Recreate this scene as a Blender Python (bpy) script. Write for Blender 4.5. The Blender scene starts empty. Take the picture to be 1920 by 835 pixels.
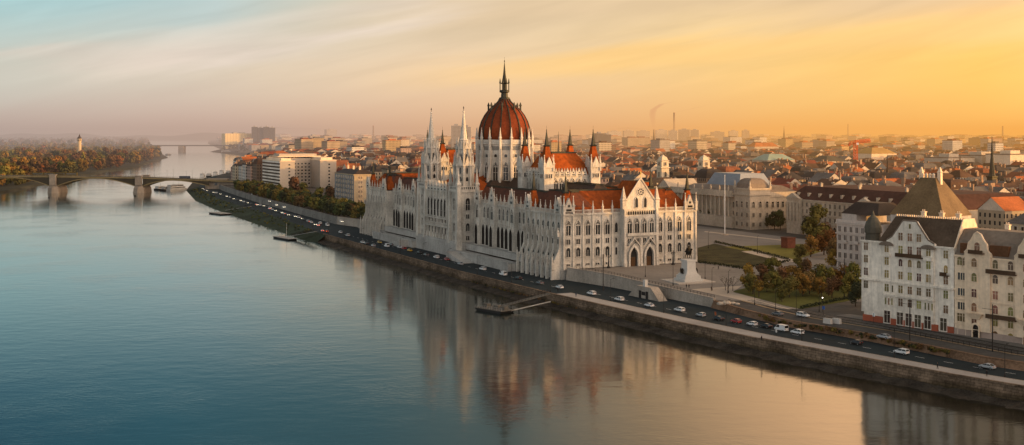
import bpy, bmesh, math, random
import numpy as np
from mathutils import Vector, Matrix
random.seed(11)
SC = bpy.context.scene
COL = SC.collection
R = math.radians
# ---------------------------------------------------------------- camera model: level camera with a lowered frame (shift lens)
F, CX, CY, H = 2200.0, 960.0, 248.0, 69.0          # focal length and horizon of the 1920 px wide photograph, eye 69 m over the river
AX = R(25.7)                                        # the river bank's direction, measured from the view axis
CA, SA = math.cos(AX), math.sin(AX)
OX, OY = 22.2, 513.0                                # corner of the parliament: origin of the town grid (v across, u along the river)
def L(u, v): return (OX - SA*u + CA*v, OY + CA*u + SA*v)
def UV(x, y):
    dx, dy = x-OX, y-OY
    return (-SA*dx + CA*dy, CA*dx + SA*dy)
def gz(x, y):                                       # street level: 9 m by the parliament, falling to 6.5 m down river
    u = UV(x, y)[0]
    return 9.0 - 2.5*min(1.0, max(0.0, (-u-20)/95.0))
def P(px, py, z): # survey point: where a sight line meets level z
    Y = (H-z)*F/(py-CY)
    return ((px-CX)/F*Y, Y)
def PG(px, py):
    z = 9.0
    for _ in range(30):
        x, y = P(px, py, z); z = gz(x, y)
    return (x, y)
def px_of(x, y): return CX + F*x/y
def py_of(y, z): return CY + F*(H-z)/y

# ---------------------------------------------------------------- materials
MATS = {}
def srgb(r, g, b):
    f = lambda c: (c/255/12.92) if c/255 <= .04045 else ((c/255+.055)/1.055)**2.4
    return (f(r), f(g), f(b))
def nodes(name):
    m = bpy.data.materials.new(name); m.use_nodes = True
    nt = m.node_tree; nt.nodes.clear()
    return m, nt, nt.nodes, nt.links
def ramp(nt, stops, fac=None):
    n = nt.nodes.new('ShaderNodeValToRGB'); e = n.color_ramp.elements
    while len(e) < len(stops): e.new(0.5)
    for s, (p, c) in zip(e, stops): s.position = p; s.color = (*c, 1) if len(c) == 3 else c
    if fac is not None: nt.links.new(fac, n.inputs['Fac'])
    return n.outputs['Color']
def math_n(nt, op, a, b=None, clamp=False):
    n = nt.nodes.new('ShaderNodeMath'); n.operation = op; n.use_clamp = clamp
    for i, v in enumerate((a, b)):
        if v is None: continue
        if isinstance(v, (int, float)): n.inputs[i].default_value = v
        else: nt.links.new(v, n.inputs[i])
    return n.outputs[0]
def mix_c(nt, fac, a, b, blend='MIX'):
    n = nt.nodes.new('ShaderNodeMix'); n.data_type = 'RGBA'; n.blend_type = blend
    for s, v in ((0, fac), (6, a), (7, b)):
        if isinstance(v, (int, float)): n.inputs[s].default_value = v
        elif isinstance(v, tuple): n.inputs[s].default_value = (*v, 1)
        else: nt.links.new(v, n.inputs[s])
    return n.outputs[2]
def noise(nt, vec, scale, detail=3, rough=.55, stretch=None):
    if stretch:
        mp = nt.nodes.new('ShaderNodeMapping'); nt.links.new(vec, mp.inputs[0]); mp.inputs['Scale'].default_value = stretch; vec = mp.outputs[0]
    n = nt.nodes.new('ShaderNodeTexNoise'); nt.links.new(vec, n.inputs['Vector'])
    n.inputs['Scale'].default_value = scale; n.inputs['Detail'].default_value = detail; n.inputs['Roughness'].default_value = rough
    return n.outputs['Fac']
def mat(name, col, var=.25, scale=.6, rough=.8, streak=0, rnd=0, tint=None, metal=0, windows=None, spec=.12, bump=0, tiles=0, blocks=None):
    """weathered surface: large and small blotches, optional vertical streaks, per-object variation, optional window rows for far walls"""
    if name in MATS: return MATS[name]
    m, nt, N, K = nodes(name)
    out = N.new('ShaderNodeOutputMaterial'); b = N.new('ShaderNodeBsdfPrincipled'); K.new(b.outputs[0], out.inputs[0])
    tc = N.new('ShaderNodeNewGeometry').outputs['Position']
    n1 = noise(nt, tc, scale*.12, 4, .6); n2 = noise(nt, tc, scale*1.6, 3, .6)
    f = math_n(nt, 'ADD', math_n(nt, 'MULTIPLY', n1, .6), math_n(nt, 'MULTIPLY', n2, .4))
    dark = tuple(c*(1-var*1.3) for c in col); light = tuple(min(1, c*(1+var*.7)) for c in col)
    if tint: dark = tint
    c = ramp(nt, [(.34, dark), (.66, light)], f)
    if streak:
        s = noise(nt, tc, 1.1, 3, .6, (1, 1, .12))
        c = mix_c(nt, math_n(nt, 'MULTIPLY', math_n(nt, 'SUBTRACT', s, .45, True), streak*4, True), c, tuple(k*.45 for k in col))
    if tiles:
        w = N.new('ShaderNodeTexWave'); w.wave_type = 'BANDS'; w.bands_direction = 'Z'; w.inputs['Scale'].default_value = tiles; w.inputs['Distortion'].default_value = 1.5
        K.new(tc, w.inputs['Vector'])
        c = mix_c(nt, math_n(nt, 'MULTIPLY', w.outputs['Fac'], .35), c, tuple(k*.45 for k in col))
    if blocks:
        mp = N.new('ShaderNodeMapping'); K.new(tc, mp.inputs[0]); mp.inputs['Rotation'].default_value = (0, 0, -R(115.7))
        sx = N.new('ShaderNodeSeparateXYZ'); K.new(mp.outputs[0], sx.inputs[0]); cb = N.new('ShaderNodeCombineXYZ'); K.new(sx.outputs[0], cb.inputs[0]); K.new(sx.outputs[2], cb.inputs[1])
        bk = N.new('ShaderNodeTexBrick'); K.new(cb.outputs[0], bk.inputs[0]); bk.inputs['Scale'].default_value = 1; bk.inputs['Brick Width'].default_value = blocks[0]; bk.inputs['Row Height'].default_value = blocks[1]; bk.inputs['Mortar Size'].default_value = .05
        bk.inputs['Color1'].default_value = (.75, .75, .75, 1); bk.inputs['Color2'].default_value = (1.25, 1.2, 1.15, 1); bk.inputs['Mortar'].default_value = (.45, .45, .45, 1)
        c = mix_c(nt, 1.0, c, bk.outputs['Color'], 'MULTIPLY')
        zr = ramp(nt, [(.1, (.30, .34, .27)), (.42, (.55, .55, .5)), (.60, (1, 1, 1))], math_n(nt, 'ADD', math_n(nt, 'MULTIPLY', sx.outputs[2], .2), math_n(nt, 'MULTIPLY', math_n(nt, 'SUBTRACT', n1, .5), .8), True))
        c = mix_c(nt, 1.0, c, zr, 'MULTIPLY')
    if rnd:
        oi = N.new('ShaderNodeObjectInfo')
        hs = N.new('ShaderNodeHueSaturation'); K.new(c, hs.inputs['Color'])
        K.new(math_n(nt, 'ADD', math_n(nt, 'MULTIPLY', oi.outputs['Random'], rnd*.12), .5-rnd*.06), hs.inputs['Hue'])
        r2 = math_n(nt, 'FRACT', math_n(nt, 'MULTIPLY', oi.outputs['Random'], 7.31))
        K.new(math_n(nt, 'ADD', math_n(nt, 'MULTIPLY', r2, rnd), 1-rnd*.5), hs.inputs['Value'])
        c = hs.outputs[0]
    if windows:
        uvn = N.new('ShaderNodeUVMap'); uvn.uv_map = 'UVMap'
        sp = N.new('ShaderNodeSeparateXYZ'); K.new(uvn.outputs[0], sp.inputs[0])
        a = math_n(nt, 'FRACT', math_n(nt, 'MULTIPLY', sp.outputs[0], 1/windows[0])); z = math_n(nt, 'FRACT', math_n(nt, 'MULTIPLY', sp.outputs[1], 1/windows[1]))
        ia = math_n(nt, 'LESS_THAN', math_n(nt, 'ABSOLUTE', math_n(nt, 'SUBTRACT', a, .5)), windows[2])
        iz = math_n(nt, 'LESS_THAN', math_n(nt, 'ABSOLUTE', math_n(nt, 'SUBTRACT', z, .5)), windows[3])
        c = mix_c(nt, math_n(nt, 'MULTIPLY', ia, iz), c, (.03, .03, .035))
    K.new(c, b.inputs['Base Color'])
    b.inputs['Roughness'].default_value = rough; b.inputs['Metallic'].default_value = metal; b.inputs['Specular IOR Level'].default_value = spec
    if bump:
        bp = N.new('ShaderNodeBump'); bp.inputs['Strength'].default_value = .6; bp.inputs['Distance'].default_value = bump
        K.new(noise(nt, tc, 1.5*scale, 4, .65), bp.inputs['Height']); K.new(bp.outputs[0], b.inputs['Normal'])
    MATS[name] = m
    return m
def glow(name, col, strength):
    if name in MATS: return MATS[name]
    m, nt, N, K = nodes(name)
    out = N.new('ShaderNodeOutputMaterial'); b = N.new('ShaderNodeEmission'); b.inputs[0].default_value = (*col, 1); b.inputs[1].default_value = strength
    K.new(b.outputs[0], out.inputs[0]); MATS[name] = m
    return m

STONE = mat('pale_limestone', (.60, .55, .48), .34, .9, .85, streak=.45)
STONE2 = mat('pale_limestone_base', (.40, .38, .35), .3, .9, .85, streak=.35)
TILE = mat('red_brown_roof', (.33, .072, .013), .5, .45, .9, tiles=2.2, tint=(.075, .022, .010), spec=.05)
WINGSHADETILE = mat('shade_darkened_wing_tile', (.13, .038, .018), .4, .8, .7, tiles=2.2, tint=(.035, .018, .014))  # tile colour darkened to stand in for shade on the river-side roofs
DARKROOF = mat('dark_slate_roof', (.055, .038, .030), .4, .8, .6, tiles=2.0)
MAROON = mat('maroon_dome_tile', (.19, .040, .013), .5, .5, .7, tiles=1.1, spec=.08)
COPPER = mat('dark_patina_metal', (.045, .045, .035), .4, 1.2, .5, metal=.3)
GLASS = mat('dark_window_glass', (.020, .021, .023), .5, .5, .18, spec=.5, rnd=1.3)
WARMGLASS = mat('amber_window_glass', (.20, .125, .045), .4, .5, .2, spec=.5, rnd=1.2)
VOIDM = mat('shadowed_loggia', (.028, .027, .027), .3, .6, .9)  # near-black colour stands in for the shade inside open arches
GOLD = mat('gilded_finial', (.5, .32, .1), .2, 1, .4, metal=.8)
BRONZE = mat('black_bronze', (.022, .02, .016), .4, 2, .5, metal=.3)
IRON = mat('dark_iron', (.03, .028, .027), .3, 2, .6, metal=.3)
ASPHALT = mat('asphalt', (.07, .066, .062), .4, .35, .9)
QUAYROAD = mat('quay_asphalt', (.016, .026, .031), .3, .35, .85)
PAVING = mat('grey_paving', (.20, .18, .16), .2, .5, .9)
PALEPAVE = mat('pale_paving', (.42, .35, .28), .15, .5, .9)
PROMENADE = mat('promenade_setts', (.32, .295, .275), .18, .7, .9)
QUAYSTONE = mat('weathered_quay_stone', (.18, .13, .092), .5, .8, .9, streak=.5, bump=.15, blocks=(1.9, .75))
RIPRAP = mat('dark_riprap', (.05, .042, .034), .6, 1.5, .95, bump=.5)
BRICKY = mat('ivy_worn_brick', (.20, .12, .075), .5, 1.0, .95, bump=.3)
LAWN = mat('lawn_grass', (.085, .088, .022), .3, .5, .95)
LAWN2 = mat('dry_lawn', (.16, .14, .028), .3, .5, .95)
BED = mat('dark_planting', (.045, .042, .016), .5, 1.2, .95, bump=.4)
WHITEPAINT = mat('white_paint', (.75, .74, .72), .1, 1, .6)

# ---------------------------------------------------------------- mesh builder
class MB:
    def __init__(s): s.v = []; s.f = []; s.mi = []; s.fr = None
    def frame(s, ox=0, oy=0, rot=0):
        s.fr = (ox, oy, math.cos(rot), math.sin(rot)); return s
    def add(s, pts):
        i = len(s.v)
        if s.fr:
            ox, oy, c, n = s.fr
            s.v.extend((ox+x*c-y*n, oy+x*n+y*c, z) for x, y, z in pts)
        else: s.v.extend(pts)
        return i
    def face(s, pts, m=0):
        i = s.add(pts); s.f.append(tuple(range(i, i+len(pts)))); s.mi.append(m)
    def faces(s, pts, fs, m=0):
        i = s.add(pts)
        for f in fs: s.f.append(tuple(i+k for k in f)); s.mi.append(m)
    def box(s, x0, x1, y0, y1, z0, z1, m=0):
        s.faces([(x0,y0,z0),(x1,y0,z0),(x1,y1,z0),(x0,y1,z0),(x0,y0,z1),(x1,y0,z1),(x1,y1,z1),(x0,y1,z1)],
                [(0,3,2,1),(4,5,6,7),(0,1,5,4),(1,2,6,5),(2,3,7,6),(3,0,4,7)], m)
    def loft(s, rings, m=0, cap=True):
        n = len(rings[0]); i = s.add([p for r in rings for p in r])
        for k in range(len(rings)-1):
            for j in range(n):
                a = i+k*n+j; b = i+k*n+(j+1) % n
                s.f.append((a, b, b+n, a+n)); s.mi.append(m)
        if cap:
            s.f.append(tuple(i+j for j in reversed(range(n)))); s.mi.append(m)
            s.f.append(tuple(i+(len(rings)-1)*n+j for j in range(n))); s.mi.append(m)
    def lathe(s, prof, n, cx=0, cy=0, m=0, rot=0, cap=True):
        s.loft([[(cx+r*math.cos(rot+2*math.pi*j/n), cy+r*math.sin(rot+2*math.pi*j/n), z) for j in range(n)] for r, z in prof], m, cap)
    def sq(s, cx, cy, prof, m=0):            # square tapering shaft: (half width, z)
        s.loft([[(cx-r,cy-r,z),(cx+r,cy-r,z),(cx+r,cy+r,z),(cx-r,cy+r,z)] for r, z in prof], m)
    def prism(s, poly, z0, z1, m=0):
        s.loft([[(x,y,z0) for x,y in poly],[(x,y,z1) for x,y in poly]], m)
    def slab(s, poly, y0, y1, m=0):           # polygon in the x-z plane, thick along y
        s.loft([[(x,y1,z) for x,z in poly],[(x,y0,z) for x,z in poly]], m)
    def slabx(s, poly, x0, x1, m=0):          # polygon in the y-z plane, thick along x
        s.loft([[(x0,y,z) for y,z in poly],[(x1,y,z) for y,z in poly]], m)
    def tube(s, p, q, r0, r1=None, n=6, m=0):
        p, q = Vector(p), Vector(q); d = (q-p)
        if d.length < 1e-6: return
        d.normalize(); a = d.orthogonal().normalized(); b = d.cross(a); r1 = r0 if r1 is None else r1
        s.loft([[tuple(c+(a*math.cos(2*math.pi*j/n)+b*math.sin(2*math.pi*j/n))*r) for j in range(n)] for c, r in ((p, r0), (q, r1))], m)
    def hip(s, x0, x1, y0, y1, z0, h, ix, iy, m=0, ov=.3):   # roof: top rectangle inset by ix, iy
        x0 -= ov; x1 += ov; y0 -= ov; y1 += ov
        a = [(x0,y0,z0),(x1,y0,z0),(x1,y1,z0),(x0,y1,z0)]
        t = [(x0+ix,y0+iy,z0+h),(x1-ix,y0+iy,z0+h),(x1-ix,y1-iy,z0+h),(x0+ix,y1-iy,z0+h)]
        s.loft([a, t], m)
    def gable(s, x0, x1, y0, y1, z0, h, axis='x', m=0, mw=None, ov=.3):
        if axis == 'x':
            c = (y0+y1)/2
            s.faces([(x0-ov,y0-ov,z0),(x1+ov,y0-ov,z0),(x1+ov,c,z0+h),(x0-ov,c,z0+h),(x0-ov,y1+ov,z0),(x1+ov,y1+ov,z0)], [(0,1,2,3),(5,4,3,2)], m)
            s.faces([(x0,y0,z0),(x0,y1,z0),(x0,c,z0+h-.1),(x1,y0,z0),(x1,y1,z0),(x1,c,z0+h-.1)], [(1,0,2),(3,4,5)], m if mw is None else mw)
        else:
            c = (x0+x1)/2
            s.faces([(x0-ov,y0-ov,z0),(x0-ov,y1+ov,z0),(c,y1+ov,z0+h),(c,y0-ov,z0+h),(x1+ov,y0-ov,z0),(x1+ov,y1+ov,z0)], [(1,0,3,2),(4,5,2,3)], m)
            s.faces([(x0,y0,z0),(x1,y0,z0),(c,y0,z0+h-.1),(x0,y1,z0),(x1,y1,z0),(c,y1,z0+h-.1)], [(0,1,2),(4,3,5)], m if mw is None else mw)
    def mesh(s, name, mats, uv=False, smooth=False):
        me = bpy.data.meshes.new(name); me.from_pydata(s.v, [], s.f)
        mats = mats if isinstance(mats, (list, tuple)) else [mats]
        for k in mats: me.materials.append(k)
        if len(mats) > 1: me.polygons.foreach_set('material_index', s.mi)
        if smooth: me.polygons.foreach_set('use_smooth', [True]*len(s.f))
        me.update()
        if uv:
            l = me.uv_layers.new(name='UVMap'); nl = len(me.loops)
            vi = np.empty(nl, int); me.loops.foreach_get('vertex_index', vi)
            co = np.array(s.v); npoly = len(me.polygons)
            nr = np.empty(npoly*3); me.polygons.foreach_get('normal', nr); nr = nr.reshape(-1, 3)
            tot = np.empty(npoly, int); me.polygons.foreach_get('loop_total', tot)
            pf = np.repeat(np.arange(npoly), tot); t = np.stack([-nr[:,1], nr[:,0]], 1); ln = np.linalg.norm(t, axis=1, keepdims=True); t = t/np.maximum(ln, 1e-6)
            base = np.empty(npoly, int); me.polygons.foreach_get('loop_start', base)
            p = co[vi]; p0 = co[vi[base]][pf]
            uvs = np.stack([((p-p0)[:, :2]*t[pf]).sum(1), p[:, 2]], 1)
            uvs[np.abs(nr[pf, 2]) > .5] = 0
            l.data.foreach_set('uv', uvs.ravel())
        return me
    def build(s, name, mats, parent=None, loc=(0,0,0), rot=0, uv=False, smooth=False):
        return link(name, s.mesh(name, mats, uv, smooth), parent, loc, rot)
def link(name, me, parent=None, loc=(0,0,0), rot=0, scale=None):
    o = bpy.data.objects.new(name, me); COL.objects.link(o); o.location = loc
    if rot: o.rotation_euler = (0, 0, rot)
    if scale: o.scale = scale if isinstance(scale, tuple) else (scale,)*3
    if parent: o.parent = parent
    return o
def tag(o, label=None, cat=None, group=None, kind=None):
    for k, v in (('label', label), ('category', cat), ('group', group), ('kind', kind)):
        if v: o[k] = v
    return o
def empty(name, loc, rot, label, cat, group=None):
    o = bpy.data.objects.new(name, None); COL.objects.link(o); o.location = loc; o.rotation_euler = (0, 0, rot); o.empty_display_size = 1
    return tag(o, label, cat, group)
def struct(o): o['kind'] = 'structure'; return o
def kids(o):
    return KIDS.setdefault(o.name, [c for c in COL.objects if c.parent == o])
KIDS = {}
def copy_tree(o, parent=None):
    c = o.copy(); COL.objects.link(c)
    if parent: c.parent = parent
    for ch in kids(o): copy_tree(ch, c)
    return c
ORD = ['first','second','third','fourth','fifth','sixth','seventh','eighth','ninth','tenth','eleventh','twelfth','thirteenth','fourteenth','fifteenth','sixteenth','seventeenth','eighteenth','nineteenth','twentieth']
TENS = {2:'twenty',3:'thirty',4:'forty',5:'fifty',6:'sixty',7:'seventy',8:'eighty',9:'ninety'}
def nth(k):          # 1 -> first
    if k <= 20: return ORD[k-1]
    if k % 10 == 0: return TENS[k//10][:-1]+'ieth'
    return TENS[k//10]+'-'+ORD[k % 10-1]

# ---------------------------------------------------------------- windows (frame object > pane object), meshes shared
def arch_pts(w, h, kind='point', n=5):
    """outline of an opening, from lower left counter-clockwise seen from outside, in (x, z)"""
    a = w/2
    if kind == 'rect': return [(-a,0),(a,0),(a,h),(-a,h)]
    if kind == 'round':
        hs = h-a
        return [(-a,0),(a,0)]+[(a*math.cos(math.pi*k/(2*n)), hs+a*math.sin(math.pi*k/(2*n))) for k in range(0, 2*n+1)]
    rise = w*.95; hs = h-rise; pts = [(-a,0),(a,0)]
    for k in range(n+1): t = k/n; pts.append((a*(1-t**1.7), hs+rise*t**.85))
    for k in range(n-1, -1, -1): t = k/n; pts.append((-a*(1-t**1.7), hs+rise*t**.85))
    return pts
WIN = {}
def win_proto(key, w, h, kind='rect', fw=.25, depth=.3, mull=1, trans=(), fm=None, pm=None, rose=False, dark=False, mw=.09):
    fm = fm or STONE; pm = pm or GLASS
    o = arch_pts(w+2*fw, h+fw*(1.6 if kind != 'rect' else 1), kind); i = arch_pts(w, h, kind)
    fb = MB()
    n = len(i)
    # ring: front face, outer and inner sides
    ring_o = [(x,-depth,z) for x,z in o]; ring_i = [(x,-depth,z) for x,z in i]
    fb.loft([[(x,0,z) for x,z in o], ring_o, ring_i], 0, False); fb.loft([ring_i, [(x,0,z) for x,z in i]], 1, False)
    for k in range(1, mull):
        x = -w/2+w*k/mull; top = h if kind == 'rect' else h-w*.6
        fb.box(x-mw, x+mw, -depth*.75, 0, 0, top)
    for t in trans: fb.box(-w/2, w/2, -depth*.6, 0, t-mw*.8, t+mw*.8)
    if rose:
        r = w*.26; cz = h-w*.62
        c1 = [(r*math.cos(2*math.pi*k/10), cz+r*math.sin(2*math.pi*k/10)) for k in range(10)]
        fb.loft([[(x*1.28, -depth*.75, cz+(z-cz)*1.28) for x,z in c1], [(x,-depth*.75,z) for x,z in c1], [(x,0,z) for x,z in c1]], 0, False)
        fb.box(-w/2, w/2, -depth*.7, 0, cz-r*1.5, cz-r*1.15)
    fb.box(-w/2-fw*1.3, w/2+fw*1.3, -depth*1.4, 0, -.25, -.003)
    pb = MB(); pb.face([(x,-.03,z) for x,z in i])
    WIN[key] = (fb.mesh('window', [fm, VOIDM if dark else fm]), pb.mesh('pane', pm))  # dark: reveal sides coloured as if in deep shade
def win(parent, key, loc, rot=0, name='window', scale=None):
    f, p = WIN[key]; o = link(name, f, parent, loc, rot, scale); link('pane', p, o); return o
class Wall:
    """a stretch of facade: a along it (left to right from outside), d outward, z up"""
    def __init__(s, parent, ox, oy, rot): s.p, s.ox, s.oy, s.rot = parent, ox, oy, rot
    def pt(s, a, d, z):
        c, n = math.cos(s.rot), math.sin(s.rot); return (s.ox+a*c+d*n, s.oy+a*n-d*c, z)
    def win(s, key, a, z, d=0, name='window', scale=None): return win(s.p, key, s.pt(a, d, z), s.rot, name, scale)
    def mb(s, m=None): m = m or MB(); return m.frame(s.ox, s.oy, s.rot)
# ================================================================ camera, sun, sky, haze
cam = bpy.data.cameras.new('camera'); co = bpy.data.objects.new('camera', cam); COL.objects.link(co); SC.camera = co
co.location = (0, 0, H); co.rotation_euler = (R(90), 0, 0)
cam.sensor_width = 36; cam.lens = F/1920*36; cam.shift_y = (CY-417.5)/1920; cam.clip_start = 1; cam.clip_end = 90000
SUN_DIR = Vector((.988, -.155, math.tan(R(3.9)))).normalized()
sun = bpy.data.lights.new('sun', 'SUN'); so = bpy.data.objects.new('sun', sun); COL.objects.link(so)
sun.energy = 5.0; sun.angle = R(.6); sun.color = (1, .50, .12)
so.rotation_euler = SUN_DIR.to_track_quat('Z', 'Y').to_euler(); so.location = (300, 0, 300)
SC.view_settings.view_transform = 'Standard'; SC.view_settings.look = 'None'; SC.view_settings.exposure = 0
SC.cycles.max_bounces = 5; SC.cycles.diffuse_bounces = 2; SC.cycles.glossy_bounces = 3; SC.cycles.volume_bounces = 0; SC.cycles.transparent_max_bounces = 6
SC.cycles.use_denoising = True; SC.cycles.caustics_reflective = False; SC.cycles.caustics_refractive = False

w = bpy.data.worlds.new('World'); SC.world = w; w.use_nodes = True
nt = w.node_tree; nt.nodes.clear(); N, K = nt.nodes, nt.links
out = N.new('ShaderNodeOutputWorld'); bg = N.new('ShaderNodeBackground'); K.new(bg.outputs[0], out.inputs[0])
sky = N.new('ShaderNodeTexSky'); sky.sky_type = 'NISHITA'; sky.sun_disc = False; sky.sun_elevation = R(3.9); sky.sun_rotation = math.atan2(SUN_DIR.x, SUN_DIR.y)
bg.inputs['Strength'].default_value = .1
tc = N.new('ShaderNodeTexCoord').outputs['Generated']
sp = N.new('ShaderNodeSeparateXYZ'); K.new(tc, sp.inputs[0])
X, Y, Z = sp.outputs
az = math_n(nt, 'DIVIDE', X, math_n(nt, 'MAXIMUM', Y, .25))            # -.44 .. .44 over the picture
t = math_n(nt, 'ADD', math_n(nt, 'MULTIPLY', az, 1.0), .5, True)       # .06 .. .94
S = srgb
hor = ramp(nt, [(0, S(188,172,162)), (.25, S(202,174,158)), (.5, S(230,184,142)), (.72, S(244,186,112)), (.95, S(250,186,92)), (1, S(252,190,92))], t)
mid = ramp(nt, [(0, S(200,202,192)), (.22, S(214,200,182)), (.45, S(238,205,166)), (.68, S(250,206,136)), (.9, S(253,199,102)), (1, S(254,204,104))], t)
top = ramp(nt, [(0, S(158,202,206)), (.25, S(184,204,204)), (.45, S(220,208,184)), (.65, S(242,212,160)), (.95, S(250,202,140)), (1, S(250,200,132))], t)
S2 = lambda k, *c: tuple(q*k for q in S(*c))
high = ramp(nt, [(0, S(6,96,132)), (.2, S(36,118,144)), (.38, S(66,122,138)), (.5, S(120,138,134)), (.62, S2(1.3,206,170,130)), (.78, S2(2.15,255,198,144)), (1, S2(2.25,255,200,142))], t)
zen = (.29, .32, .33)
# wind-combed cirrus: noise stretched along slanting bands
cmb = N.new('ShaderNodeCombineXYZ'); K.new(az, cmb.inputs[0]); K.new(Z, cmb.inputs[1])
mp0 = N.new('ShaderNodeMapping'); K.new(cmb.outputs[0], mp0.inputs[0]); mp0.inputs['Rotation'].default_value = (0, 0, R(-11))
mp = N.new('ShaderNodeMapping'); K.new(mp0.outputs[0], mp.inputs[0]); mp.inputs['Scale'].default_value = (2.6, 24, 1); mp.inputs['Location'].default_value = (.35, 1.3, 0)
wn = N.new('ShaderNodeTexNoise'); K.new(mp.outputs[0], wn.inputs[0]); wn.inputs['Scale'].default_value = 1.0; wn.inputs['Detail'].default_value = 7; wn.inputs['Roughness'].default_value = .52; wn.inputs['Distortion'].default_value = .35
zz = math_n(nt, 'ADD', Z, math_n(nt, 'MULTIPLY', math_n(nt, 'SUBTRACT', wn.outputs['Fac'], .5), .035))
def smooth(a, b, x):
    n = N.new('ShaderNodeMapRange'); n.interpolation_type = 'SMOOTHSTEP'; K.new(x, n.inputs[0]); n.inputs[1].default_value = a; n.inputs[2].default_value = b; return n.outputs[0]
c = mix_c(nt, smooth(-.005, .055, zz), hor, mid)
c = mix_c(nt, smooth(.045, .115, zz), c, top)
c = mix_c(nt, smooth(.095, .245, Z), c, high)
c = mix_c(nt, smooth(.1, -.4, Y), c, (1.36, 1.35, 1.31))
c = mix_c(nt, smooth(.16, .55, Z), c, zen)
wz = math_n(nt, 'MULTIPLY', math_n(nt, 'SUBTRACT', wn.outputs['Fac'], .5), .055)
def band(z0, slope, half, a0, a1, a2, a3):
    d = math_n(nt, 'SUBTRACT', math_n(nt, 'ADD', Z, wz), math_n(nt, 'ADD', math_n(nt, 'MULTIPLY', az, slope), z0))
    k = math_n(nt, 'MULTIPLY', smooth(-half, -half*.15, d), math_n(nt, 'SUBTRACT', 1.0, smooth(half*.15, half, d)))
    return math_n(nt, 'MULTIPLY', k, math_n(nt, 'MULTIPLY', smooth(a0, a1, az), math_n(nt, 'SUBTRACT', 1.0, smooth(a2, a3, az))))
c = mix_c(nt, math_n(nt, 'MULTIPLY', band(.108, .05, .045, -.30, .02, .36, .60), .75), c, S(224,194,156))
c = mix_c(nt, math_n(nt, 'MULTIPLY', band(.054, .062, .020, -.16, .10, .9, 1.2), .75), c, S(255,207,132))
c = mix_c(nt, math_n(nt, 'MULTIPLY', band(.118, .175, .024, -.40, -.28, -.10, .02), math_n(nt, 'MULTIPLY', smooth(.30, .70, wn.outputs['Fac']), .85)), c, S(238,220,204))
c = mix_c(nt, math_n(nt, 'MULTIPLY', band(.072, .03, .012, -.60, -.40, -.25, -.12), .4), c, S(222,206,192))
mp2 = N.new('ShaderNodeMapping'); K.new(mp0.outputs[0], mp2.inputs[0]); mp2.inputs['Scale'].default_value = (7, 62, 1)
wf_ = N.new('ShaderNodeTexNoise'); K.new(mp2.outputs[0], wf_.inputs[0]); wf_.inputs['Scale'].default_value = 1; wf_.inputs['Detail'].default_value = 6; wf_.inputs['Distortion'].default_value = .6
ws = N.new('ShaderNodeVectorMath'); ws.operation = 'SCALE'; K.new(c, ws.inputs[0]); K.new(math_n(nt, 'ADD', 1.0, math_n(nt, 'MULTIPLY', math_n(nt, 'SUBTRACT', wf_.outputs['Fac'], .5), math_n(nt, 'MULTIPLY', smooth(.02, .06, Z), .30))), ws.inputs[3]); c = ws.outputs[0]
# out of frame: warm glow added around the sun to fill shaded facades
dv = N.new('ShaderNodeVectorMath'); dv.operation = 'DOT_PRODUCT'; K.new(tc, dv.inputs[0]); dv.inputs[1].default_value = SUN_DIR
gw = math_n(nt, 'POWER', math_n(nt, 'MAXIMUM', dv.outputs['Value'], 0.0), 3.0)
gs = N.new('ShaderNodeVectorMath'); gs.operation = 'SCALE'; gs.inputs[0].default_value = (5.2, 3.3, 1.9); K.new(gw, gs.inputs[3])
ga = N.new('ShaderNodeVectorMath'); ga.operation = 'ADD'; K.new(c, ga.inputs[0]); K.new(gs.outputs[0], ga.inputs[1]); c = ga.outputs[0]
below = smooth(-.02, -.08, Z)
c = mix_c(nt, below, c, (.10, .09, .08))
mul = N.new('ShaderNodeVectorMath'); mul.operation = 'SCALE'; K.new(c, mul.inputs[0]); mul.inputs[3].default_value = 10.2
add = N.new('ShaderNodeVectorMath'); add.operation = 'ADD'; K.new(mul.outputs[0], add.inputs[0])
sk2 = N.new('ShaderNodeVectorMath'); sk2.operation = 'SCALE'; K.new(sky.outputs[0], sk2.inputs[0]); sk2.inputs[3].default_value = .06
K.new(sk2.outputs[0], add.inputs[1]); K.new(add.outputs[0], bg.inputs['Color'])

# morning haze lying over river and town: a real absorbing and glowing layer of air 160 m deep
m, nt, N, K = nodes('morning_haze')
out = N.new('ShaderNodeOutputMaterial'); ab = N.new('ShaderNodeVolumeAbsorption'); em = N.new('ShaderNodeEmission'); ad = N.new('ShaderNodeAddShader')
SIG = 2.4e-4
ab.inputs['Color'].default_value = (0, 0, 0, 1)
K.new(ab.outputs[0], ad.inputs[0]); K.new(em.outputs[0], ad.inputs[1]); K.new(ad.outputs[0], out.inputs['Volume'])
sp = N.new('ShaderNodeSeparateXYZ'); K.new(N.new('ShaderNodeNewGeometry').outputs['Position'], sp.inputs[0])
r = math_n(nt, 'DIVIDE', sp.outputs[0], math_n(nt, 'ADD', math_n(nt, 'MAXIMUM', sp.outputs[1], 0.0), 250.0))
hz = ramp(nt, [(0, S(178,162,154)), (.3, S(196,166,148)), (.5, S(222,172,128)), (.7, S(244,176,98)), (1, S(252,176,80))], math_n(nt, 'ADD', r, .5, True))
K.new(hz, em.inputs['Color']); 
dr = N.new('ShaderNodeMapRange'); dr.interpolation_type = 'SMOOTHSTEP'; K.new(math_n(nt, 'ADD', sp.outputs[1], math_n(nt, 'MULTIPLY', math_n(nt, 'MINIMUM', math_n(nt, 'MAXIMUM', sp.outputs[0], -330.0), 190.0), 1.9)), dr.inputs[0])
for q, v_ in zip((1, 2, 3, 4), (430, 2400, SIG*.04, SIG)): dr.inputs[q].default_value = v_
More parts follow.
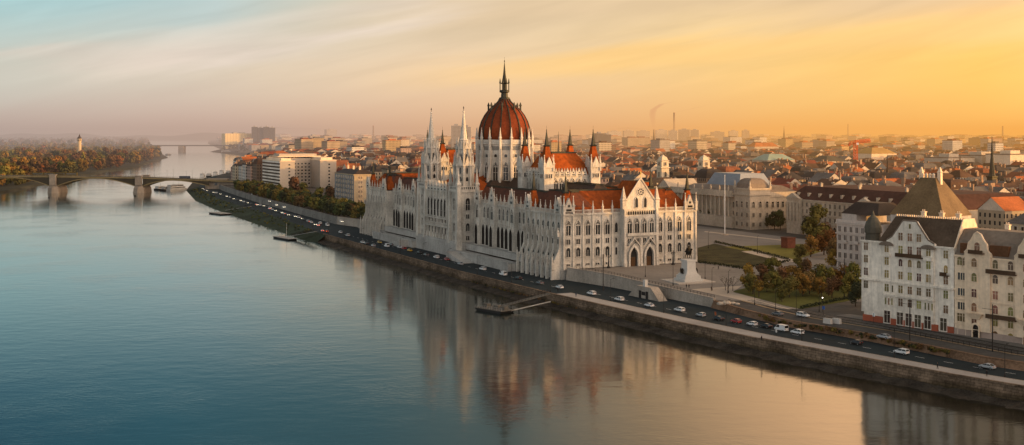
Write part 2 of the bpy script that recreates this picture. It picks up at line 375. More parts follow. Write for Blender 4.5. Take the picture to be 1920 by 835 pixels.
K.new(dr.outputs[0], em.inputs['Strength']); K.new(dr.outputs[0], ab.inputs['Density'])
b = MB(); b.box(-16000, 16000, -400, 21000, -40, 118); haze = b.build('haze', m); tag(haze, 'thin golden morning haze over the river and city', 'haze', kind='stuff')
m.cycles.volume_step_rate = .8 if hasattr(m, 'cycles') and hasattr(m.cycles, 'volume_step_rate') else 0
SC.cycles.volume_step_rate = 1.0; SC.cycles.volume_max_steps = 24

# ================================================================ river
m, nt, N, K = nodes('river_water')
out = N.new('ShaderNodeOutputMaterial')
pos = N.new('ShaderNodeNewGeometry').outputs['Position']
mp = N.new('ShaderNodeMapping'); K.new(pos, mp.inputs[0]); mp.inputs['Rotation'].default_value = (0, 0, R(-20)); mp.inputs['Scale'].default_value = (.9, 1.6, 1)
n1 = noise(nt, mp.outputs[0], .55, 3, .55); n2 = noise(nt, mp.outputs[0], .12, 3, .5); n3 = noise(nt, pos, .022, 3, .55)
swirl = smooth_r = math_n(nt, 'MULTIPLY', math_n(nt, 'SUBTRACT', n3, .47, True), 7.0, True)
hgt = math_n(nt, 'ADD', math_n(nt, 'MULTIPLY', math_n(nt, 'MULTIPLY', n1, .052), math_n(nt, 'ADD', math_n(nt, 'MULTIPLY', swirl, 1.2), .28)), math_n(nt, 'MULTIPLY', n2, .09))
bp = N.new('ShaderNodeBump'); bp.inputs['Strength'].default_value = 1; bp.inputs['Distance'].default_value = .55; K.new(hgt, bp.inputs['Height'])
sx = N.new('ShaderNodeSeparateXYZ'); K.new(pos, sx.inputs[0])
body = ramp(nt, [(.0, (.003, .024, .032)), (.45, (.004, .018, .022)), (.75, (.006, .009, .007)), (1, (.008, .008, .005))], math_n(nt, 'ADD', math_n(nt, 'MULTIPLY', sx.outputs[0], 1/260), .62, True))
df = N.new('ShaderNodeBsdfDiffuse'); K.new(body, df.inputs[0])
gl = N.new('ShaderNodeBsdfGlossy'); gl.inputs['Roughness'].default_value = .095; gl.inputs['Color'].default_value = (.93, .94, .92, 1); K.new(bp.outputs[0], gl.inputs['Normal'])
fr = N.new('ShaderNodeFresnel'); fr.inputs['IOR'].default_value = 1.6; K.new(bp.outputs[0], fr.inputs['Normal'])
mx = N.new('ShaderNodeMixShader'); K.new(math_n(nt, 'MULTIPLY', fr.outputs[0], 1.2, True), mx.inputs[0]); K.new(df.outputs[0], mx.inputs[1]); K.new(gl.outputs[0], mx.inputs[2]); K.new(mx.outputs[0], out.inputs[0])
b = MB(); b.face([(-30000,-380,0),(30000,-380,0),(30000,30000,0),(-30000,30000,0)]); struct(b.build('river', m))

# ================================================================ banks, in the town grid (u along the river, v inland)
def interp(tab, u):
    if u <= tab[0][0]: return tab[0][1]
    for (a, va), (c_, vc) in zip(tab, tab[1:]):
        if u <= c_: return va+(vc-va)*(u-a)/(c_-a)
    return tab[-1][1]
ET = [(-800,175),(-400,45),(-242,2.5),(-223,-2.7),(-157,-14.6),(-121,-18.9),(-39,-25.2),(48,-28.9),(282,-28),(340,-22),(477,-15),(668,-8),(884,14),(964,27),(1203,78),(1457,172),(1989,329),(2760,531),(3697,600),(4281,761),(6635,1173),(9672,1782),(14000,2600)]
UT = [(-800,205),(-400,68),(-300,40),(-216,17.5),(-175,15),(-140,9),(-96,11.5),(-75,10),(-32,7),(-2,1),(0,1),(268,1),(312,9),(343,3),(616,14),(840,30),(1000,48),(1203,100),(1457,194),(1989,350),(2760,551),(3697,622),(4281,782),(6635,1194),(9672,1802),(14000,2620)]
WT = [(-800,171),(-400,41),(-242,-1.8),(-157,-19),(-121,-23),(-39,-29.5),(48,-32.5),(262,-32.5),(285,-36),(340,-34),(452,-32),(591,-27),(747,-17),(884,2),(957,12),(1203,66),(1457,160),(1989,315),(2760,517),(3697,585),(4281,745),(6635,1157),(9672,1766),(14000,2585)]
stations = sorted({u for t_ in (ET, UT, WT) for u, _ in t_} | {-20, -115} | set(range(-380, 1000, 20)))
QZ = 4.5
def strip(name, fa, fb, za, zb, m, us=stations, kind='structure', sub=1):
    b = MB(); rows = []
    for u in us:
        a, c_ = fa(u), fb(u); row = []
        for k in range(sub+1):
            v = a+(c_-a)*k/sub; x, y = L(u, v)
            z0 = za(x, y) if callable(za) else za; z1 = zb(x, y) if callable(zb) else zb
            row.append((x, y, z0+(z1-z0)*k/sub))
        rows.append(row)
    n = sub+1; i = b.add([p for r_ in rows for p in r_])
    for k in range(len(rows)-1):
        for j in range(sub): b.f.append((i+k*n+j, i+k*n+j+1, i+(k+1)*n+j+1, i+(k+1)*n+j)); b.mi.append(0)
    o = b.build(name, m); o['kind'] = kind
    return o
E = lambda u: interp(ET, u)
U = lambda u: interp(UT, u)
W = lambda u: interp(WT, u)
strip('quay_road', E, lambda u: max(U(u), E(u)+3)+.4, QZ, QZ, QUAYROAD)
# upper ground out to the horizon
b = MB(); rows = []
offs = [0, 6, 15, 30, 60, 120, 250, 600, 1800, 6000, 40000]
for u in stations:
    row = []
    for d in offs:
        x, y = L(u, U(u)+d); row.append((x, y, gz(x, y)))
    rows.append(row)
n = len(offs); i = b.add([p for r_ in rows for p in r_])
for k in range(len(rows)-1):
    for j in range(n-1): b.f.append((i+k*n+j, i+k*n+j+1, i+(k+1)*n+j+1, i+(k+1)*n+j)); b.mi.append(0)
struct(b.build('ground', mat('street_ground', (.075, .068, .06), .3, .25, .9)))
b = MB(); b.face([(-60000, 10500, 6), (60000, 10500, 6), (60000, 80000, 6), (-60000, 80000, 6)]); struct(b.build('plain', mat('far_plain', (.06, .06, .04), .4, .01, .9)))
# quay walls: stone wall with coping, riprap foot
def us_between(a, c_): return [u for u in stations if a <= u <= c_]
def quay_wall(name, u0, u1, label, z1=QZ, m=QUAYSTONE):
    b = MB(); us = us_between(u0, u1); i = 0
    ring = []
    for u in us:
        e = E(u); ring.append([(*L(u, e+1.2), 0.2), (*L(u, e-.9), 0.2), (*L(u, e-.3), z1-.25), (*L(u, e-.45), z1-.25), (*L(u, e-.45), z1+.35), (*L(u, e+.35), z1+.35), (*L(u, e+.35), z1-.1)])
    b.loft(ring, 0, True)
    o = b.build(name, [m]); tag(o, label, 'embankment wall', 'quay walls along the river'); return o
quay_wall('embankment_wall', -800, -240, 'rough stone embankment wall nearest the viewer below the cream apartment house', 4.5)
quay_wall('embankment_wall', -242, -157, 'brown stone embankment wall below the white apartment house', 4.7)
quay_wall('embankment_wall', -157, -39, 'long brown stone quay wall below the promenade and the line of white cars', 4.5)
quay_wall('embankment_wall', -39, 268, 'straight grey quay wall along the parliament road between two landing stages')
def bank_z(k): return k
rr = random.Random(5)
b = MB(); rows = []
us = [u for u in stations if u <= 268]
us = sorted(set(us) | set(np.arange(-390, 268, 3.0).tolist()))
for u in us:
    e, w_ = E(u), W(u); row = []
    for k in range(5):
        t_ = k/4; jit = rr.uniform(-.5, .5)
        row.append((*L(u, e-.8+(w_-1.5-e)*t_+jit*(.9 if k else 0)), 1.5*(1-t_)**1.2-.25+rr.uniform(-.3, .35)))
    rows.append(row)
i = b.add([p for r_ in rows for p in r_])
for k in range(len(rows)-1):
    for j in range(4): b.f.append((i+k*5+j, i+k*5+j+1, i+(k+1)*5+j+1, i+(k+1)*5+j)); b.mi.append(0)
o = b.build('riprap_bank', RIPRAP); tag(o, 'dark rubble stones at the foot of the quay walls', 'rubble', kind='stuff')
strip('grassy_bank', lambda u: W(u)-2, lambda u: E(u), -.3, QZ, mat('dark_bank_grass', (.030, .045, .028), .5, .5, .95, bump=.4), us=us_between(262, 964), sub=3)
strip('riverbank', lambda u: W(u)-3, lambda u: E(u), -.3, QZ, mat('far_bank_scrub', (.05, .045, .03), .5, .2, .95), us=[u for u in stations if u >= 964], sub=2)
# retaining wall between the quay and the street
def retain(u0, u1, m, label, par=.0, step=0, base=QZ-.2):
    b = MB(); ring = []
    for u in us_between(u0, u1):
        a = U(u); x, y = L(u, a); z = gz(x, y)+par
        ring.append([(*L(u, a+.7), base), (*L(u, a-.55-step), base), (*L(u, a-.15), z-.3), (*L(u, a-.3), z-.3), (*L(u, a-.3), z), (*L(u, a+.7), z)])
    b.loft(ring, 0, True); o = b.build('retaining_wall', m); tag(o, label, 'retaining wall', 'walls between quay and street')
SMOOTHW = mat('pale_terrace_stone', (.36, .31, .26), .3, .9, .9, streak=.35)
retain(-96, -2, SMOOTHW, 'pale stone terrace wall with dark parapet beside the statue square', 1.0)
retain(-240, -96, BRICKY, 'low brown overgrown wall between the quay road and the tram tracks', .15, .9)
retain(-800, -240, BRICKY, 'low brown wall between roads below the cream apartment house', .15, .9)
retain(268, 340, SMOOTHW, 'curved pale wall with stairs beyond the parliament', .9)
retain(340, 1000, mat('grey_retaining_stone', (.22, .21, .19), .3, .8, .9, streak=.3), 'long grey retaining wall under the row of embankment trees', .8)
# sheets laid on the sloping square
def sheet(name, poly, m, dz=.06, kind='structure', flat=None):
    bm = bmesh.new(); bm.faces.new([bm.verts.new((*p, 0)) for p in poly])
    for uu in (-20, -115):
        x, y = L(uu, 0)
        bmesh.ops.bisect_plane(bm, geom=bm.verts[:]+bm.edges[:]+bm.faces[:], plane_co=(x, y, 0), plane_no=(-SA, CA, 0))
    for v in bm.verts: v.co.z = (gz(v.co.x, v.co.y) if flat is None else flat)+dz
    bmesh.ops.recalc_face_normals(bm, faces=bm.faces[:])
    me = bpy.data.meshes.new(name); bm.to_mesh(me); bm.free(); me.materials.append(m)
    for p in me.polygons:
        if p.normal.z < 0: p.flip()
    o = link(name, me); o['kind'] = kind; return o
def pxs(*pts): return [PG(*p) for p in pts]
def uvs_(*pts): return [L(*p) for p in pts]
sheet('square_pavement', uvs_((-96,13),(-60,11.2),(-32,8.5),(-3,2.5),(-3,75),(120,75),(300,75),(300,190),(40,190),(-70,150),(-125,75)), PAVING, .02)
sheet('lawn', pxs((1308,465),(1340,457),(1395,470),(1473,489),(1392,503),(1308,492)), BED, .06)
sheet('lawn', pxs((1358,463),(1505,458),(1540,472),(1488,489)), LAWN2, .064)
sheet('lawn', pxs((1368,548),(1462,524),(1612,536),(1640,556),(1502,580)), LAWN, .06)
sheet('path', pxs((1296,543),(1392,536),(1374,548),(1500,580),(1470,580)), PALEPAVE, .07)
sheet('path', pxs((1390,472),(1420,470),(1500,490),(1475,493)), PALEPAVE, .07)
b = MB(); b.face([(*P(*q, 9.0), 9.09) for q in ((1322,434),(1320,435.4),(1489,454.4),(1490,452.6))]); struct(b.build('road_marking', PALEPAVE))
sheet('street', uvs_((-800,220),(-300,45),(-216,21),(-175,18),(-140,12),(-96,14),(-120,34),(-175,39),(-216,42),(-300,68),(-800,250)), ASPHALT, .024)
strip('promenade', lambda u: E(u)+.3, lambda u: E(u)+7.6, QZ+.1, QZ+.1, PROMENADE, us=us_between(-800, -39))
strip('kerb', lambda u: E(u)+7.6, lambda u: E(u)+8.0, QZ+.13, QZ+.13, PALEPAVE, us=us_between(-800, -39))
strip('sidewalk', lambda u: U(u)+21, lambda u: U(u)+27.5, lambda x, y: gz(x, y)+.12, lambda x, y: gz(x, y)+.12, PAVING, us=us_between(-400, -130))
# tram tracks: rails in a gravel bed
strip('track_bed', lambda u: U(u)+10.5, lambda u: U(u)+19, lambda x, y: gz(x, y)+.05, lambda x, y: gz(x, y)+.05, mat('track_ballast', (.05, .043, .038), .4, 1, .95), us=us_between(-400, -100))
for d in (12.5, 14.0, 16.5, 18.0):
    b = MB(); ring = []
    for u in us_between(-400, -100):
        p, q = L(u, U(u)+d-.12), L(u, U(u)+d+.12); z = gz(*p)
        ring.append([(*p, z+.06), (*q, z+.06), (*q, z+.2), (*p, z+.2)])
    b.loft(ring); struct(b.build('tram_rail', mat('worn_rail', (.22, .2, .18), .2, 1, .4, metal=.6)))
strip('verge', lambda u: U(u)+9.2, lambda u: U(u)+10.4, lambda x, y: gz(x, y)+.14, lambda x, y: gz(x, y)+.14, mat('dusty_verge', (.30, .22, .14), .3, 1, .95), us=us_between(-400, -100))
# lane lines of the quay road
for nm, off, u0, u1 in (('lane_marking', 15.2, -400, -45), ('lane_marking', 11.5, -20, 262)):
    b = MB(); u = u0
    while u < u1:
        a, c_ = L(u, E(u)+off), L(u+3, E(u+3)+off); a2, c2 = L(u, E(u)+off+.18), L(u+3, E(u+3)+off+.18)
        b.face([(*a, QZ+.012), (*a2, QZ+.012), (*c2, QZ+.012), (*c_, QZ+.012)]); u += 9
    struct(b.build(nm, WHITEPAINT))
# island with its low shore, far banks, hills
b = MB()
isl = [P(*p, 0) for p in ((-140,368),(0,363),(83,346),(198,322),(244,318),(287,303),(313,296),(299,287),(285,280),(255,273))]
isl = isl+[(-6000, 9000), (-3500, 1340)]
cxm = sum(p[0] for p in isl)/len(isl); 
b.face([(*p, 2.2) for p in isl])
ring_in = [(x-6 if x > -3400 else x, y+3, 2.2) for x, y in isl]; ring_out = [(x+6, y-7, -.3) for x, y in isl]
for k in range(len(isl)-1): b.face([ring_out[k], ring_out[k+1], (*isl[k+1], 2.2), (*isl[k], 2.2)])
struct(b.build('island', mat('island_earth', (.055, .05, .03), .5, .1, .95)))
b = MB(); far = [P(*p, 0) for p in ((-100,258.5),(200,259),(290,259.5),(400,260.5))]
rh = random.Random(3)
def ridge(name, x0, x1, y, hf, m, n=120, depth=2500):
    b = MB(); rows = []
    for k in range(n+1):
        x = x0+(x1-x0)*k/n; h = hf(x/(x1-x0)); rows.append([(x, y, 0), (x, y+depth*.35, h*.8), (x, y+depth*.6, h), (x, y+depth, 0)])
    i = b.add([p for r_ in rows for p in r_])
    for k in range(n):
        for j in range(3): b.f.append((i+k*4+j, i+(k+1)*4+j, i+(k+1)*4+j+1, i+k*4+j+1)); b.mi.append(0)
    o = b.build(name, m, smooth=True); return struct(o)
FARHILL = mat('hazy_woodland_hill', (.055, .05, .04), .4, .01, .95)
ridge('hills', -16000, 2500, 17500, lambda t_: 95+30*math.sin(t_*23)+20*math.sin(t_*61+1)+12*math.sin(t_*140)+190*math.exp(-((t_*18500-9150)/800)**2), FARHILL)
ridge('hills', -9000, -1700, 9800, lambda t_: 46+12*math.sin(t_*31)+8*math.sin(t_*83+1), FARHILL, depth=900)
# ================================================================ the parliament (x inland, y up river, z over the square)
PA = empty('parliament_building', (OX, OY, 9.0), AX, 'long white gothic revival palace with red ribbed dome and many spires on the riverbank', 'parliament')
HP = math.pi/2
SOUTHSHADETILE = mat('shade_darkened_south_tile', (.25, .056, .012), .6, .3, .9, tiles=2.2, tint=(.05, .018, .010), spec=.05)  # tile colour darkened to imitate a shaded slope on the entrance block
win_proto('tall', 2.3, 6.6, 'point', .32, .45, 2, (), STONE, GLASS, True)
win_proto('pair', 1.9, 2.2, 'rect', .22, .3, 2)
win_proto('low', 2.1, 4.0, 'round', .25, .35, 2)
win_proto('cellar', 1.7, .9, 'rect', .2, .25, 2)
win_proto('mid', 1.5, 4.6, 'point', .22, .3, 1)
win_proto('lancet', 1.1, 3.6, 'point', .2, .3, 1)
win_proto('small', .9, 2.0, 'rect', .18, .25, 1)
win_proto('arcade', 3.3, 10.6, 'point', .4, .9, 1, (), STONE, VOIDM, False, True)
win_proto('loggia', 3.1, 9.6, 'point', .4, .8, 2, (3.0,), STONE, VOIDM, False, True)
for k_, a_ in dict(wtall=(2.6, 6.6, 'point', .3, .22, 2, (), None, None, True, True), wpair=(2.3, 2.3, 'rect', .2, .12, 2, (), None, None, False, True), wmid=(2.0, 5.6, 'point', .25, .16, 2, (2.6,), None, None, False, True), wlow=(2.5, 4.2, 'round', .25, .16, 2, (), None, None, False, True), wlancet=(1.6, 3.8, 'point', .2, .14, 1, (), None, None, False, True)).items(): win_proto(k_, *a_)
win_proto('drum', 2.7, 9.8, 'point', .4, .6, 2, (4.2,), STONE, GLASS, True)
win_proto('round', 1.7, 1.7, 'round', .3, .4, 1)
win_proto('towerarch', 2.4, 6.4, 'round', .35, .4, 2, (3.0,))
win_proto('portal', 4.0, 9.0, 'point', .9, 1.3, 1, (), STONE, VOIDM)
# ---- pinnacle meshes, shared
def pinnacle_mesh(w, h):
    b = MB(); b.sq(0, 0, [(w, -.6), (w, h*.38), (w*1.35, h*.40), (w*1.35, h*.45), (w*.8, h*.46), (w*.16, h*.93), (w*.5, h*.945), (w*.3, h)]); return b.mesh('pinnacle', STONE)
PIN = {'s': pinnacle_mesh(.34, 4.6), 'm': pinnacle_mesh(.5, 7.5), 'l': pinnacle_mesh(.75, 11), 'x': pinnacle_mesh(.42, 3.4)}
NPIN = [0]; PINREST = MB()
def pin(k, x, y, z):
    NPIN[0] += 1
    if NPIN[0] <= 100: link('pinnacle', PIN[k], PA, (x, y, z))
    else:
        w, h = {'s': (.34, 4.6), 'm': (.5, 7.5), 'l': (.75, 11), 'x': (.42, 3.4)}[k]
        PINREST.sq(x, y, [(w, z-.6), (w, z+h*.4), (w*1.3, z+h*.42), (w*.8, z+h*.46), (w*.2, z+h*.94), (w*.1, z+h)])
WCOUNT = {}
REST = {}
def pw(wall, key, a, z, d=0, name='window', cap=100):
    """window of the parliament: an object while under the cap, then geometry of one shared far part"""
    n = WCOUNT[name] = WCOUNT.get(name, 0)+1
    if n <= cap: return wall.win(key, a, z, d, name)
    f, p = WIN[key]
    fb, pb = REST.setdefault((name, f.materials[0].name, p.materials[0].name), (MB(), MB()))
    for me, mb in ((f, fb), (p, pb)):
        i = len(mb.v)
        for v in me.vertices:
            q = wall.pt(a+v.co.x, d-v.co.y, z+v.co.z); mb.v.append(q)
        for pl in me.polygons: mb.f.append(tuple(i+k for k in pl.vertices)); mb.mi.append(0)
def part(b, name, m, **k): return b.build(name, m, PA, **k)
def balustrade(wall, a0, a1, z, d=.25):
    b = wall.mb(); b.box(a0, a1, -d-.15, -d+.15, z+1.5, z+1.75); b.box(a0, a1, -d-.15, -d+.15, z, z+.25); a = a0+.25
    while a < a1: b.box(a-.11, a+.11, -d-.1, -d+.1, z+.252, z+1.498); a += .62
    part(b, 'balustrade', STONE)
def cornice(wall, a0, a1, z, d=.6, h=.7, m=STONE):
    b = wall.mb(); b.box(a0, a1, -d, -.0, z-h, z-h*.45); b.box(a0, a1, -d*1.35, -.0, z-h*.447, z); part(b, 'cornice', m)
def gablet(wall, a, w, z, h, d0=.3, d1=1.2, rose=True):
    b = wall.mb(); b.slab([(a-w/2, z), (a+w/2, z), (a+w/2, z+h*.18), (a, z+h), (a-w/2, z+h*.18)], -d1, d0)
    o = part(b, 'gable', STONE)
    if rose:
        c = wall.mb(MB()); r = w*.14; c.slab([(a+r*math.cos(k*math.pi/4), z+h*.42+r*math.sin(k*math.pi/4)) for k in range(8)], -d1-.04, -d1+.1); c.build('rosette', GLASS, o)
        c = wall.mb(MB()); c.box(a-w*.3, a+w*.3, -d1-.03, -d1+.1, z+.3, z+h*.2); c.build('opening', GLASS, o)
    return o
def pier(wall, a, z0, z1, out=.55, w=.75, taper=True):
    b = wall.mb(); zm = z0+(z1-z0)*.45
    b.box(a-w/2-.15, a+w/2+.15, -out-.35, 0, z0, z0+(z1-z0)*.12) if taper else None
    b.box(a-w/2, a+w/2, -out, 0, z0+(z1-z0)*.1202 if taper else z0, z1); part(b, 'buttress', STONE)
def spire_roof(x, y, z0, z1, w, zmid=None):
    """steep tiled corner roof ending in a dark metal needle"""
    zmid = zmid or z0+(z1-z0)*.55
    b = MB(); b.sq(x, y, [(w*1.12, z0-.3), (w*1.12, z0), (w*.42, zmid)]); o = part(b, 'spire', TILE)
    b = MB(); b.sq(x, y, [(w*.50, zmid-.02), (w*.62, zmid+.5), (w*.34, zmid+.8), (w*.05, z1-1.2)]); b.lathe([(.05, z1-1.4), (.3, z1-1.0), (.05, z1-.6), (.04, z1+1.2)], 6, x, y); b.build('needle', COPPER, o)
    return o
def roof_hip(x0, x1, y0, y1, z0, h, ix, iy, m=TILE, crest=True):
    b = MB(); b.hip(x0, x1, y0, y1, z0, h, ix, iy); o = part(b, 'roof', m)
    if crest:
        c = MB(); X0, X1, Y0, Y1 = x0+ix-.4, x1-ix+.4, y0+iy-.4, y1-iy+.4; z = z0+h
        c.box(X0, X1, Y0-.1, Y0+.1, z+.003, z+.6); c.box(X0, X1, Y1-.1, Y1+.1, z+.003, z+.6); c.box(X0-.1, X0+.1, Y0+.1, Y1-.1, z+.003, z+.6); c.box(X1-.1, X1+.1, Y0+.1, Y1-.1, z+.003, z+.6)
        c.build('crest', COPPER, o)
    return o
def dormer(x, y, z, rot, parent):
    b = MB().frame(x, y, rot); b.box(-.8, .8, -.2, 2.2, z, z+1.5); b.build('dormer', COPPER, parent)
    c = MB().frame(x, y, rot); c.gable(-1, 1, -.5, 2.2, z+1.5, 1.2, 'y'); c.build('dormer_roof', TILE, parent)

LEN = 265.0
def wing_side(mirror):
    """one half of the palace; mirror flips it about the dome's axis"""
    my = (lambda y: LEN-y) if mirror else (lambda y: y)
    def bx(x0, x1, y0, y1, z0, z1, name='wall', m=STONE):
        a, c_ = sorted((my(y0), my(y1))); b = MB(); b.box(x0, x1, a, c_, z0, z1); return part(b, name, m)
    def hipm(x0, x1, y0, y1, *k, **kw):
        a, c_ = sorted((my(y0), my(y1))); return roof_hip(x0, x1, a, c_, *k, **kw)
    # --- end block
    bx(0, 70, 0, 37, -.5, 24)
    bx(-1.0, 6, -.4, 37, -4.6, -.502, 'plinth', STONE2)
    end = Wall(PA, 0, 0, 0) if not mirror else Wall(PA, 70, LEN, math.pi)
    if not mirror:
        bays = [2.6+4.95*k for k in range(5)]+[50.1+5.25*k for k in range(4)]
        for a in bays:
            pw(end, 'tall', a, 14.6); pw(end, 'pair', a, 10.7); pw(end, 'low', a, 5.2); pw(end, 'cellar', a, 1.2)
        pw(end, 'mid', 27.0, 15.2); pw(end, 'small', 27.0, 10.8); pw(end, 'lancet', 27.0, 5.2)
        for a in [0.4]+[5.07+4.95*k for k in range(5)]+[47.9+5.25*k for k in range(1, 4)]+[69.6]:
            pier(end, a, -.4, 25.0); 
            if 1 < a < 69: pin('s', a, -.3, 25.0)
        cornice(end, 0, 29, 24); cornice(end, 47, 70, 24); balustrade(end, 0, 29, 24.0); balustrade(end, 47, 70, 24.0)
        b = end.mb(); b.box(0, 29, -.25, 0, 13.4, 13.8); b.box(47, 70, -.25, 0, 13.4, 13.8); b.box(0, 29, -.3, 0, 4.1, 4.4); b.box(47, 70, -.3, 0, 4.1, 4.4); b.box(0, 29, -.5, 0, -.4, .8); b.box(47, 70, -.5, 0, -.4, .8); part(b, 'string_course', STONE)
        # projecting entrance front with steep gable
        b = MB(); b.box(29, 47, -3, -.003, -.4, 25.6); part(b, 'wall', STONE)
        b = MB(); b.slab([(29.2, 25.602), (46.8, 25.602), (46.8, 27), (38, 38.6), (29.2, 27)], -3, -2.2); g = part(b, 'gable', STONE)
        b = MB(); b.slab([(29.0, 26.8), (38, 38.9), (47, 26.8), (47, 27.9), (38, 39.9), (29, 27.9)], -3.3, -2.9); b.build('gable_edge', STONE, g)
        b = MB(); b.lathe([(.3, 39.4), (.15, 41), (.5, 41.4), (.05, 42.6)], 6, 38, -3); b.build('finial', GOLD, g)
        fr = Wall(PA, 0, -3, 0)
        b = fr.mb(); b.slab([(38+2.0*math.cos(k*math.pi/8), 33.2+2.0*math.sin(k*math.pi/8)) for k in range(16)], -.18, 0); o = b.build('rose_window', STONE, g)
        b = fr.mb(MB())
        for k in range(8):
            x, z = 38+1.25*math.cos(k*math.pi/4+.4), 33.2+1.25*math.sin(k*math.pi/4+.4); b.slab([(x+.42*math.cos(j*math.pi/3), z+.42*math.sin(j*math.pi/3)) for j in range(6)], -.22, -.1)
        b.slab([(38+.45*math.cos(j*math.pi/3), 33.2+.45*math.sin(j*math.pi/3)) for j in range(6)], -.22, -.1); b.build('pane', GLASS, o)
        for a in (35.7, 40.3): pw(fr, 'mid', a, 26.2)
        for a in (32.1, 35.95, 39.8, 43.65): pw(fr, 'tall', a, 14.8); pw(fr, 'pair', a, 10.2)
        for a in (34.0, 42.2):
            o = fr.win('portal', a, -.3, 0, 'portal'); b = MB(); b.box(-1.1, 1.1, -.25, -.05, 0, 4.4); b.build('door', mat('oak_door', (.09, .045, .02), .3, 2, .6), o)
            b = MB(); b.slab([(-2.9, 9.4), (-2.9, 9.9), (0, 13.3), (2.9, 9.9), (2.9, 9.4), (0, 12.6)][::-1], -1.5, -.003); b.build('hood', STONE, o)
        for a in (29.6, 38.05, 46.4): pier(fr, a, -.4, 12.5 if a == 38.05 else 25.6, .9, 1.2)
        b = fr.mb(MB()); b.box(30.4, 45.7, -1.3, -.003, 13.6, 13.95); b.box(30.4, 45.7, -1.3, -1.15, 13.952, 14.9); b.box(29, 47, -.5, -.003, 24.9, 25.6); part(b, 'balcony', STONE)
        b = fr.mb(MB())
        for k in range(13): a = 30.6+1.2*k; b.slab([(a-.45, 23.0), (a+.45, 23.0), (a+.45, 24.1), (a, 24.8), (a-.45, 24.1)], -.06, -.003)
        part(b, 'blind_arcade', GLASS)
        for a in (29.3, 46.7): b = MB(); b.sq(a, -2.6, [(1.0, 25.6), (1.0, 29.5), (1.25, 29.7), (.9, 30.4), (.12, 35.6)]); part(b, 'turret', STONE)
        b = MB(); b.gable(29.8, 46.2, -2.3, 13, 25.6, 12.2, 'y'); part(b, 'roof', TILE)
        # corner bays: little gables
        for a in (2.6, 66.0): gablet(end, a, 4.4, 25.0, 6.2, .3, .9)
        for a in (.3, 5.0, 63.6, 69.6): pin('m', a, -.45, 24.6)
    else:
        for k in range(12): pw(end, 'tall', 4+5.6*k, 14.6)
    # --- end block, river front: seven bays between stepped flying buttresses
    wf = Wall(PA, 0, 0, -HP) # facing the river: a runs against y
    def A(y): return -my(y)
    for k in range(7):
        y = 3.6+4.95*k
        pw(wf, 'wmid', A(y)+.0, 15.0); pw(wf, 'wpair', A(y), 10.6); pw(wf, 'wlancet', A(y), 5.0); pw(wf, 'wlancet', A(y), -.2)
    for k in range(8):
        y = 1.0+4.95*k; a = A(y)
        b = wf.mb(); b.slab([(0,0)]*0 or [(a-.45, -4.6), (a+.45, -4.6), (a+.45, 25), (a-.45, 25)], -.7, 0)
        fr_ = MB().frame(0, 0, 0)
        # stepped outer buttress in the x-z plane
        yy = my(y)
        fr_.slab([(-5.3, -4.6), (-5.2, 2.2), (-4.1, 2.2), (-3.9, -4.6)][::-1], yy-.45, yy+.45)
        o = part(fr_, 'buttress', STONE); b.build('pier', STONE, o)
        if k == 0:
            fr_ = MB(); fr_.slab([(-.7, -4.6), (-3.9, -4.6), (-4.05, 2.2), (-1.9, 8.2), (-.7, 9.5)], yy-.38, yy+.38); fr_.build('solid_buttress', STONE, o)
        fr_ = MB(); fr_.slab([(-4.4, 1.2), (-4.4, 2.7), (-.7, 10.6), (-.7, 8.2)][::-1], yy-.3, yy+.3); fr_.build('flying_strut', STONE, o)
        fr_ = MB(); fr_.slab([(-1.5, 8.2), (-1.4, 14.6), (-.7, 18.5), (-.7, 8.2)][::-1], yy-.35, yy+.35); fr_.build('upper_pier', STONE, o)
        pin('s', -4.7, yy, 2.2); pin('s', 0-.35, yy, 25.0); pin('x', -1.9, yy, 14.8)
    cornice(wf, min(A(0), A(37)), max(A(0), A(37)), 24); balustrade(wf, min(A(0), A(37)), max(A(0), A(37)), 24.0)
    for y in (3.4, 33.0): gablet(wf, A(y), 4.4, 25.0, 6.4, .3, .9)
    for y in (1.0, 5.9, 30.6, 35.6): pin('m', -.5, my(y), 24.6)
    hipm(2, 68, 1.6, 19, 24.0, 9.6, 6.5, 7.6, m=TILE if mirror else SOUTHSHADETILE)
    hipm(2, 19, 1.8, 36, 24.02, 9.0, 7.0, 6.5, m=WINGSHADETILE)
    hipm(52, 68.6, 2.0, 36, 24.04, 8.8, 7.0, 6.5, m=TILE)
    for x, y in ((3.0, 3.0), (67, 3.0), (3.0, 34.2), (67, 34.2)): spire_roof(x, my(y), 25.0, 42.5, 2.1, 33.0)
    # --- river wing with the tall arcade
    bx(4, 22, 37, 104, -.4, 24)
    wv = Wall(PA, 4, 0, -HP)
    ys = [41.5+4.55*k for k in range(14)]
    for k, y in enumerate(ys):
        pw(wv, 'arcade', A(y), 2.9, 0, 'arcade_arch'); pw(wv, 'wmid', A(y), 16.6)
        pin('s', 3.3, my(y+2.27), 24.6)
    for k in range(15):
        y = 41.5-2.27+4.55*k; a = A(y); pier(wv, a, 2.6, 25, .7, .6, False); 
    bx(-1.6, 3.997, 37.3, 104, -.4, 2.6, 'terrace', STONE2)
    b = wv.mb(); a0, a1 = sorted((A(37.4), A(104))); b.box(a0, a1, -.5, -.003, 14.6, 15.1); b.box(a0, a1, -.3, -.003, 15.9, 16.2); part(b, 'string_course', STONE)
    cornice(wv, a0, a1, 24); balustrade(wv, a0, a1, 24.0)
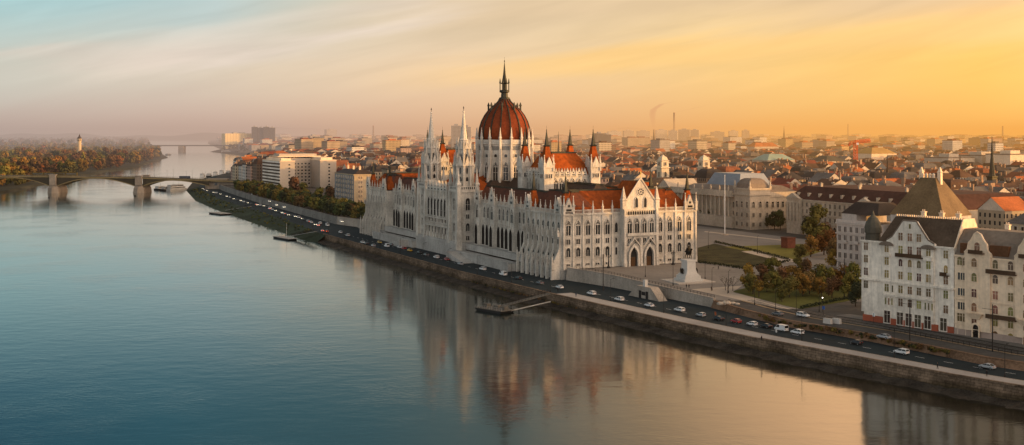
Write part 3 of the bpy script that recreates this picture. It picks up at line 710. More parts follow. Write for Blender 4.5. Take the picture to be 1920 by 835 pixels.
    for y in (55.2, 78.0, 96): # stair turrets with their own gables
        b = MB(); yy = my(y); b.box(2.0, 3.99, yy-2.3, yy+2.3, 2.6, 25.2); o = part(b, 'bay', STONE)
        wb = Wall(PA, 2.0, 0, -HP); gablet(wb, -yy, 4.6, 25.2, 7.6, .0, .5); pw(wb, 'wtall', -yy, 16.4); pw(wb, 'arcade', -yy, 2.9, 0, 'arcade_arch')
        pin('m', 1.9, yy-2.3, 24.4); pin('m', 1.9, yy+2.3, 24.4)
    hipm(4.6, 21.6, 33, 108, 24.0, 7.6, 7.4, 3, m=WINGSHADETILE)
    # base terrace toward the quay and the ramps
    b = MB(); a, c_ = sorted((my(37), my(104))); b.box(-9.0, -1.603, a, c_, -4.6, -1.0); b.box(-9.3, -8.9, a, c_, -.998, -.1); part(b, 'terrace', STONE2)
    b = MB(); yy0, yy1 = my(76), my(98); b.loft([[(-14.5, yy0, -4.6), (-9.01, yy0, -4.6), (-9.01, yy0, -4.2), (-14.5, yy0, -4.2)], [(-14.5, yy1, -4.6), (-9.01, yy1, -4.6), (-9.01, yy1, -.4), (-14.5, yy1, -.4)]]); part(b, 'ramp', STONE2)
    # --- inner courts: spine roof, land wing
    bx(22, 45, 37, 118, -.4, 24.5); hipm(22, 45, 20, 120, 24.5, 10.5, 9.5, 6, m=DARKROOF)
    bx(52, 70, 37, 104, -.4, 24); hipm(52.5, 69.5, 33, 106, 24.02, 8, 7.4, 3, m=TILE)
    bx(60, 78, 38, 60, -.4, 24.6, 'wall'); hipm(60, 78, 38, 60, 24.6, 10.5, 6, 6, m=TILE)
    # --- assembly hall with four turrets
    x0, x1, y0, y1 = 20, 46, 54, 78
    a, c_ = sorted((my(y0), my(y1))); b = MB(); b.box(x0, x1, a, c_, 24, 39); part(b, 'hall_wall', STONE)
    roof_hip(x0, x1, a, c_, 39, 10.5, 6.5, 6.5, m=TILE)
    hs = Wall(PA, 0, a, 0); hw = Wall(PA, x0, 0, -HP); he = Wall(PA, x1, 0, HP)
    for k in range(6):
        pw(hs, 'tall', 25+3.2*k, 30.5) ; gablet(hs, 25+3.2*k, 2.6, 38.6, 3.8, .1, .6); pin('x', 26.6+3.2*k-3.2, a-.4, 39)
        y = (a+c_)/2-8+3.2*k; pw(hw, 'tall', -y, 30.5); gablet(hw, -y, 2.6, 38.6, 3.8, .1, .6); pin('x', x0-.4, y-1.6, 39)
    for tx in (x0, x1):
        for ty in (a, c_):
            b = MB(); b.sq(tx, ty, [(2.6, 24), (2.6, 42.6), (2.95, 42.8), (2.95, 43.6)]); o = part(b, 'turret', STONE)
            for rot, dx, dy in ((0, 0, -2.6), (-HP, -2.6, 0), (HP, 2.6, 0)):
                ww = Wall(o, tx+dx, ty+dy, rot)
                for q in (-1, 0, 1): win(o, 'small', ww.pt(q*1.2, 0, 37.6), rot)
                gb = ww.mb(); gb.slab([(-2.2, 42.7), (2.2, 42.7), (2.2, 43.4), (0, 48.0), (-2.2, 43.4)], -.5, .3); gb.build('gable', STONE, o)
            for sx in (-1, 1):
                for sy in (-1, 1):
                    link('pinnacle', PIN['m'], o, (tx+sx*2.5, ty+sy*2.5, 41.5))
            spire_roof(tx, ty, 43.6, 62.0, 2.3, 53.0)
wing_side(False)
# --- central river front between the two stone towers
b = MB(); b.box(-5, 22, 109, 156, -4.6, 29); part(b, 'wall', STONE)
b = MB(); b.box(-6.8, -5.003, 104, 161, -4.6, 2.2); b.box(-6.2, -5.003, 104.4, 160.6, 2.202, 3.4); part(b, 'plinth', STONE2)
cw = Wall(PA, -5, 0, -HP)
for k in range(6):
    y = 132.5+(k-2.5)*4.6
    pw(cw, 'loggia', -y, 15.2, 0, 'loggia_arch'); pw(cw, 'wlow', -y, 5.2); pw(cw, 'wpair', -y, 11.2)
    gablet(cw, -y, 3.6, 28.8, 5.4, .2, .8); pin('s', -5.4, y-2.3, 29.2)
for k in range(7): pier(cw, -(132.5+(k-3)*4.6), 3.0, 29.5, .8, .8)
pin('s', -5.4, 132.5+2.5*4.6+2.3, 29.2)
cornice(cw, -148, -117, 29); balustrade(cw, -148, -117, 10.1, .9)
b = cw.mb(); b.box(-148, -117, -1.2, -.003, 13.9, 14.5); b.box(-148, -117, -1.2, -.003, 9.5, 10.0); part(b, 'string_course', STONE)
roof_hip(-3, 24, 117, 148, 29, 7.5, 11, 11)
roof_hip(4, 40, 121, 144, 24.5, 13, 6, 9)
def stone_tower(yc, mirror):
    xc = .2; h = 5.2
    b = MB(); b.box(xc-h, xc+h, yc-h, yc+h, -4.6, 30); tw = part(b, 'tower', STONE)
    def sub(mb, nm, m=STONE): return mb.build(nm, m, tw)
    b = MB(); b.box(xc-h-1.4, xc+h+.4, yc-h-1.4, yc+h+1.4, -4.6, 3.0); sub(b, 'plinth', STONE2)
    for sx in (-1, 1):
        for sy in (-1, 1):
            b = MB(); b.sq(xc+sx*h, yc+sy*h, [(1.5, -4.55), (1.45, 8), (1.15, 9.5), (1.1, 20), (.95, 22), (.9, 32), (1.15, 32.4), (1.15, 33.2), (.7, 34), (.1, 41.5)]); sub(b, 'buttress')
    for rot, dx, dy in ((0, 0, -h), (-HP, -h, 0), (HP, h, 0), (math.pi, 0, h)):
        ww = Wall(tw, xc+dx, yc+dy, rot)
        if rot != HP: 
            for key, z in (('towerarch', 19.5), ('pair', 15.2), ('low', 8.8), ('pair', 4.0)): win(tw, key, ww.pt(0, 0, z), rot)
        g = ww.mb(); g.box(-h, h, -.7, -.003, 28.9, 30.0); g.box(-h, h, -.8, -.55, 30.003, 32.0); sub(g, 'balustrade')
        g = ww.mb(MB())
        for k in range(9): g.box(-4.6+1.15*k-.3, -4.6+1.15*k+.3, -.83, -.8, 30.4, 31.6)
        sub(g, 'blind_arcade', GLASS)
    # second stage, octagonal
    b = MB(); o8 = math.pi/8; b.lathe([(4.7, 30), (4.6, 43), (5.1, 43.3), (5.1, 44)], 8, xc, yc, 0, o8); sub(b, 'upper_stage')
    for k in range(8):
        an = k*math.pi/4; ww = Wall(tw, xc+4.28*math.cos(an), yc+4.28*math.sin(an), an+HP)
        win(tw, 'mid', ww.pt(0, 0, 32.5), an+HP); win(tw, 'lancet', ww.pt(0, 0, 38.4), an+HP)
        g = ww.mb(); g.slab([(-1.7, 42.6), (1.7, 42.6), (0, 47.6)], -.9, -.4); sub(g, 'gable')
        an2 = an+o8; b = MB(); b.sq(xc+4.8*math.cos(an2), yc+4.8*math.sin(an2), [(.62, 30), (.55, 42), (.75, 42.3), (.5, 43.5), (.08, 49.5)]); sub(b, 'pinnacle')
    b = MB(); b.lathe([(3.5, 43.9), (3.4, 51), (3.8, 51.3), (3.7, 52), (2.6, 52.3), (2.45, 55.5), (2.8, 55.8), (1.9, 56.5), (.28, 70.2), (.6, 70.5), (.25, 71.2)], 8, xc, yc, 0, o8); sp_ = sub(b, 'spire')
    for k in range(8):
        an = k*math.pi/4; ww = Wall(tw, xc+3.2*math.cos(an), yc+3.2*math.sin(an), an+HP)
        win(tw, 'lancet', ww.pt(0, 0, 45.2), an+HP)
        g = ww.mb(); g.slab([(-1.1, 51.2), (1.1, 51.2), (0, 55.6)], -.7, -.3); sub(g, 'gable')
        an2 = an+o8; b = MB(); b.sq(xc+3.75*math.cos(an2), yc+3.75*math.sin(an2), [(.4, 44), (.36, 51), (.06, 57.5)]); sub(b, 'pinnacle')
        b = MB(); b.tube((xc+5.2*math.cos(an2), yc+5.2*math.sin(an2), 44.5), (xc+3.6*math.cos(an2), yc+3.6*math.sin(an2), 49), .22, .22, 4); sub(b, 'flying_buttress')
    b = MB(); b.lathe([(.12, 71), (.12, 72.2), (.35, 72.5), (.05, 73.6)], 5, xc, yc); sub(b, 'finial', IRON)
stone_tower(109.8, False); stone_tower(155.2, True)
# --- the dome
DX, DY = 34.5, 132.5
NS = 16; a0 = math.pi/NS
b = MB(); b.lathe([(17.5, 24), (17.5, 31), (14.9, 33), (14.3, 33.2), (14.3, 53), (15.0, 53.4), (15.0, 54.6), (13.4, 54.8)], NS, DX, DY, 0, a0); part(b, 'drum', STONE)
b = MB(); b.box(DX-19, DX+19, DY-19, DY+19, 22, 29.5); part(b, 'drum_base', STONE2)
roof_hip(DX-19, DX+19, DY-19, DY+19, 29.5, 4.5, 6, 6, m=DARKROOF, crest=False)
prof = [(13.7, 54.6), (14.15, 57), (14.2, 59.5), (13.8, 62.5), (12.7, 66), (10.9, 69.4), (8.9, 72), (6.6, 74.2), (4.6, 75.8), (3.3, 77.2), (2.7, 78.5)]
b = MB(); b.lathe(prof, NS, DX, DY, 0, a0); dome = part(b, 'dome', MAROON)
for k in range(NS):
    an = a0+2*math.pi*k/NS; b = MB(); ring = []
    for r_, z in prof:
        c, s_ = math.cos(an), math.sin(an); wd = .32 if r_ > 5 else .2
        ring.append([(DX+(r_-.1)*c-s_*wd, DY+(r_-.1)*s_+c*wd, z), (DX+(r_-.1)*c+s_*wd, DY+(r_-.1)*s_-c*wd, z), (DX+(r_+.42)*c+s_*wd, DY+(r_+.42)*s_-c*wd, z), (DX+(r_+.42)*c-s_*wd, DY+(r_+.42)*s_+c*wd, z)])
    b.loft(ring); b.build('rib', COPPER, dome)
    # drum buttress with pinnacle
    c, s_ = math.cos(an), math.sin(an); b = MB().frame(DX, DY, an)
    b.loft([[(14.0,-.62,z),(ro,-.62,z),(ro,.62,z),(14.0,.62,z)] for ro, z in ((18.2, 27), (17.4, 36), (16.2, 41), (15.9, 50), (15.6, 52))]); o = part(b, 'buttress', STONE)
    b = MB(); b.sq(DX+15.5*c, DY+15.5*s_, [(.62, 51), (.55, 56.5), (.75, 56.8), (.5, 57.6), (.08, 62.5)]); b.build('pinnacle', STONE, o)
    am = an+a0; ww = Wall(PA, DX+14.02*math.cos(am), DY+14.02*math.sin(am), am+HP)
    o = ww.win('drum', 0, 34.0, 0, 'drum_window'); ww.win('round', 0, 46.4, 0, 'round_window')
    b = ww.mb(); [b.box(-2.2+.62*j-.16, -2.2+.62*j+.16, -.1, .02, 50.2, 52.4) for j in range(8)]; b.build('blind_arcade', GLASS, PA)
    # flying buttress from the lower ring
    # crown gallery: small lantern lucarnes
    if k % 2 == 0: b = MB(); b.sq(DX+8.9*math.cos(an), DY+8.9*math.sin(an), [(.4, 71.5), (.35, 74.2), (.6, 74.4), (.08, 76.4)]); b.build('lucarne', COPPER, dome)
b = MB(); b.lathe([(3.1, 78.3), (3.1, 79), (2.1, 79.3), (1.9, 81.6), (2.9, 82), (2.9, 83), (1.7, 83.3)], 8, DX, DY); b.lathe([(1.3, 83.2), (1.3, 86.4), (2.3, 86.8), (1.6, 87.4), (1.15, 89.5), (.75, 92), (.14, 98.6)], 8, DX, DY); b.lathe([(.05, 98.4), (.35, 99.2), (.05, 99.8), (.05, 101.5)], 6, DX, DY)
for k in range(8): an = k*math.pi/4; b.sq(DX+2.6*math.cos(an), DY+2.6*math.sin(an), [(.16, 83), (.16, 86.8), (.35, 87), (.04, 89.6)])
b.build('lantern', COPPER, dome)
b = MB()
for k in range(NS):
    an = a0+2*math.pi*(k+.5)/NS
    x, y = DX+15*math.cos(an), DY+15*math.sin(an)
b.lathe([(15.05, 54.602), (15.05, 55.9), (14.75, 55.9), (14.75, 54.602)], 32, DX, DY, 0, 0, False); part(b, 'balustrade', STONE)
wing_side(True)
# east front centre, seen only as roofs
b = MB(); b.box(52, 84, 108, 157, -.4, 26); part(b, 'wall', STONE); roof_hip(52, 84, 108, 157, 26, 11, 9, 9)
if PINREST.v: o = part(PINREST, 'pinnacle', STONE); o['kind'] = 'stuff'
for (nm, fm, pm), (fb, pb) in REST.items():
    o = fb.build(nm, MATS[fm], PA); o['kind'] = 'stuff'; pb.build('pane', MATS[pm], o)['kind'] = 'stuff'
# ================================================================ the other large buildings
CREAM = mat('cream_stucco', (.82, .63, .45), .22, .5, .85, streak=.25)
WHITE = mat('white_stucco', (.84, .75, .64), .26, .5, .85, streak=.5)
PINKG = mat('pinkish_grey_stucco', (.52, .45, .40), .22, .5, .85, streak=.25)
SAND = mat('sandstone', (.48, .40, .31), .25, .5, .85, streak=.3)
REDBASE = mat('red_plinth', (.34, .09, .05), .25, .6, .85)
ZINC = mat('grey_zinc_roof', (.20, .155, .12), .3, .5, .6)
GREENCOP = mat('green_copper', (.085, .078, .060), .3, .8, .6)
for key, a in dict(house=(1.6, 2.5, 'rect', .14, .12, 2, (1.7,), WHITE, WARMGLASS, False, False, .05), housec=(1.65, 2.5, 'rect', .14, .12, 2, (1.7,), CREAM, WARMGLASS, False, False, .05), arched=(1.75, 2.6, 'round', .2, .14, 2, (1.6,), CREAM, WARMGLASS, False, False, .05), archedw=(1.4, 2.4, 'round', .14, .12, 2, (), WHITE, WARMGLASS, False, False, .05),
    bigshop=(2.3, 3.9, 'rect', .16, .16, 2, (2.7,), WHITE, mat('brown_shopfront', (.06, .048, .036), .3, .5, .4, rnd=.8), False, False, .05), wide=(2.5, 2.2, 'rect', .16, .16, 3, (), CREAM, GLASS), slit=(.55, 2.2, 'rect', .1, .12, 1, (), WHITE, WARMGLASS), doorway=(1.9, 5.0, 'round', .35, .4, 1, (3.4,), CREAM, GLASS), attic=(.8, 1.5, 'rect', .12, .12, 1, (), WHITE, WARMGLASS),
    sandw=(1.5, 2.4, 'rect', .25, .25, 2, (), SAND, GLASS), sandarch=(2.8, 5.6, 'round', .4, .5, 1, (), SAND, VOIDM), sandtall=(1.7, 3.6, 'round', .25, .3, 2, (2.2,), SAND, GLASS), off=(2.2, 1.7, 'rect', .12, .12, 1, (), WHITE, GLASS), tan=(1.2, 2.2, 'rect', .15, .2, 2, (), CREAM, GLASS), pink=(1.4, 2.3, 'rect', .2, .2, 2, (), PINKG, GLASS)).items(): win_proto(key, *a)
def chimneys(o, spots, z, m=CREAM):
    for x, y in spots:
        b = MB(); b.box(x-.7, x+.7, y-.5, y+.5, z-2.5, z+1.6); b.box(x-.85, x+.85, y-.65, y+.65, z+1.602, z+1.9)
        for q in (-.35, .35): b.lathe([(.2, z+1.9), (.16, z+2.6)], 6, x+q, y)
        b.build('chimney', m, o)
FD = math.atan2(-.795, .606)   # direction of the two big facades at the lower end of the square
A0 = P(1621, 601, 6.5)
# ---- white apartment house
WB = empty('apartment_building', (*A0, 6.9), FD, 'white stucco apartment house with curved gable, red plinth and domed corner turret', 'apartment house')
def wp(b, nm, m, par=None, **k): return b.build(nm, m, par or WB, **k)
b = MB(); b.box(-1.2, 32.8, 0, 17, 2.6, 26.2); wp(b, 'wall', WHITE)
b = MB(); b.box(-.2, 32.8, 0, 17, -1, 2.598)
wp(b, 'ground_floor', WHITE)
wf = Wall(WB, 0, 0, 0)
for x0, x1 in ((-.6, 7.2), (10.2, 12.6), (14.9, 16.0), (18.2, 19.4), (21.6, 22.4), (25.4, 27.4), (30.2, 32.8)):
    b = MB(); b.box(x0, x1, -.12 if x1 < 8 or x0 > 26 else -.75, -.003, -1, 1.7); wp(b, 'plinth', REDBASE)
b = MB(); b.box(7.4, 26, -.6, -.003, 1.702, 26.2); wp(b, 'risalit', WHITE)
rz = Wall(WB, 0, -.6, 0)
g = MB(); pts = [(8.6, 26.202), (26.6, 26.202), (26.2, 26.9), (24.0, 28.0), (22.0, 30.6), (19.8, 33.6), (15.0, 33.6), (12.8, 30.6), (11.0, 28.2), (9.0, 27.0)]
g.slab(pts, -.6, .6); gb = wp(g, 'gable', WHITE)
g = MB(); o1 = [(x, z) for x, z in pts[2:]]
for (xa, za), (xb, zb) in zip(o1, o1[1:]): g.tube((xa, -.45, za+.1), (xb, -.45, zb+.1), .28, .28, 5)
g.build('coping', ZINC, gb)
rz.win('attic', 17.6, 31.2)
for a in (14.2, 17.6, 20.9): rz.win('house', a, 27.2)
for z, key in ((23.0, 'house'), (18.9, 'archedw'), (14.7, 'house'), (10.2, 'house'), (6.0, 'house')):
    for a in (14.2, 17.6, 20.9): rz.win(key, a, z)
for z in (23.0, 18.9, 14.7, 10.2): rz.win('house', 9.0, z); rz.win('house', 24.3, z)
for q in range(3): rz.win('slit', 8.6+1.2*q, 6.0); rz.win('slit', 23.2+1.2*q, 6.0)
rz.win('slit', 11.2, 10.2); rz.win('slit', 26.0-1.0, 14.7)
for z in (23.0, 18.9, 14.7, 10.4): wf.win('house', .6, z)
for z, key in ((22.7, 'house'), (18.2, 'archedw'), (14.6, 'house'), (10.2, 'house'), (5.6, 'house')): wf.win(key, 30.0, z)
for a in (9.2, 14.0, 17.2, 20.5, 24.0): rz.win('bigshop', a, .1, 0, 'shop_window')
wf.win('bigshop', 29.2, .1, 0, 'shop_window')
def slab(x0, x1, out, z, h=.35, m=None, nm='cornice', par=None):
    b = MB(); b.box(x0, x1, -out, -.003, z, z+h); return wp(b, nm, m or WHITE, par)
slab(-1.5, 33, 1.0, 13.3, .45); slab(8, 26.2, 1.5, 9.0, .4); slab(-1.3, 10.4, .5, 26.25-.4, .5); slab(24.8, 33, .5, 25.85, .5)
for a, z, w_ in ((17.6, 22.2, 9.6), (30.0, 17.5, 2.4)):
    b = MB(); b.box(a-w_/2, a+w_/2, -1.7, -.603 if w_ > 4 else -.003, z-.25, z); b.box(a-w_/2, a+w_/2, -1.7, -1.62, z+.002, z+1.0); o = wp(b, 'balcony', mat('brown_ironwork', (.085, .05, .03), .3, 2, .7))
for a in (9.0, 24.3):
    b = MB(); n = 8; b.slab([(a-2.6, 25.2)]+[(a-2.6*math.cos(math.pi*k/n), 25.3+1.25*math.sin(math.pi*k/n)) for k in range(n+1)]+[(a+2.6, 25.2)], -1.2, -.61); wp(b, 'window_hood', ZINC)
    b = MB(); b.box(a-1.5, a+1.5, -1.3, -.603, 21.6, 22.6); wp(b, 'balcony', WHITE)
# roof: dark steep slate with light ridge
b = MB(); b.loft([[(5, .3, 26.2), (32.6, .3, 26.2), (32.6, 16.5, 26.2), (5, 16.5, 26.2)], [(8.5, 5.2, 34.6), (32.5, 5.2, 34.6), (32.5, 11, 34.6), (8.5, 11, 34.6)]]); rf = wp(b, 'roof', mat('brown_grey_slate', (.105, .072, .05), .4, .8, .8, tiles=2.0))
b = MB(); [b.box(8.6+.8*k, 9.0+.8*k, 5.0, 5.4, 34.6, 35.2) for k in range(30)]; b.build('ridge_tile', CREAM, rf)
b = MB(); b.lathe([(2.5, 26.2), (2.4, 28.6), (2.8, 28.7), (2.8, 29.1), (2.75, 30.5), (2.3, 32.2), (1.5, 33.6), (.5, 34.6), (.15, 36)], 10, 1.6, 2.4, 0); t = wp(b, 'corner_turret', GREENCOP)
b = MB(); b.slabx([(.2, 26), (16.3, 26), (11.2, 34.9), (5.0, 34.9)], 32.55, 32.95); wp(b, 'firewall', CREAM)
chimneys(WB, [(20, 13.5), (26, 13.5), (13, 14)], 34)
# ---- cream apartment house
CB = empty('apartment_building', (A0[0]+.606*33.02, A0[1]-.795*33.02, 6.5), FD, 'cream stucco apartment house with two curved gables and grey mansard roof', 'apartment house')
def cp(b, nm, m, par=None, **k): return b.build(nm, m, par or CB, **k)
b = MB(); b.box(0, 46, 0, 17, -1, 24.6); cp(b, 'wall', CREAM)
cf = Wall(CB, 0, 0, 0)
b = MB(); b.box(0, 46, -.15, -.003, -1, 2.0); cp(b, 'plinth', mat('pinkish_plinth', (.40, .30, .25), .2, .6, .9))
gx = (8.0, 24.2, 41)
for gxx in gx:
    b = MB(); x = gxx; b.box(x-4.2, x+4.2, -.7, -.003, 2.0, 24.6); cp(b, 'risalit', CREAM)
    pts = [(x-4.4, 24.602), (x+4.4, 24.602), (x+4.3, 25.6), (x+3.3, 26.6), (x+2.9, 28.6), (x+2.0, 29.6), (x+1.0, 31.4), (x, 32), (x-1.0, 31.4), (x-2.0, 29.6), (x-2.9, 28.6), (x-3.3, 26.6), (x-4.3, 25.6)]
    b = MB(); b.slab(pts, -.7, .4); g = cp(b, 'gable', CREAM)
    b = MB(); [b.tube((xa, -.6, za+.1), (xb, -.6, zb+.1), .25, .25, 5) for (xa, za), (xb, zb) in zip(pts[2:], pts[3:])]; b.build('coping', CREAM, g)
    Wall(CB, 0, -.7, 0).win('arched', x, 26.4); b = MB(); b.box(x-2.4, x+2.4, -1.9, -.703, 25.5, 25.8); b.box(x-2.4, x+2.4, -1.9, -1.8, 25.802, 26.7); cp(b, 'balcony', mat('brown_ironwork', (.085, .05, .03), .3, 2, .7))
for a, d in [(1.8, 0), (3.7, 0), (7.0, .7), (13.5, 0), (18.4, 0), (23.6, .7), (30.0, 0), (35, 0), (40, .7), (44.5, 0)]:
    ww = Wall(CB, 0, -d, 0)
    for z, key in ((21.5, 'arched'), (17.0, 'arched'), (12.2, 'housec'), (7.9, 'arched'), (4.2, 'housec')):
        if a == 3.7 and z not in (21.5, 4.2): continue
        if a == 1.8 and z not in (21.5, 4.2): ww.win('wide', 2.4, z, 0); continue
        ww.win(key, a, z)
    if a > 9: ww.win('arched', a, .1); 
    elif a < 3: ww.win('wide', 2.5, -.3)
Wall(CB, 0, -.7, 0).win('doorway', 7.6, -1.0, 0, 'entrance')
for z in (3.6, 11.2, 24.3):
    b = MB(); b.box(-.1, 46, -.35, -.003, z-.2, z+.15); cp(b, 'cornice', CREAM)
for a, z, w_ in ((15.9, 20.3, 9.5), (15.9, 6.8, 9.5), (32.5, 20.3, 8.5)):
    b = MB(); b.box(a-w_/2, a+w_/2, -1.5, -.38, z-.3, z); b.box(a-w_/2, a+w_/2, -1.5, -1.4, z+.002, z+1.0); cp(b, 'balcony', mat('brown_ironwork', (.085, .05, .03), .3, 2, .7))
for a in (7.6, 23.6): b = MB(); b.loft([[(a-1.2, -.703, 5.6), (a+1.2, -.703, 5.6), (a+1.2, -1.0, 5.6), (a-1.2, -1.0, 5.6)], [(a-2.6, -.703, 7.4), (a+2.6, -.703, 7.4), (a+2.6, -2.0, 7.4), (a-2.6, -2.0, 7.4)]]); cp(b, 'balcony', CREAM)
b = MB(); b.loft([[(.1, .3, 24.6), (46, .3, 24.6), (46, 16.8, 24.6), (.1, 16.8, 24.6)], [(.1, 2.2, 29.2), (46, 2.2, 29.2), (46, 15, 29.2), (.1, 15, 29.2)], [(.1, 5.4, 32.4), (46, 5.4, 32.4), (46, 12, 32.4), (.1, 12, 32.4)]]); rf = cp(b, 'roof', ZINC)
for a, w_ in ((14.5, 6), (32, 6), (2.8, 2.4)):
    b = MB(); b.box(a-w_/2, a+w_/2, .4, 4, 25.2, 28.3); o = b.build('dormer', mat('brown_boarding', (.13, .06, .03), .3, 1, .8), rf)
chimneys(CB, [(10, 13), (19, 13.5), (28, 13), (37, 13)], 32)
# ---- pinkish corner house and the pyramid roof behind
pc = P(1569, 512, 7.2)
PB = empty('apartment_building', (*pc, 7.0), R(-60), 'pinkish grey stucco house with small balconies beyond the white apartment house', 'apartment house')
b = MB(); b.box(0, 24, 0, 22, -1, 22.6); b.build('wall', PINKG, PB)
pf = Wall(PB, 0, 0, 0); ps = Wall(PB, 0, 22, -HP)
for k in range(7):
    for j, z in enumerate((18.6, 14.8, 11.0, 7.2, 3.0)): pf.win('pink', 1.8+3.3*k, z); 
for k in range(6):
    for z in (18.6, 14.8, 11.0, 7.2, 3.0): ps.win('pink', 2+3.5*k, z)
for x0, x1, d in ((-.4, 24.2, .6),):
    for z in (22.0, 17.6, 6.2): b = MB(); b.box(x0, x1, -d, -.003, z, z+.45); b.build('cornice', PINKG, PB)
for a in (5.1, 11.7, 18.3): b = MB(); b.box(a-1.6, a+1.6, -1.2, -.003, 13.9, 14.2); b.box(a-1.6, a+1.6, -1.2, -1.12, 14.202, 15.1); b.build('balcony', PINKG, PB)
b = MB(); b.box(-.2, 24.1, -.2, 0, 22.602, 24.0); b.box(-.2, 0, .003, 22, 22.602, 24.0); b.build('parapet', PINKG, PB)
b = MB(); b.box(1.5, 10, 1.5, 20, 22.602, 26.5); b.build('attic_storey', PINKG, PB)
b = MB(); b.hip(1.5, 22, 1.5, 20, 26.5, 5.0, 4, 5); b.build('roof', DARKROOF, PB)
pyc = P(1745, 405, 34.0)
QB = empty('apartment_building', (*pyc, 8.0), R(-50), 'tall house crowned by a great steep pyramid roof with paired chimneys', 'apartment house')
b = MB(); b.box(-12, 12, -11, 11, 0, 26.5); b.build('wall', PINKG, QB)
b = MB(); b.loft([[(-12.3,-11.3,26.5),(12.3,-11.3,26.5),(12.3,11.3,26.5),(-12.3,11.3,26.5)],[(-3.4,-2.2,42),(3.4,-2.2,42),(3.4,2.2,42),(-3.4,2.2,42)]]); rf = b.build('roof', mat('golden_brown_slate', (.19, .125, .065), .35, .9, .7, tiles=1.3), QB)
for x in (-4.2, 4.2): b = MB(); b.sq(x, 0, [(.8, 36), (.75, 44.2), (.95, 44.4), (.6, 44.8), (.2, 46.4)]); b.build('chimney', CREAM, QB)
for x in (-2.4, -.8, .8, 2.4): b = MB(); b.sq(x, -1.8, [(.4, 41.6), (.4, 43), (.5, 43.1), (.2, 43.9)]); b.build('crest', CREAM, rf)
# ---- neighbours on the town side: museum with twin towers, ministry
mc = P(1407, 431, 9.0)
MU = empty('museum_building', (*mc, 9.0), AX, 'monumental sandstone museum with long colonnade, statues on the parapet and two bell towers', 'museum')
def mpart(b, nm, m, par=None, **k): return b.build(nm, m, par or MU, **k)
b = MB(); b.box(0, 52, 0, 84, -1, 21); mpart(b, 'wall', SAND)
mw = Wall(MU, 0, 0, -HP); ms = Wall(MU, 0, 0, 0)
b = MB(); b.box(-1.6, 14, -1.6, 14, -1, 24.5); mpart(b, 'corner_pavilion', SAND)
b = MB(); b.box(-2.4, 14.6, -2.4, 14.6, 21.0, 22.0); b.box(-2.2, 14.4, -2.2, 14.4, 24.502, 25.4); mpart(b, 'cornice', SAND)
b = MB(); b.sq(6.2, 6.2, [(7.2, 25.4), (6.6, 28.2), (5.0, 30.5), (3.4, 31.4)]); mpart(b, 'pavilion_roof', ZINC)
for x, y in ((-1.6, -1.6), (13.6, -1.6), (-1.6, 13.6)):
    b = MB(); b.sq(x, y, [(.8, 25.4), (.8, 26.6)]); b.lathe([(.5, 26.6), (.7, 28), (.5, 29), (.25, 29.3), (.35, 29.8), (.05, 30.3)], 6, x, y); mpart(b, 'statue', SAND)
for a in (1.0, 6.2, 11.4):
    for wl in (Wall(MU, 0, -1.6, 0), Wall(MU, -1.6, 0, -HP)):
        s_ = 1 if wl.rot == 0 else -1
        wl.win('sandtall', s_*a, 13.6); wl.win('sandw', s_*a, 7.8); wl.win('sandw', s_*a, 2.0)
for k in range(9):
    a = 17+3.9*k; ms.win('sandtall', a, 13.2); ms.win('sandw', a, 8.4); ms.win('sandw', a, 2.2)
cols = []
for k in range(14):
    y = 17+4.7*k
    mw.win('sandtall', -y, 12.6); mw.win('sandw', -y, 8.2); mw.win('sandarch', -y, .4, 0, 'arcade_arch')
    b = MB(); b.lathe([(.75, 7.2), (.62, 8), (.55, 18.6), (.85, 19.4)], 8, -2.2, y+2.35); mpart(b, 'column', SAND)
    if k % 2 == 0: b = MB(); b.lathe([(.45, 23.2), (.65, 24.6), (.45, 25.4), (.22, 25.7), (.32, 26.2), (.05, 26.6)], 6, -2.4, y+2.35); mpart(b, 'statue', SAND)
b = MB(); b.box(-3.2, -.003, 14.6, 84, -1, 7.0); b.box(-3.4, -.003, 14.6, 84, 19.4, 21.4); b.box(-3.2, -2.6, 14.6, 84, 21.402, 23.2); mpart(b, 'portico', SAND)
b = MB(); b.box(14.6, 52.6, -.7, -.003, 19.8, 21.2); b.box(14.6, 52, -.4, 0, 21.202, 22.8); b.box(14.6, 52, -.4, -.003, 6.6, 7.1); mpart(b, 'cornice', SAND)
b = MB(); b.hip(2, 50, 15, 82, 21.0, 4.5, 8, 8); mpart(b, 'roof', ZINC)
b = MB(); b.hip(14, 40, 30, 66, 25, 8.0, 4, 4); mpart(b, 'glass_roof', mat('bluish_glass_roof', (.20, .22, .25), .2, .5, .35, spec=.5))
b = MB(); b.gable(-2.5, 22, 84.002, 102, 21, 7, 'x', 0, 0); mpart(b, 'pediment', SAND)
b = MB(); b.box(0, 50, 84.002, 120, -1, 21); mpart(b, 'wall', SAND)
for px_, py_ in ((1320, 330), (1243, 330)):
    x, y = P(px_, py_, 34.0); u, v = UV(x, y); u0, v0 = UV(*mc); tx, ty = v-v0, u-u0
    b = MB(); b.sq(tx, ty, [(3.6, 0), (3.6, 31), (4.3, 31.3), (4.3, 32), (3.4, 32.2), (3.3, 37), (4.0, 37.3), (2.8, 38), (2.3, 40), (1.3, 40.6), (.1, 42)]); t = mpart(b, 'tower', mat('sunlit_look_tower_stone', (.66, .55, .40), .2, .5, .85, streak=.25))  # tower stone lightened in colour to look sunlit
    for rot, dx, dy in ((0, 0, -3.62), (-HP, -3.62, 0)):
        ww = Wall(t, tx+dx, ty+dy, rot); o = win(t, 'sandtall', ww.pt(0, 0, 24.5), rot); o = win(t, 'sandw', ww.pt(0, .0, 33.4), rot)
mn = P(1476, 436, 9.0)
MI = empty('ministry_building', (*mn, 9.0), AX, 'long sandstone ministry with arcaded ground floor and dark red brown mansard roof', 'office building')
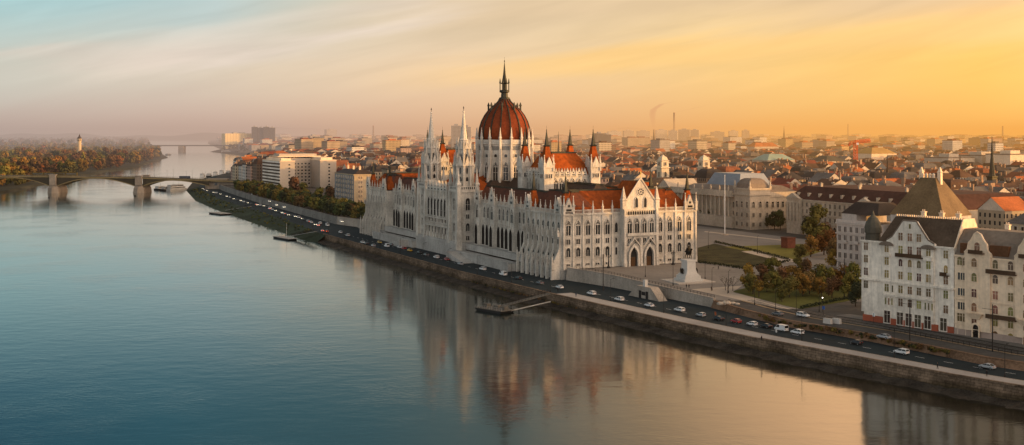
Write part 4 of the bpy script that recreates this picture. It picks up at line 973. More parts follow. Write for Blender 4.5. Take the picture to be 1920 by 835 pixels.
b = MB(); b.box(0, 60, -125, 0, -1, 20.5); b.build('wall', SAND, MI)
iw = Wall(MI, 0, 0, -HP); i2 = Wall(MI, 0, 0, math.pi)
for k in range(31):
    y = 2+4.0*k
    iw.win('sandarch', y, .3, 0, 'arcade_arch') if k % 1 == 0 else None
    iw.win('sandw', y, 8.4); iw.win('sandw', y, 12.6); iw.win('sandw', y, 16.4)
for z in (7.0, 11.6, 19.9): b = MB(); b.box(-.7, -.003, -125, 0, z, z+.6); b.build('cornice', SAND, MI)
for y0 in (-4, -64):
    b = MB(); b.box(-2.0, -.003, y0-10, y0+2, -1, 21.0); o = b.build('risalit', SAND, MI)
    for q in range(4): c = MB(); c.lathe([(.55, 7.5), (.5, 18.5)], 8, -2.5, y0-8.5+3*q); c.build('column', SAND, o)
    c = MB(); c.slabx([(y0-10.3, 21.002), (y0+2.3, 21.002), (y0-4, 24.2)], -3, -1); c.build('pediment', SAND, o)
b = MB(); b.loft([[(-.4, -125.3, 20.5), (60, -125.3, 20.5), (60, .3, 20.5), (-.4, .3, 20.5)], [(7, -118, 28), (53, -118, 28), (53, -8, 28), (7, -8, 28)]]); rf = b.build('roof', mat('dark_red_brown_slate', (.075, .034, .026), .4, .25, .8), MI)
chimneys(MI, [(9, -20), (9, -52), (9, -88), (26, -34)], 28, SAND)
for k in range(12): b = MB(); b.box(1.4, 3.2, -8-9.4*k-.7, -8-9.4*k+.7, 21.6, 24.4); b.build('dormer', SAND, rf)
# ---- river side beyond the parliament: striped office block, tan corner house, small houses
oc = P(525, 355, 9.0)
OB = empty('office_building', (*oc, 9.0), AX, 'modern pale office block with horizontal window bands beside the bridge head', 'office block')
PANEL = mat('warm_concrete_panel', (.42, .36, .30), .12, .4, .85)
b = MB(); b.box(0, 16, 0, 75, -1, 29); b.build('wing', PANEL, OB)
b = MB(); b.box(44, 62, 2, 75, -1, 29.5); b.build('wing', PANEL, OB)
b = MB(); b.box(16.003, 43.997, 38, 75, -1, 31.5); b.build('link_block', PANEL, OB)
for x0, x1, y0, z in ((-.3, 16.3, -.3, 29), (43.7, 62.3, 1.7, 29.5), (8, 56, 40, 33)):
    b = MB(); b.box(x0, x1, y0, 75.3, z+.002, z+.8); b.build('roof', CREAM, OB)
    b = MB(); b.box(x0+3, x1-3, y0+6, 70, z+.802, z+3.2); b.build('penthouse', CREAM if z < 33 else PANEL, OB)
for k in range(8): # ribbon windows on the river side
    b = MB(); b.box(-.12, 0, 1, 74, 1.5+3.45*k, 3.1+3.45*k); b.build('ribbon_window', GLASS, OB)
    b = MB(); b.box(-.5, 0, .5, 74.5, 3.15+3.45*k, 4.7+3.45*k); b.build('spandrel', WHITE, OB)
o1 = Wall(OB, 0, 0, 0); o2 = Wall(OB, 0, 2, 0); o3 = Wall(OB, 0, 38, 0); o4 = Wall(OB, 16, 0, HP)
for k in range(7):
    z = 3.0+3.6*k
    o1.win('off', 10, z, 0); o2.win('off', 54, z, 0)
    for a in range(7): o3.win('off', 18.2+4*a, z)
    for a in range(8): o4.win('off', 3.5+4.2*a, z)
tc_ = P(664, 393, 9.0)
TB = empty('apartment_building', (*tc_, 9.0), AX, 'six-storey tan house with grey balconied river side beside the parliament', 'apartment house')
TANW = mat('tan_stucco', (.42, .33, .22), .2, .5, .85, streak=.2); GREYW = mat('grey_stucco', (.27, .27, .27), .25, .5, .85, streak=.3)
b = MB(); b.box(0, 17, 0, 49, -1, 27); b.build('wall', TANW, TB)
b = MB(); b.box(-.4, -.003, .5, 49, -1, 27.0); b.build('facing', GREYW, TB)
tw_ = Wall(TB, 0, 0, 0); tv = Wall(TB, -.4, 0, -HP)
for k in range(7):
    z = 1.8+3.6*k
    for a in (4.0, 6.0, 11, 13): tw_.win('tan', a, z)
    for j in range(10): tv.win('tan', -(3+4.6*j), z)
    if k > 0:
        for y in (8, 19, 30, 41): b = MB(); b.box(-1.9, -.403, y-3, y+3, z-.5, z-.3); b.box(-1.9, -1.8, y-3, y+3, z-.298, z+.6); b.build('balcony', GREYW, TB)
b = MB(); b.box(-.8, 17.4, -.5, 49, 26.4, 27.2); b.build('cornice', TANW, TB)
b = MB(); b.hip(0, 17, 0, 49, 27.2, 3.2, 6, 6); b.build('roof', DARKROOF, TB)
b = MB(); b.box(-7, 3.5, 24, 49, -1, 30); 
chimneys(TB, [(8, 10), (8, 26), (8, 40)], 31)
# ================================================================ the town behind: houses row upon row
HWALL = {}
for nm, col in dict(ochre=(.46,.33,.17), cream=(.52,.43,.31), greyish=(.36,.34,.32), buff=(.44,.36,.27), white=(.58,.55,.50), pinkish=(.44,.31,.25), brown=(.22,.15,.105), sandy=(.40,.31,.21)).items():
    HWALL[nm] = mat('house_'+nm, col, .18, .4, .9, streak=.2, windows=(2.9, 3.5, .19, .28))
HROOF = {}
for nm, col in dict(orange=(.40,.12,.04), rust=(.22,.08,.042), dark=(.05,.042,.04), brown=(.10,.055,.036), grey=(.14,.125,.115), maroon=(.17,.045,.03)).items():
    HROOF[nm] = mat('roof_'+nm, col, .35, .7, .8)
ROOFWORDS = dict(orange='orange tiled', rust='rusty tiled', dark='dark slate', brown='brown tiled', grey='grey metal', maroon='maroon tiled')
rc = random.Random(77)
win_proto('far', 1.5, 2.2, 'rect', .22, .16, 1, (), HWALL['white'] if 0 else STONE, GLASS)
CAPM = mat('chimney_brick', (.40, .26, .17), .3, 1, .9)
LIDM = mat('pale_render_gable', (.55, .46, .36), .2, .5, .9)
def house_parts(b_wall, b_roof, b_chim, w, d, h, rt, rh, rnd):
    """walls, roof and chimneys of one house about its own middle"""
    b_wall.box(-w/2, w/2, -d/2, d/2, -1, h)
    if rt == 'gable':
        b_roof.gable(-w/2, w/2, -d/2, d/2, h, rh, 'x' if w >= d else 'y', 0, 1)
    elif rt == 'hip':
        i = min(w, d)*.42; b_roof.hip(-w/2, w/2, -d/2, d/2, h, rh, i, i)
    elif rt == 'mansard':
        b_roof.loft([[(-w/2,-d/2,h),(w/2,-d/2,h),(w/2,d/2,h),(-w/2,d/2,h)],[(-w/2+1.6,-d/2+1.6,h+rh*.75),(w/2-1.6,-d/2+1.6,h+rh*.75),(w/2-1.6,d/2-1.6,h+rh*.75),(-w/2+1.6,d/2-1.6,h+rh*.75)],[(-w/2+4,-d/2+4,h+rh),(w/2-4,-d/2+4,h+rh),(w/2-4,d/2-4,h+rh),(-w/2+4,d/2-4,h+rh)]])
    else:
        b_roof.box(-w/2-.3, w/2+.3, -d/2-.3, d/2+.3, h+.003, h+.9); b_roof.box(-w/5, w/4, -d/5, d/4, h+.903, h+3.2)
    if b_chim is not None:
        for k in range(rnd.randint(1, 4)):
            x, y = rnd.uniform(-w*.36, w*.36), rnd.uniform(-d*.3, d*.3)
            ww_, l_ = rnd.uniform(.35, .5), rnd.uniform(.6, 1.5)
            b_chim.append((x, y, ww_, l_, h+rh*.3, h+rh+rnd.uniform(.4, 1.8)))
LM = [(495,'the twin slab tower'), (560,'the striped office block'), (664,'the tan corner house'), (745,'the far parliament wing'), (838,'the stone parliament towers'), (946,'the parliament dome'), (1050,'the turreted assembly hall'), (1130,'the palace roofs'), (1193,'the entrance gable'), (1264,'the smoking chimney'), (1318,'the museum bell tower'), (1405,'the museum corner'), (1500,'the ministry building'), (1605,'the orange crane'), (1690,'the pinkish corner house'), (1745,'the pyramid roof'), (1860,'the slender church spire'), (1960,'the cream house')]
# candidates in the town grid, near to far
HERO = [(-14, 300, -40, 195)]      # (u0,u1,v0,v1) kept free: palace and square
KEEP = []
for o_, (a_, b_, c_, d_) in ((MU, (-3, 54, -3, 122)), (MI, (-3, 62, -128, 2)), (PB, (-2, 26, -2, 24)), (QB, (-17, 17, -16, 16)), (WB, (-2, 34, -3, 19)), (CB, (-2, 48, -3, 19)), (OB, (-2, 64, -2, 77)), (TB, (-3, 20, -2, 51))):
    KEEP.append((o_.location.x, o_.location.y, math.cos(o_.rotation_euler.z), math.sin(o_.rotation_euler.z), a_, b_, c_, d_))
def free(x, y, r):
    u, v = UV(x, y)
    if -150 < u < 320 and -60 < v < 206: return False
    if u < 40 and v < 215 and x < 100+ (y-300)*.33: return False
    if 255 < u < 850 and v < 142: return False
    if 105 < u < 140 and v < 275: return False
    for ox, oy, c, s, x0, x1, y0, y1 in KEEP:
        dx, dy = x-ox, y-oy; lx, ly = dx*c+dy*s, -dx*s+dy*c
        if x0-r < lx < x1+r and y0-r < ly < y1+r: return False
    return v > U(u)+32
cand = []
def grid(u0, u1, v0, v1, du, dv, street, jit):
    u = u0
    while u < u1:
        v = v0; k = 0
        while v < v1:
            x, y = L(u+rc.uniform(-jit, jit), v+rc.uniform(-jit, jit))
            if y > 120 and -.60 < x/y < 1.1 and free(x, y, max(du, dv)*.42): cand.append((x, y, rc.uniform(.84, 1.0)*dv, rc.uniform(.8, .98)*du))  # range runs past the frame: unseen houses added to block the low sun
            k += 1; v += dv + (street if k % 4 == 0 else 0)
        u += du + (street if int((u-u0)/du) % 3 == 2 else 0)
grid(-330, 1500, 20, 1750, 20, 19, 10, 2)
cand.sort(key=lambda q: q[1])
sky_line = np.full(2400, 900.0)     # lowest picture row already covered, to find what the photo could show
def cover(x, y, r, ztop, strict=False):
    p0, p1 = int(px_of(x-r, y))+200, int(px_of(x+r, y))+201
    p0, p1 = max(0, p0), min(2399, max(p1, p0+1))
    if p1 <= p0: return 0
    top = py_of(y, ztop); seg = sky_line[p0:p1]
    vis = float(np.maximum(seg-top, 0).mean())*(p1-p0)
    if 200 < p1 and p0 < 2120: np.minimum(seg, top, out=seg)
    else: vis = 0
    return vis
for o_, r_, z_, n_ in ((PB, 0, 30, 24), (WB, 0, 36, 33), (CB, 0, 35, 46)):
    c, s = math.cos(o_.rotation_euler.z), math.sin(o_.rotation_euler.z)
    for k in range(0, n_, 2): cover(o_.location.x+c*k, o_.location.y+s*k, 3, z_)
for k in range(0, 265, 4):
    for v_ in (0, 20, 34, 50): cover(*L(k, v_), 3, 39 if 20 <= v_ <= 34 else 36)
for k in range(0, 70, 3): cover(*L(0, k), 3, 38)
for o_, w_, d0, d1, z_ in ((MU, 52, 0, 120, 33), (MI, 60, -125, 0, 36), (OB, 62, 0, 75, 38), (TB, 17, 0, 49, 38)):
    c, s = math.cos(o_.rotation_euler.z), math.sin(o_.rotation_euler.z)
    for a_ in range(0, w_, 4):
        for e_ in range(d0, d1, 6): cover(o_.location.x+c*a_-s*e_, o_.location.y+s*a_+c*e_, 3, z_)
houses, hidden = [], []
for (x, y, w_, d_) in cand:
    h = rc.choice((15, 17, 18, 19, 20, 21, 22, 24)); rt = rc.choices(('gable', 'hip', 'mansard', 'flat'), (5, 3, 2, 1.6))[0]
    rh = {'gable': rc.uniform(4, 6.5), 'hip': rc.uniform(3.5, 6), 'mansard': rc.uniform(5, 7), 'flat': 1.5}[rt]
    wall = rc.choice(list(HWALL)); roof = rc.choices(list(HROOF), (.9, 1.8, 3, 3, 3, 1.2))[0] if rt != 'flat' else rc.choice(('grey', 'dark'))
    vis = cover(x, y, max(w_, d_)*.55, 9+h+rh)
    (houses if vis > 14 else hidden).append((vis, x, y, w_, d_, h, rt, rh, wall, roof))
houses.sort(key=lambda q: -q[0])
hidden += houses[300:]; houses = houses[:300]; houses.sort(key=lambda q: q[2])
count = {}
for k, (vis, x, y, w_, d_, h, rt, rh, wall, roof) in enumerate(houses):
    px = px_of(x, y); lm = min(LM, key=lambda q: abs(q[0]-px))[1]
    n_ = count[lm] = count.get(lm, 0)+1
    lab = f"{wall.replace('_', ' ')} house with {ROOFWORDS[roof]} {rt} roof, {nth(n_)} back behind {lm}"
    o = empty('town_house', (x, y, gz(x, y)), AX+rc.choice((0, 0, 0, math.pi/2))+rc.uniform(-.05, .05), lab, 'house', 'town houses behind the parliament and the square')
    bw, br, bc = MB(), MB(), []
    house_parts(bw, br, bc, w_, d_, h, rt, rh, rc)
    bw.build('wall', HWALL[wall] if y > 620 else mat('plain_'+wall, {'ochre':(.46,.33,.17), 'cream':(.52,.43,.31), 'greyish':(.36,.34,.32), 'buff':(.44,.36,.27), 'white':(.58,.55,.50), 'pinkish':(.44,.31,.25), 'brown':(.22,.15,.105), 'sandy':(.40,.31,.21)}[wall], .18, .4, .9, streak=.2), o, uv=True)
    ro = br.build('roof', [HROOF[roof], LIDM], o)
    for (cx_, cy_, a_, l_, z0, z1) in bc:
        b = MB(); b.box(cx_-a_, cx_+a_, cy_-l_, cy_+l_, z0, z1); b.box(cx_-a_-.12, cx_+a_+.12, cy_-l_-.12, cy_+l_+.12, z1+.002, z1+.25); b.build('chimney', CAPM, ro)
    if y < 620 and vis > 20: # nearest houses: real windows on the sides one sees
        for rot, dx, dy, ln in ((0, 0, -d_/2, w_), (-math.pi/2, -w_/2, 0, d_)):
            ww = Wall(o, dx, dy, rot); n2 = int(ln/3.4)
            for i in range(n2):
                for z in range(2): ww.win('far', -ln/2+ln*(i+.5)/n2, h-3.4-3.6*z)
    if rt in ('mansard', 'gable') and y < 900 and vis > 50:
        for q in range(3):
            b = MB(); xx = -w_*.3+w_*.3*q; b.box(xx-.6, xx+.6, -d_/2+.5, -d_/2+2.6, h+.8, h+2.6); b.build('dormer', LIDM, ro)
# everything further out, what the front rows hide, and the unseen sun-blocking houses: one mass of roofs too many to count
wm, rm = list(HWALL), list(HROOF)
cw_, cr_ = MB(), MB()
def mass(x, y, w_, d_, h, rt, rh, wall, roof, ang):
    bw, br = MB(), MB(); house_parts(bw, br, None, w_, d_, h, rt, rh, rc)
    c, s = math.cos(ang), math.sin(ang); z = gz(x, y)
    for src, dst, mi in ((bw, cw_, wm.index(wall)), (br, cr_, rm.index(roof))):
        i = len(dst.v); dst.v.extend((x+p*c-q*s, y+p*s+q*c, z+r_) for p, q, r_ in src.v)
        dst.f.extend(tuple(i+j for j in f) for f in src.f); dst.mi.extend(len(rm) if (m_ == 1 and dst is cr_) else mi for m_ in src.mi)
for (vis, x, y, w_, d_, h, rt, rh, wall, roof) in hidden: mass(x, y, w_, d_, h, rt, rh, wall, roof, AX)
y = 1500.0
while y < 9500:
    st = 24+(y-1500)*.011; x = -.60*y
    while x < .62*y:
        xx, yy = x+rc.uniform(-.3, .3)*st, y+rc.uniform(-.4, .4)*st
        u, v = UV(xx, yy)
        if v > U(u)+45 and not (u < 1500 and v < 1750 and y < 1900 and free(xx, yy, 1) and u > -330 and v < 1740) and rc.random() < .86:
            park = math.sin(xx*.004+1)*math.sin(yy*.003) > .72
            if not park:
                h = rc.choice((12, 15, 18, 20, 22, 24)) if rc.random() < .93 else rc.uniform(28, 46)
                rt = rc.choices(('gable', 'hip', 'flat'), (4, 2, 3))[0] if h < 26 else 'flat'
                mass(xx, yy, st*rc.uniform(.55, .95), st*rc.uniform(.5, .8), h, rt, rc.uniform(3, 6), rc.choice(wm), rc.choice(rm), AX+rc.choice((0, 1.571, .3)))
        x += st
    y += st*1.05
o = cw_.build('city_quarter', [HWALL[k] for k in wm], uv=True); tag(o, 'endless town of small houses fading into the haze', 'city', kind='stuff')
r2 = cr_.build('roofs', [HROOF[k] for k in rm]+[LIDM], o); r2['kind'] = 'stuff'
# ---- single far landmarks
def tower_block(px, Y, w_, d_, ztop, wall, label, parts=1, rot=AX, name='tower_block', cat='tower block'):
    x = (px-CX)/F*Y; o = empty(name, (x, Y, 6), rot, label, cat)
    for k in range(parts):
        b = MB(); x0 = -w_/2+w_*k/parts; b.box(x0+.3, x0+w_/parts-.3, -d_/2+(k % 2)*4, d_/2+(k % 2)*4, -2, ztop-6-(k % 2)*3); b.build('wall', wall, o, uv=True)
        b = MB(); b.box(x0+w_/parts*.3, x0+w_/parts*.7, -d_/4, d_/4, ztop-6-(k % 2)*3+.003, ztop-2-(k % 2)*3); b.build('roof_housing', HWALL['greyish'], o)
    return o
SLABM = mat('dark_glazed_slab', (.13, .13, .14), .2, .2, .6, windows=(3, 3, .4, .3)); SLABP = mat('pale_slab', (.40, .36, .32), .15, .2, .8, windows=(3, 3, .2, .25))
tower_block(494, 4300, 84, 30, 88, SLABM, 'grey twin slab tower standing above the far river bank', 4, R(8))
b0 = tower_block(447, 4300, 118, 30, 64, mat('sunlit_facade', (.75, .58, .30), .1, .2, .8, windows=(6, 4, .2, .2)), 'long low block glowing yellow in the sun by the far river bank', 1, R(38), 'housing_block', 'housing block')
tower_block(865, 2700, 46, 26, 84, SLABP, 'broad high rise slab between the stone towers and the dome', 2, R(0))
tower_block(1130, 3000, 40, 26, 66, SLABM, 'dark high rise pair beyond the assembly hall turret', 2, R(10))
tower_block(588, 3600, 30, 26, 58, SLABP, 'pale cube of flats above the striped office block', 1)
tower_block(905, 7800, 50, 40, 90, SLABP, 'lone distant tower on the horizon just behind the dome', 1)
tower_block(620, 6500, 60, 40, 84, SLABP, 'faint distant high rise on the skyline beyond the office block', 1)
k = 0
for px, zt, wd in ((1152, 62, 60), (1178, 66, 50), (1206, 64, 60), (1240, 68, 50), (1262, 66, 40), (1283, 70, 50), (1303, 68, 36), (1345, 60, 60), (1375, 64, 40), (1398, 66, 30)):
    k += 1; tower_block(px, 5200+rc.uniform(-300, 300), wd, 18, zt+10, rc.choice((SLABP, HWALL['white'])), f'{nth(k)} pale panel block along the skyline, counted from the assembly hall toward the museum', 1, R(rc.uniform(-20, 20)), 'panel_block', 'tower block')['group'] = 'panel blocks on the skyline'
# chimneys with smoke
def smoke(pts, radii, label, dens):
    m, nt, N, K = nodes('smoke_plume'); out = N.new('ShaderNodeOutputMaterial'); ab = N.new('ShaderNodeVolumeAbsorption'); em = N.new('ShaderNodeEmission'); ad = N.new('ShaderNodeAddShader')
    ab.inputs['Color'].default_value = (0, 0, 0, 1); ab.inputs['Density'].default_value = dens; em.inputs[0].default_value = (*srgb(214, 150, 112), 1); em.inputs[1].default_value = dens
    K.new(ab.outputs[0], ad.inputs[0]); K.new(em.outputs[0], ad.inputs[1]); K.new(ad.outputs[0], out.inputs['Volume'])
    b = MB(); ring = []
    for (x, y, z), r_ in zip(pts, radii): ring.append([(x+r_*math.cos(q*math.pi/5)*(1+.25*math.sin(q*2+z)), y+r_*math.sin(q*math.pi/5), z+r_*.25*math.cos(q*math.pi/5+1)) for q in range(10)])
    b.loft(ring); o = b.build('smoke', m, smooth=True); tag(o, label, 'smoke', kind='stuff')
def stack(px, Y, ztop, r, label):
    x = (px-CX)/F*Y; o = empty('factory_chimney', (x, Y, 6), 0, label, 'chimney')
    b = MB(); b.lathe([(r, 0), (r*.62, ztop-14), (r*.62, ztop-8)], 10); b.build('shaft', mat('grey_stack', (.20, .15, .13), .2, .1, .9), o)
    b = MB(); b.lathe([(r*.72, ztop-8), (r*.72, ztop-6), (r*.6, ztop-6)], 10); b.build('rim', mat('red_band', (.3, .08, .05)), o); return x
x = stack(1264, 6200, 172, 7, 'tall factory chimney trailing thin smoke on the skyline')
smoke([(x, 6200, 172), (x+40, 6200, 182), (x+95, 6210, 192), (x+150, 6210, 205), (x+190, 6200, 216)], (3, 8, 11, 9, 4), 'thin smoke drifting from the tall chimney', .02)
x = stack(1226, 6000, 82, 7, 'short factory chimney below the thick pink plume')
smoke([(x, 6000, 84), (x-4, 6000, 120), (x-8, 6000, 160), (x-2, 6000, 185), (x+40, 6000, 212), (x+110, 6010, 226)], (5, 13, 17, 19, 17, 6), 'thick pink plume rising from the short chimney', .02)
stack(1880, 5200, 96, 5, 'slim chimney on the hazy skyline above the slender church spire'); stack(700, 5600, 100, 5, 'slim chimney on the skyline beyond the tan corner house'); stack(1590, 6000, 110, 4, 'slim mast-like chimney on the skyline just before the orange crane')
def church(px, Y, ztop, wr, label, m=DARKROOF, shaft=SAND, zs=.45):
    x = (px-CX)/F*Y; o = empty('church_spire', (x, Y, 8), AX, label, 'church spire'); h = ztop-8
    b = MB(); b.sq(0, 0, [(wr, 0), (wr, h*zs), (wr*1.15, h*zs+.3), (wr*1.15, h*zs+1.2)]); b.build('tower', shaft, o)
    b = MB(); b.lathe([(wr*1.05, h*zs+1.2), (wr*.85, h*zs+3), (wr*.35, h*.75), (.12, h)], 8); b.build('spire', m, o)
    b = MB(); b.gable(-wr*1.8, wr*1.8, wr, wr*8, h*zs*.55, wr*1.6, 'y'); b.box(-wr*1.7, wr*1.7, wr, wr*8, -1, h*zs*.55-.003); b.build('nave', shaft, o)
church(1226, 3300, 78, 5, 'dark pointed church spire below the smoke plume'); church(1860, 900, 66, 2.6, 'slender dark green church spire above the roofs near the cream house', COPPER, COPPER)
church(1800, 1300, 45, 2.4, 'small dark spire between the pyramid roof and the slender church spire'); church(1047, 1700, 70, 2.0, 'needle-like spire seen between the assembly hall turrets', COPPER)
church(1470, 4200, 92, 5, 'faint distant spire on the skyline above the ministry'); church(1664, 1000, 50, 2, 'tiny dark spire just beside the orange crane')
# tower crane
x, y = P(1604, 318, 22); o = empty('tower_crane', (x, y, 9), 0, 'orange red tower crane rising over the roofs behind the ministry', 'crane')
CR = mat('crane_orange_red', (.75, .10, .02), .1, 1, .5)
def lattice(b, p, q, w_, n):
    p, q = Vector(p), Vector(q); d = q-p; a = d.normalized().orthogonal().normalized(); c = d.normalized().cross(a); cs = [a*w_+c*w_, a*w_-c*w_, -a*w_-c*w_, -a*w_+c*w_]
    for k in cs: b.tube(p+k, q+k, w_*.22, w_*.22, 4)
    for k in range(n):
        for j in range(4): b.tube(p+d*k/n+cs[j], p+d*(k+1)/n+cs[(j+1) % 4], w_*.15, w_*.15, 4)
sc_ = (y/F); zt = H-9+(248-268)*sc_
b = MB(); lattice(b, (0, 0, 0), (0, 0, zt), 1.9, 13); b.build('mast', CR, o)
b = MB(); lattice(b, (0, 0, zt+1), (28*sc_, 0, zt+3), 1.5, 13); b.build('jib', CR, o)
b = MB(); lattice(b, (0, 0, zt+1), (-12*sc_, 0, zt-1), 1.5, 5); b.build('counter_jib', CR, o)
b = MB(); b.box(-13*sc_, -10*sc_, -1.5, 1.5, zt-4, zt-.5); b.build('counterweight', CR, o)
b = MB(); lattice(b, (0, 0, zt+1), (0, 0, zt+5*sc_), .8, 3); b.tube((0,0,zt+5*sc_), (26*sc_,0,zt+3.6), .12, .12, 4); b.tube((0,0,zt+5*sc_), (-11*sc_,0,zt), .12, .12, 4); b.build('head', CR, o)
b = MB(); b.box(.3, 3.2, -2.6, -1.3, zt-2.5, zt); b.build('cab', WHITEPAINT, o)
# large flat-roofed sunlit blocks near the slender spire, green copper roofs near the crane
def block(px, py, z, w_, d_, wall, roof, label, rh=1, rot=AX, rt='flat'):
    x, y = P(px, py, z); o = empty('large_block', (x, y, 8), rot, label, 'office block'); b = MB(); b.box(-w_/2, w_/2, -d_/2, d_/2, -1, z-8); b.build('wall', wall, o, uv=True)
    b = MB(); (b.hip(-w_/2, w_/2, -d_/2, d_/2, z-8, rh, min(w_, d_)*.35, min(w_, d_)*.35) if rt == 'hip' else b.box(-w_/2-.3, w_/2+.3, -d_/2-.3, d_/2+.3, z-7.997, z-8+rh)); b.build('roof', roof, o)
    if rt == 'flat': b = MB(); b.box(-w_/6, w_/5, -d_/6, d_/4, z-8+rh+.003, z-4.5+rh); b.build('penthouse', wall, o)
block(1840, 292, 42, 44, 40, LIDM, ZINC, 'pale windowless block glowing in the sun beside the slender spire'); block(1780, 296, 40, 40, 36, LIDM, ZINC, 'pale cubic block with dark roof between pyramid roof and slender spire'); block(1895, 290, 44, 40, 34, CREAM, ZINC, 'cream cubic block at the edge of the view past the slender spire')
block(1552, 302, 36, 30, 30, SAND, GREENCOP, 'sandstone building with green copper roof between ministry and orange crane', 6, AX, 'hip'); block(1450, 300, 36, 40, 30, SAND, mat('pale_green_copper', (.26, .34, .28), .2, .6, .7), 'building with pale green copper roof above the museum', 7, AX, 'hip')
block(1430, 275, 40, 60, 26, SAND, HROOF['orange'], 'long building with orange hipped roof far beyond the museum', 8, AX, 'hip'); block(1640, 288, 40, 44, 36, CREAM, mat('golden_roof', (.40, .24, .08), .2, .6, .7), 'palace-like block with golden hipped roof just past the orange crane', 8, AX, 'hip')
block(1265, 290, 26, 60, 34, HWALL['white'], mat('white_flat_roof', (.55, .5, .46), .1), 'low hall with broad white roof beyond the palace roofs')
# ================================================================ trees
def leaf_mat(name, a, b):
    m, nt, N, K = nodes(name); out = N.new('ShaderNodeOutputMaterial'); bs = N.new('ShaderNodeBsdfPrincipled'); K.new(bs.outputs[0], out.inputs[0])
    oi = N.new('ShaderNodeObjectInfo'); tcn = N.new('ShaderNodeTexCoord').outputs['Object']
    f = math_n(nt, 'ADD', math_n(nt, 'MULTIPLY', noise(nt, tcn, .45, 3), .75), math_n(nt, 'MULTIPLY', noise(nt, tcn, 3.0, 2), .35))
    c = ramp(nt, [(.3, tuple(k*.45 for k in a)), (.5, a), (.72, b)], f)
    hs = N.new('ShaderNodeHueSaturation'); K.new(c, hs.inputs['Color']); K.new(math_n(nt, 'ADD', math_n(nt, 'MULTIPLY', oi.outputs['Random'], .05), .475), hs.inputs['Hue'])
    K.new(math_n(nt, 'ADD', math_n(nt, 'MULTIPLY', math_n(nt, 'FRACT', math_n(nt, 'MULTIPLY', oi.outputs['Random'], 13.7)), .6), .7), hs.inputs['Value'])
    K.new(hs.outputs[0], bs.inputs['Base Color']); bs.inputs['Roughness'].default_value = .8; bs.inputs['Specular IOR Level'].default_value = .15
    return m
LEAF = dict(orange=leaf_mat('orange_leaves', (.15, .075, .018), (.25, .115, .024)), olive=leaf_mat('olive_leaves', (.080, .072, .018), (.15, .11, .024)), green=leaf_mat('green_leaves', (.035, .05, .018), (.07, .078, .022)),
            yellow=leaf_mat('yellow_leaves', (.16, .115, .022), (.28, .17, .03)), brown=leaf_mat('brown_leaves', (.10, .062, .026), (.16, .088, .032)), dark=leaf_mat('dark_leaves', (.018, .028, .014), (.038, .042, .018)))
BARK = mat('bark', (.06, .045, .035), .3, 2, .95)
rt_ = random.Random(9)
def crown_mesh(w, h, base, n, size, seed, blobs=14, shape='round'):
    """leaf-sized faces gathered in clumps through an uneven crown, w wide, from base up to h"""
    r = random.Random(seed); b = MB(); cs = []
    for k in range(blobs):
        t = r.random() if k else .8
        if shape == 'column': rad = w*.5*(.55+.45*math.sin(math.pi*min(1, t*.9+.1))); 
        else: rad = w*.5*math.sin(math.pi*(.16+.8*t))**.7
        an = r.uniform(0, 6.283); rr_ = rad*r.uniform(.25, .8)
        cs.append((rr_*math.cos(an), rr_*math.sin(an), base+(h-base)*(.08+.84*t), w*r.uniform(.14, .25)))
    for k in range(n):
        cx_, cy_, cz_, cr = cs[r.randrange(blobs)]
        d = Vector((r.gauss(0, 1), r.gauss(0, 1), r.gauss(0, .8))); d.normalize(); d *= cr*r.uniform(.55, 1.08)
        p = Vector((cx_, cy_, cz_))+d; nrm = (d.normalized()+Vector((r.uniform(-.6, .6), r.uniform(-.6, .6), r.uniform(-.2, .8)))).normalized()
        a = nrm.orthogonal().normalized(); a.rotate(Matrix.Rotation(r.uniform(0, 6.28), 3, nrm)); c_ = nrm.cross(a); s = size*r.uniform(.6, 1.35)
        b.face([tuple(p+a*s), tuple(p+c_*s*.7), tuple(p-a*s), tuple(p-c_*s*.7)])
    return b, cs
def tree_proto(w, h, base, n, size, seed, leaf, shape='round', blobs=14):
    b, cs = crown_mesh(w, h, base, n, size, seed, blobs, shape)
    cm = b.mesh('crown', LEAF[leaf]); t = MB(); tr = max(.14, h*.022)
    t.tube((0, 0, -.3), (0, 0, base*.9), tr*1.3, tr, 7); t.tube((0, 0, base*.9), (0, 0, h*.72), tr, tr*.3, 6)
    for cx_, cy_, cz_, cr in cs[:8]: t.tube((0, 0, base*.7+rt_.uniform(0, h*.2)), (cx_, cy_, cz_), tr*.5, tr*.12, 5)
    return cm, t.mesh('trunk', BARK)
def bare_proto(h, seed):
    r = random.Random(seed); t = MB()
    def grow(p, d, l, rad, lev):
        q = p+d*l; t.tube(p, q, rad, rad*.62, 5)
        if lev == 0: return
        for k in range(3 if lev > 1 else 4):
            nd = (d+Vector((r.uniform(-.75, .75), r.uniform(-.75, .75), r.uniform(-.05, .45)))).normalized(); grow(q, nd, l*r.uniform(.6, .85), rad*.58, lev-1)
    grow(Vector((0, 0, -.2)), Vector((0, 0, 1)), h*.3, h*.02, 4); return t.mesh('branches', BARK)
PROTO = {}
def proto(key, *a, **k): PROTO[key] = [tree_proto(a[0], a[1], a[2], a[3], a[4], sd, a[5], **k) for sd in range(3)]
for lf in LEAF:
    proto(lf, 9, 11, 2.4, 1700, .42, lf); proto(lf+'_far', 13, 15, 2.0, 620, 1.15, lf, blobs=11); 
proto('poplar', 6, 24, 2.0, 500, 1.0, 'yellow', shape='column', blobs=12); proto('young', 4.2, 7.5, 2.0, 900, .30, 'orange', shape='column', blobs=9)
def tree(kind, x, y, z, s, label, group, name='tree', tall=1):
    cm, tm = PROTO[kind][rt_.randrange(3)]
    o = empty(name, (x, y, z), rt_.uniform(0, 6.28), label, 'tree', group); o.scale = (s*rt_.uniform(.9, 1.1), s*rt_.uniform(.9, 1.1), s*tall*rt_.uniform(.9, 1.1))
    link('trunk', tm, o); link('crown', cm, o); return o
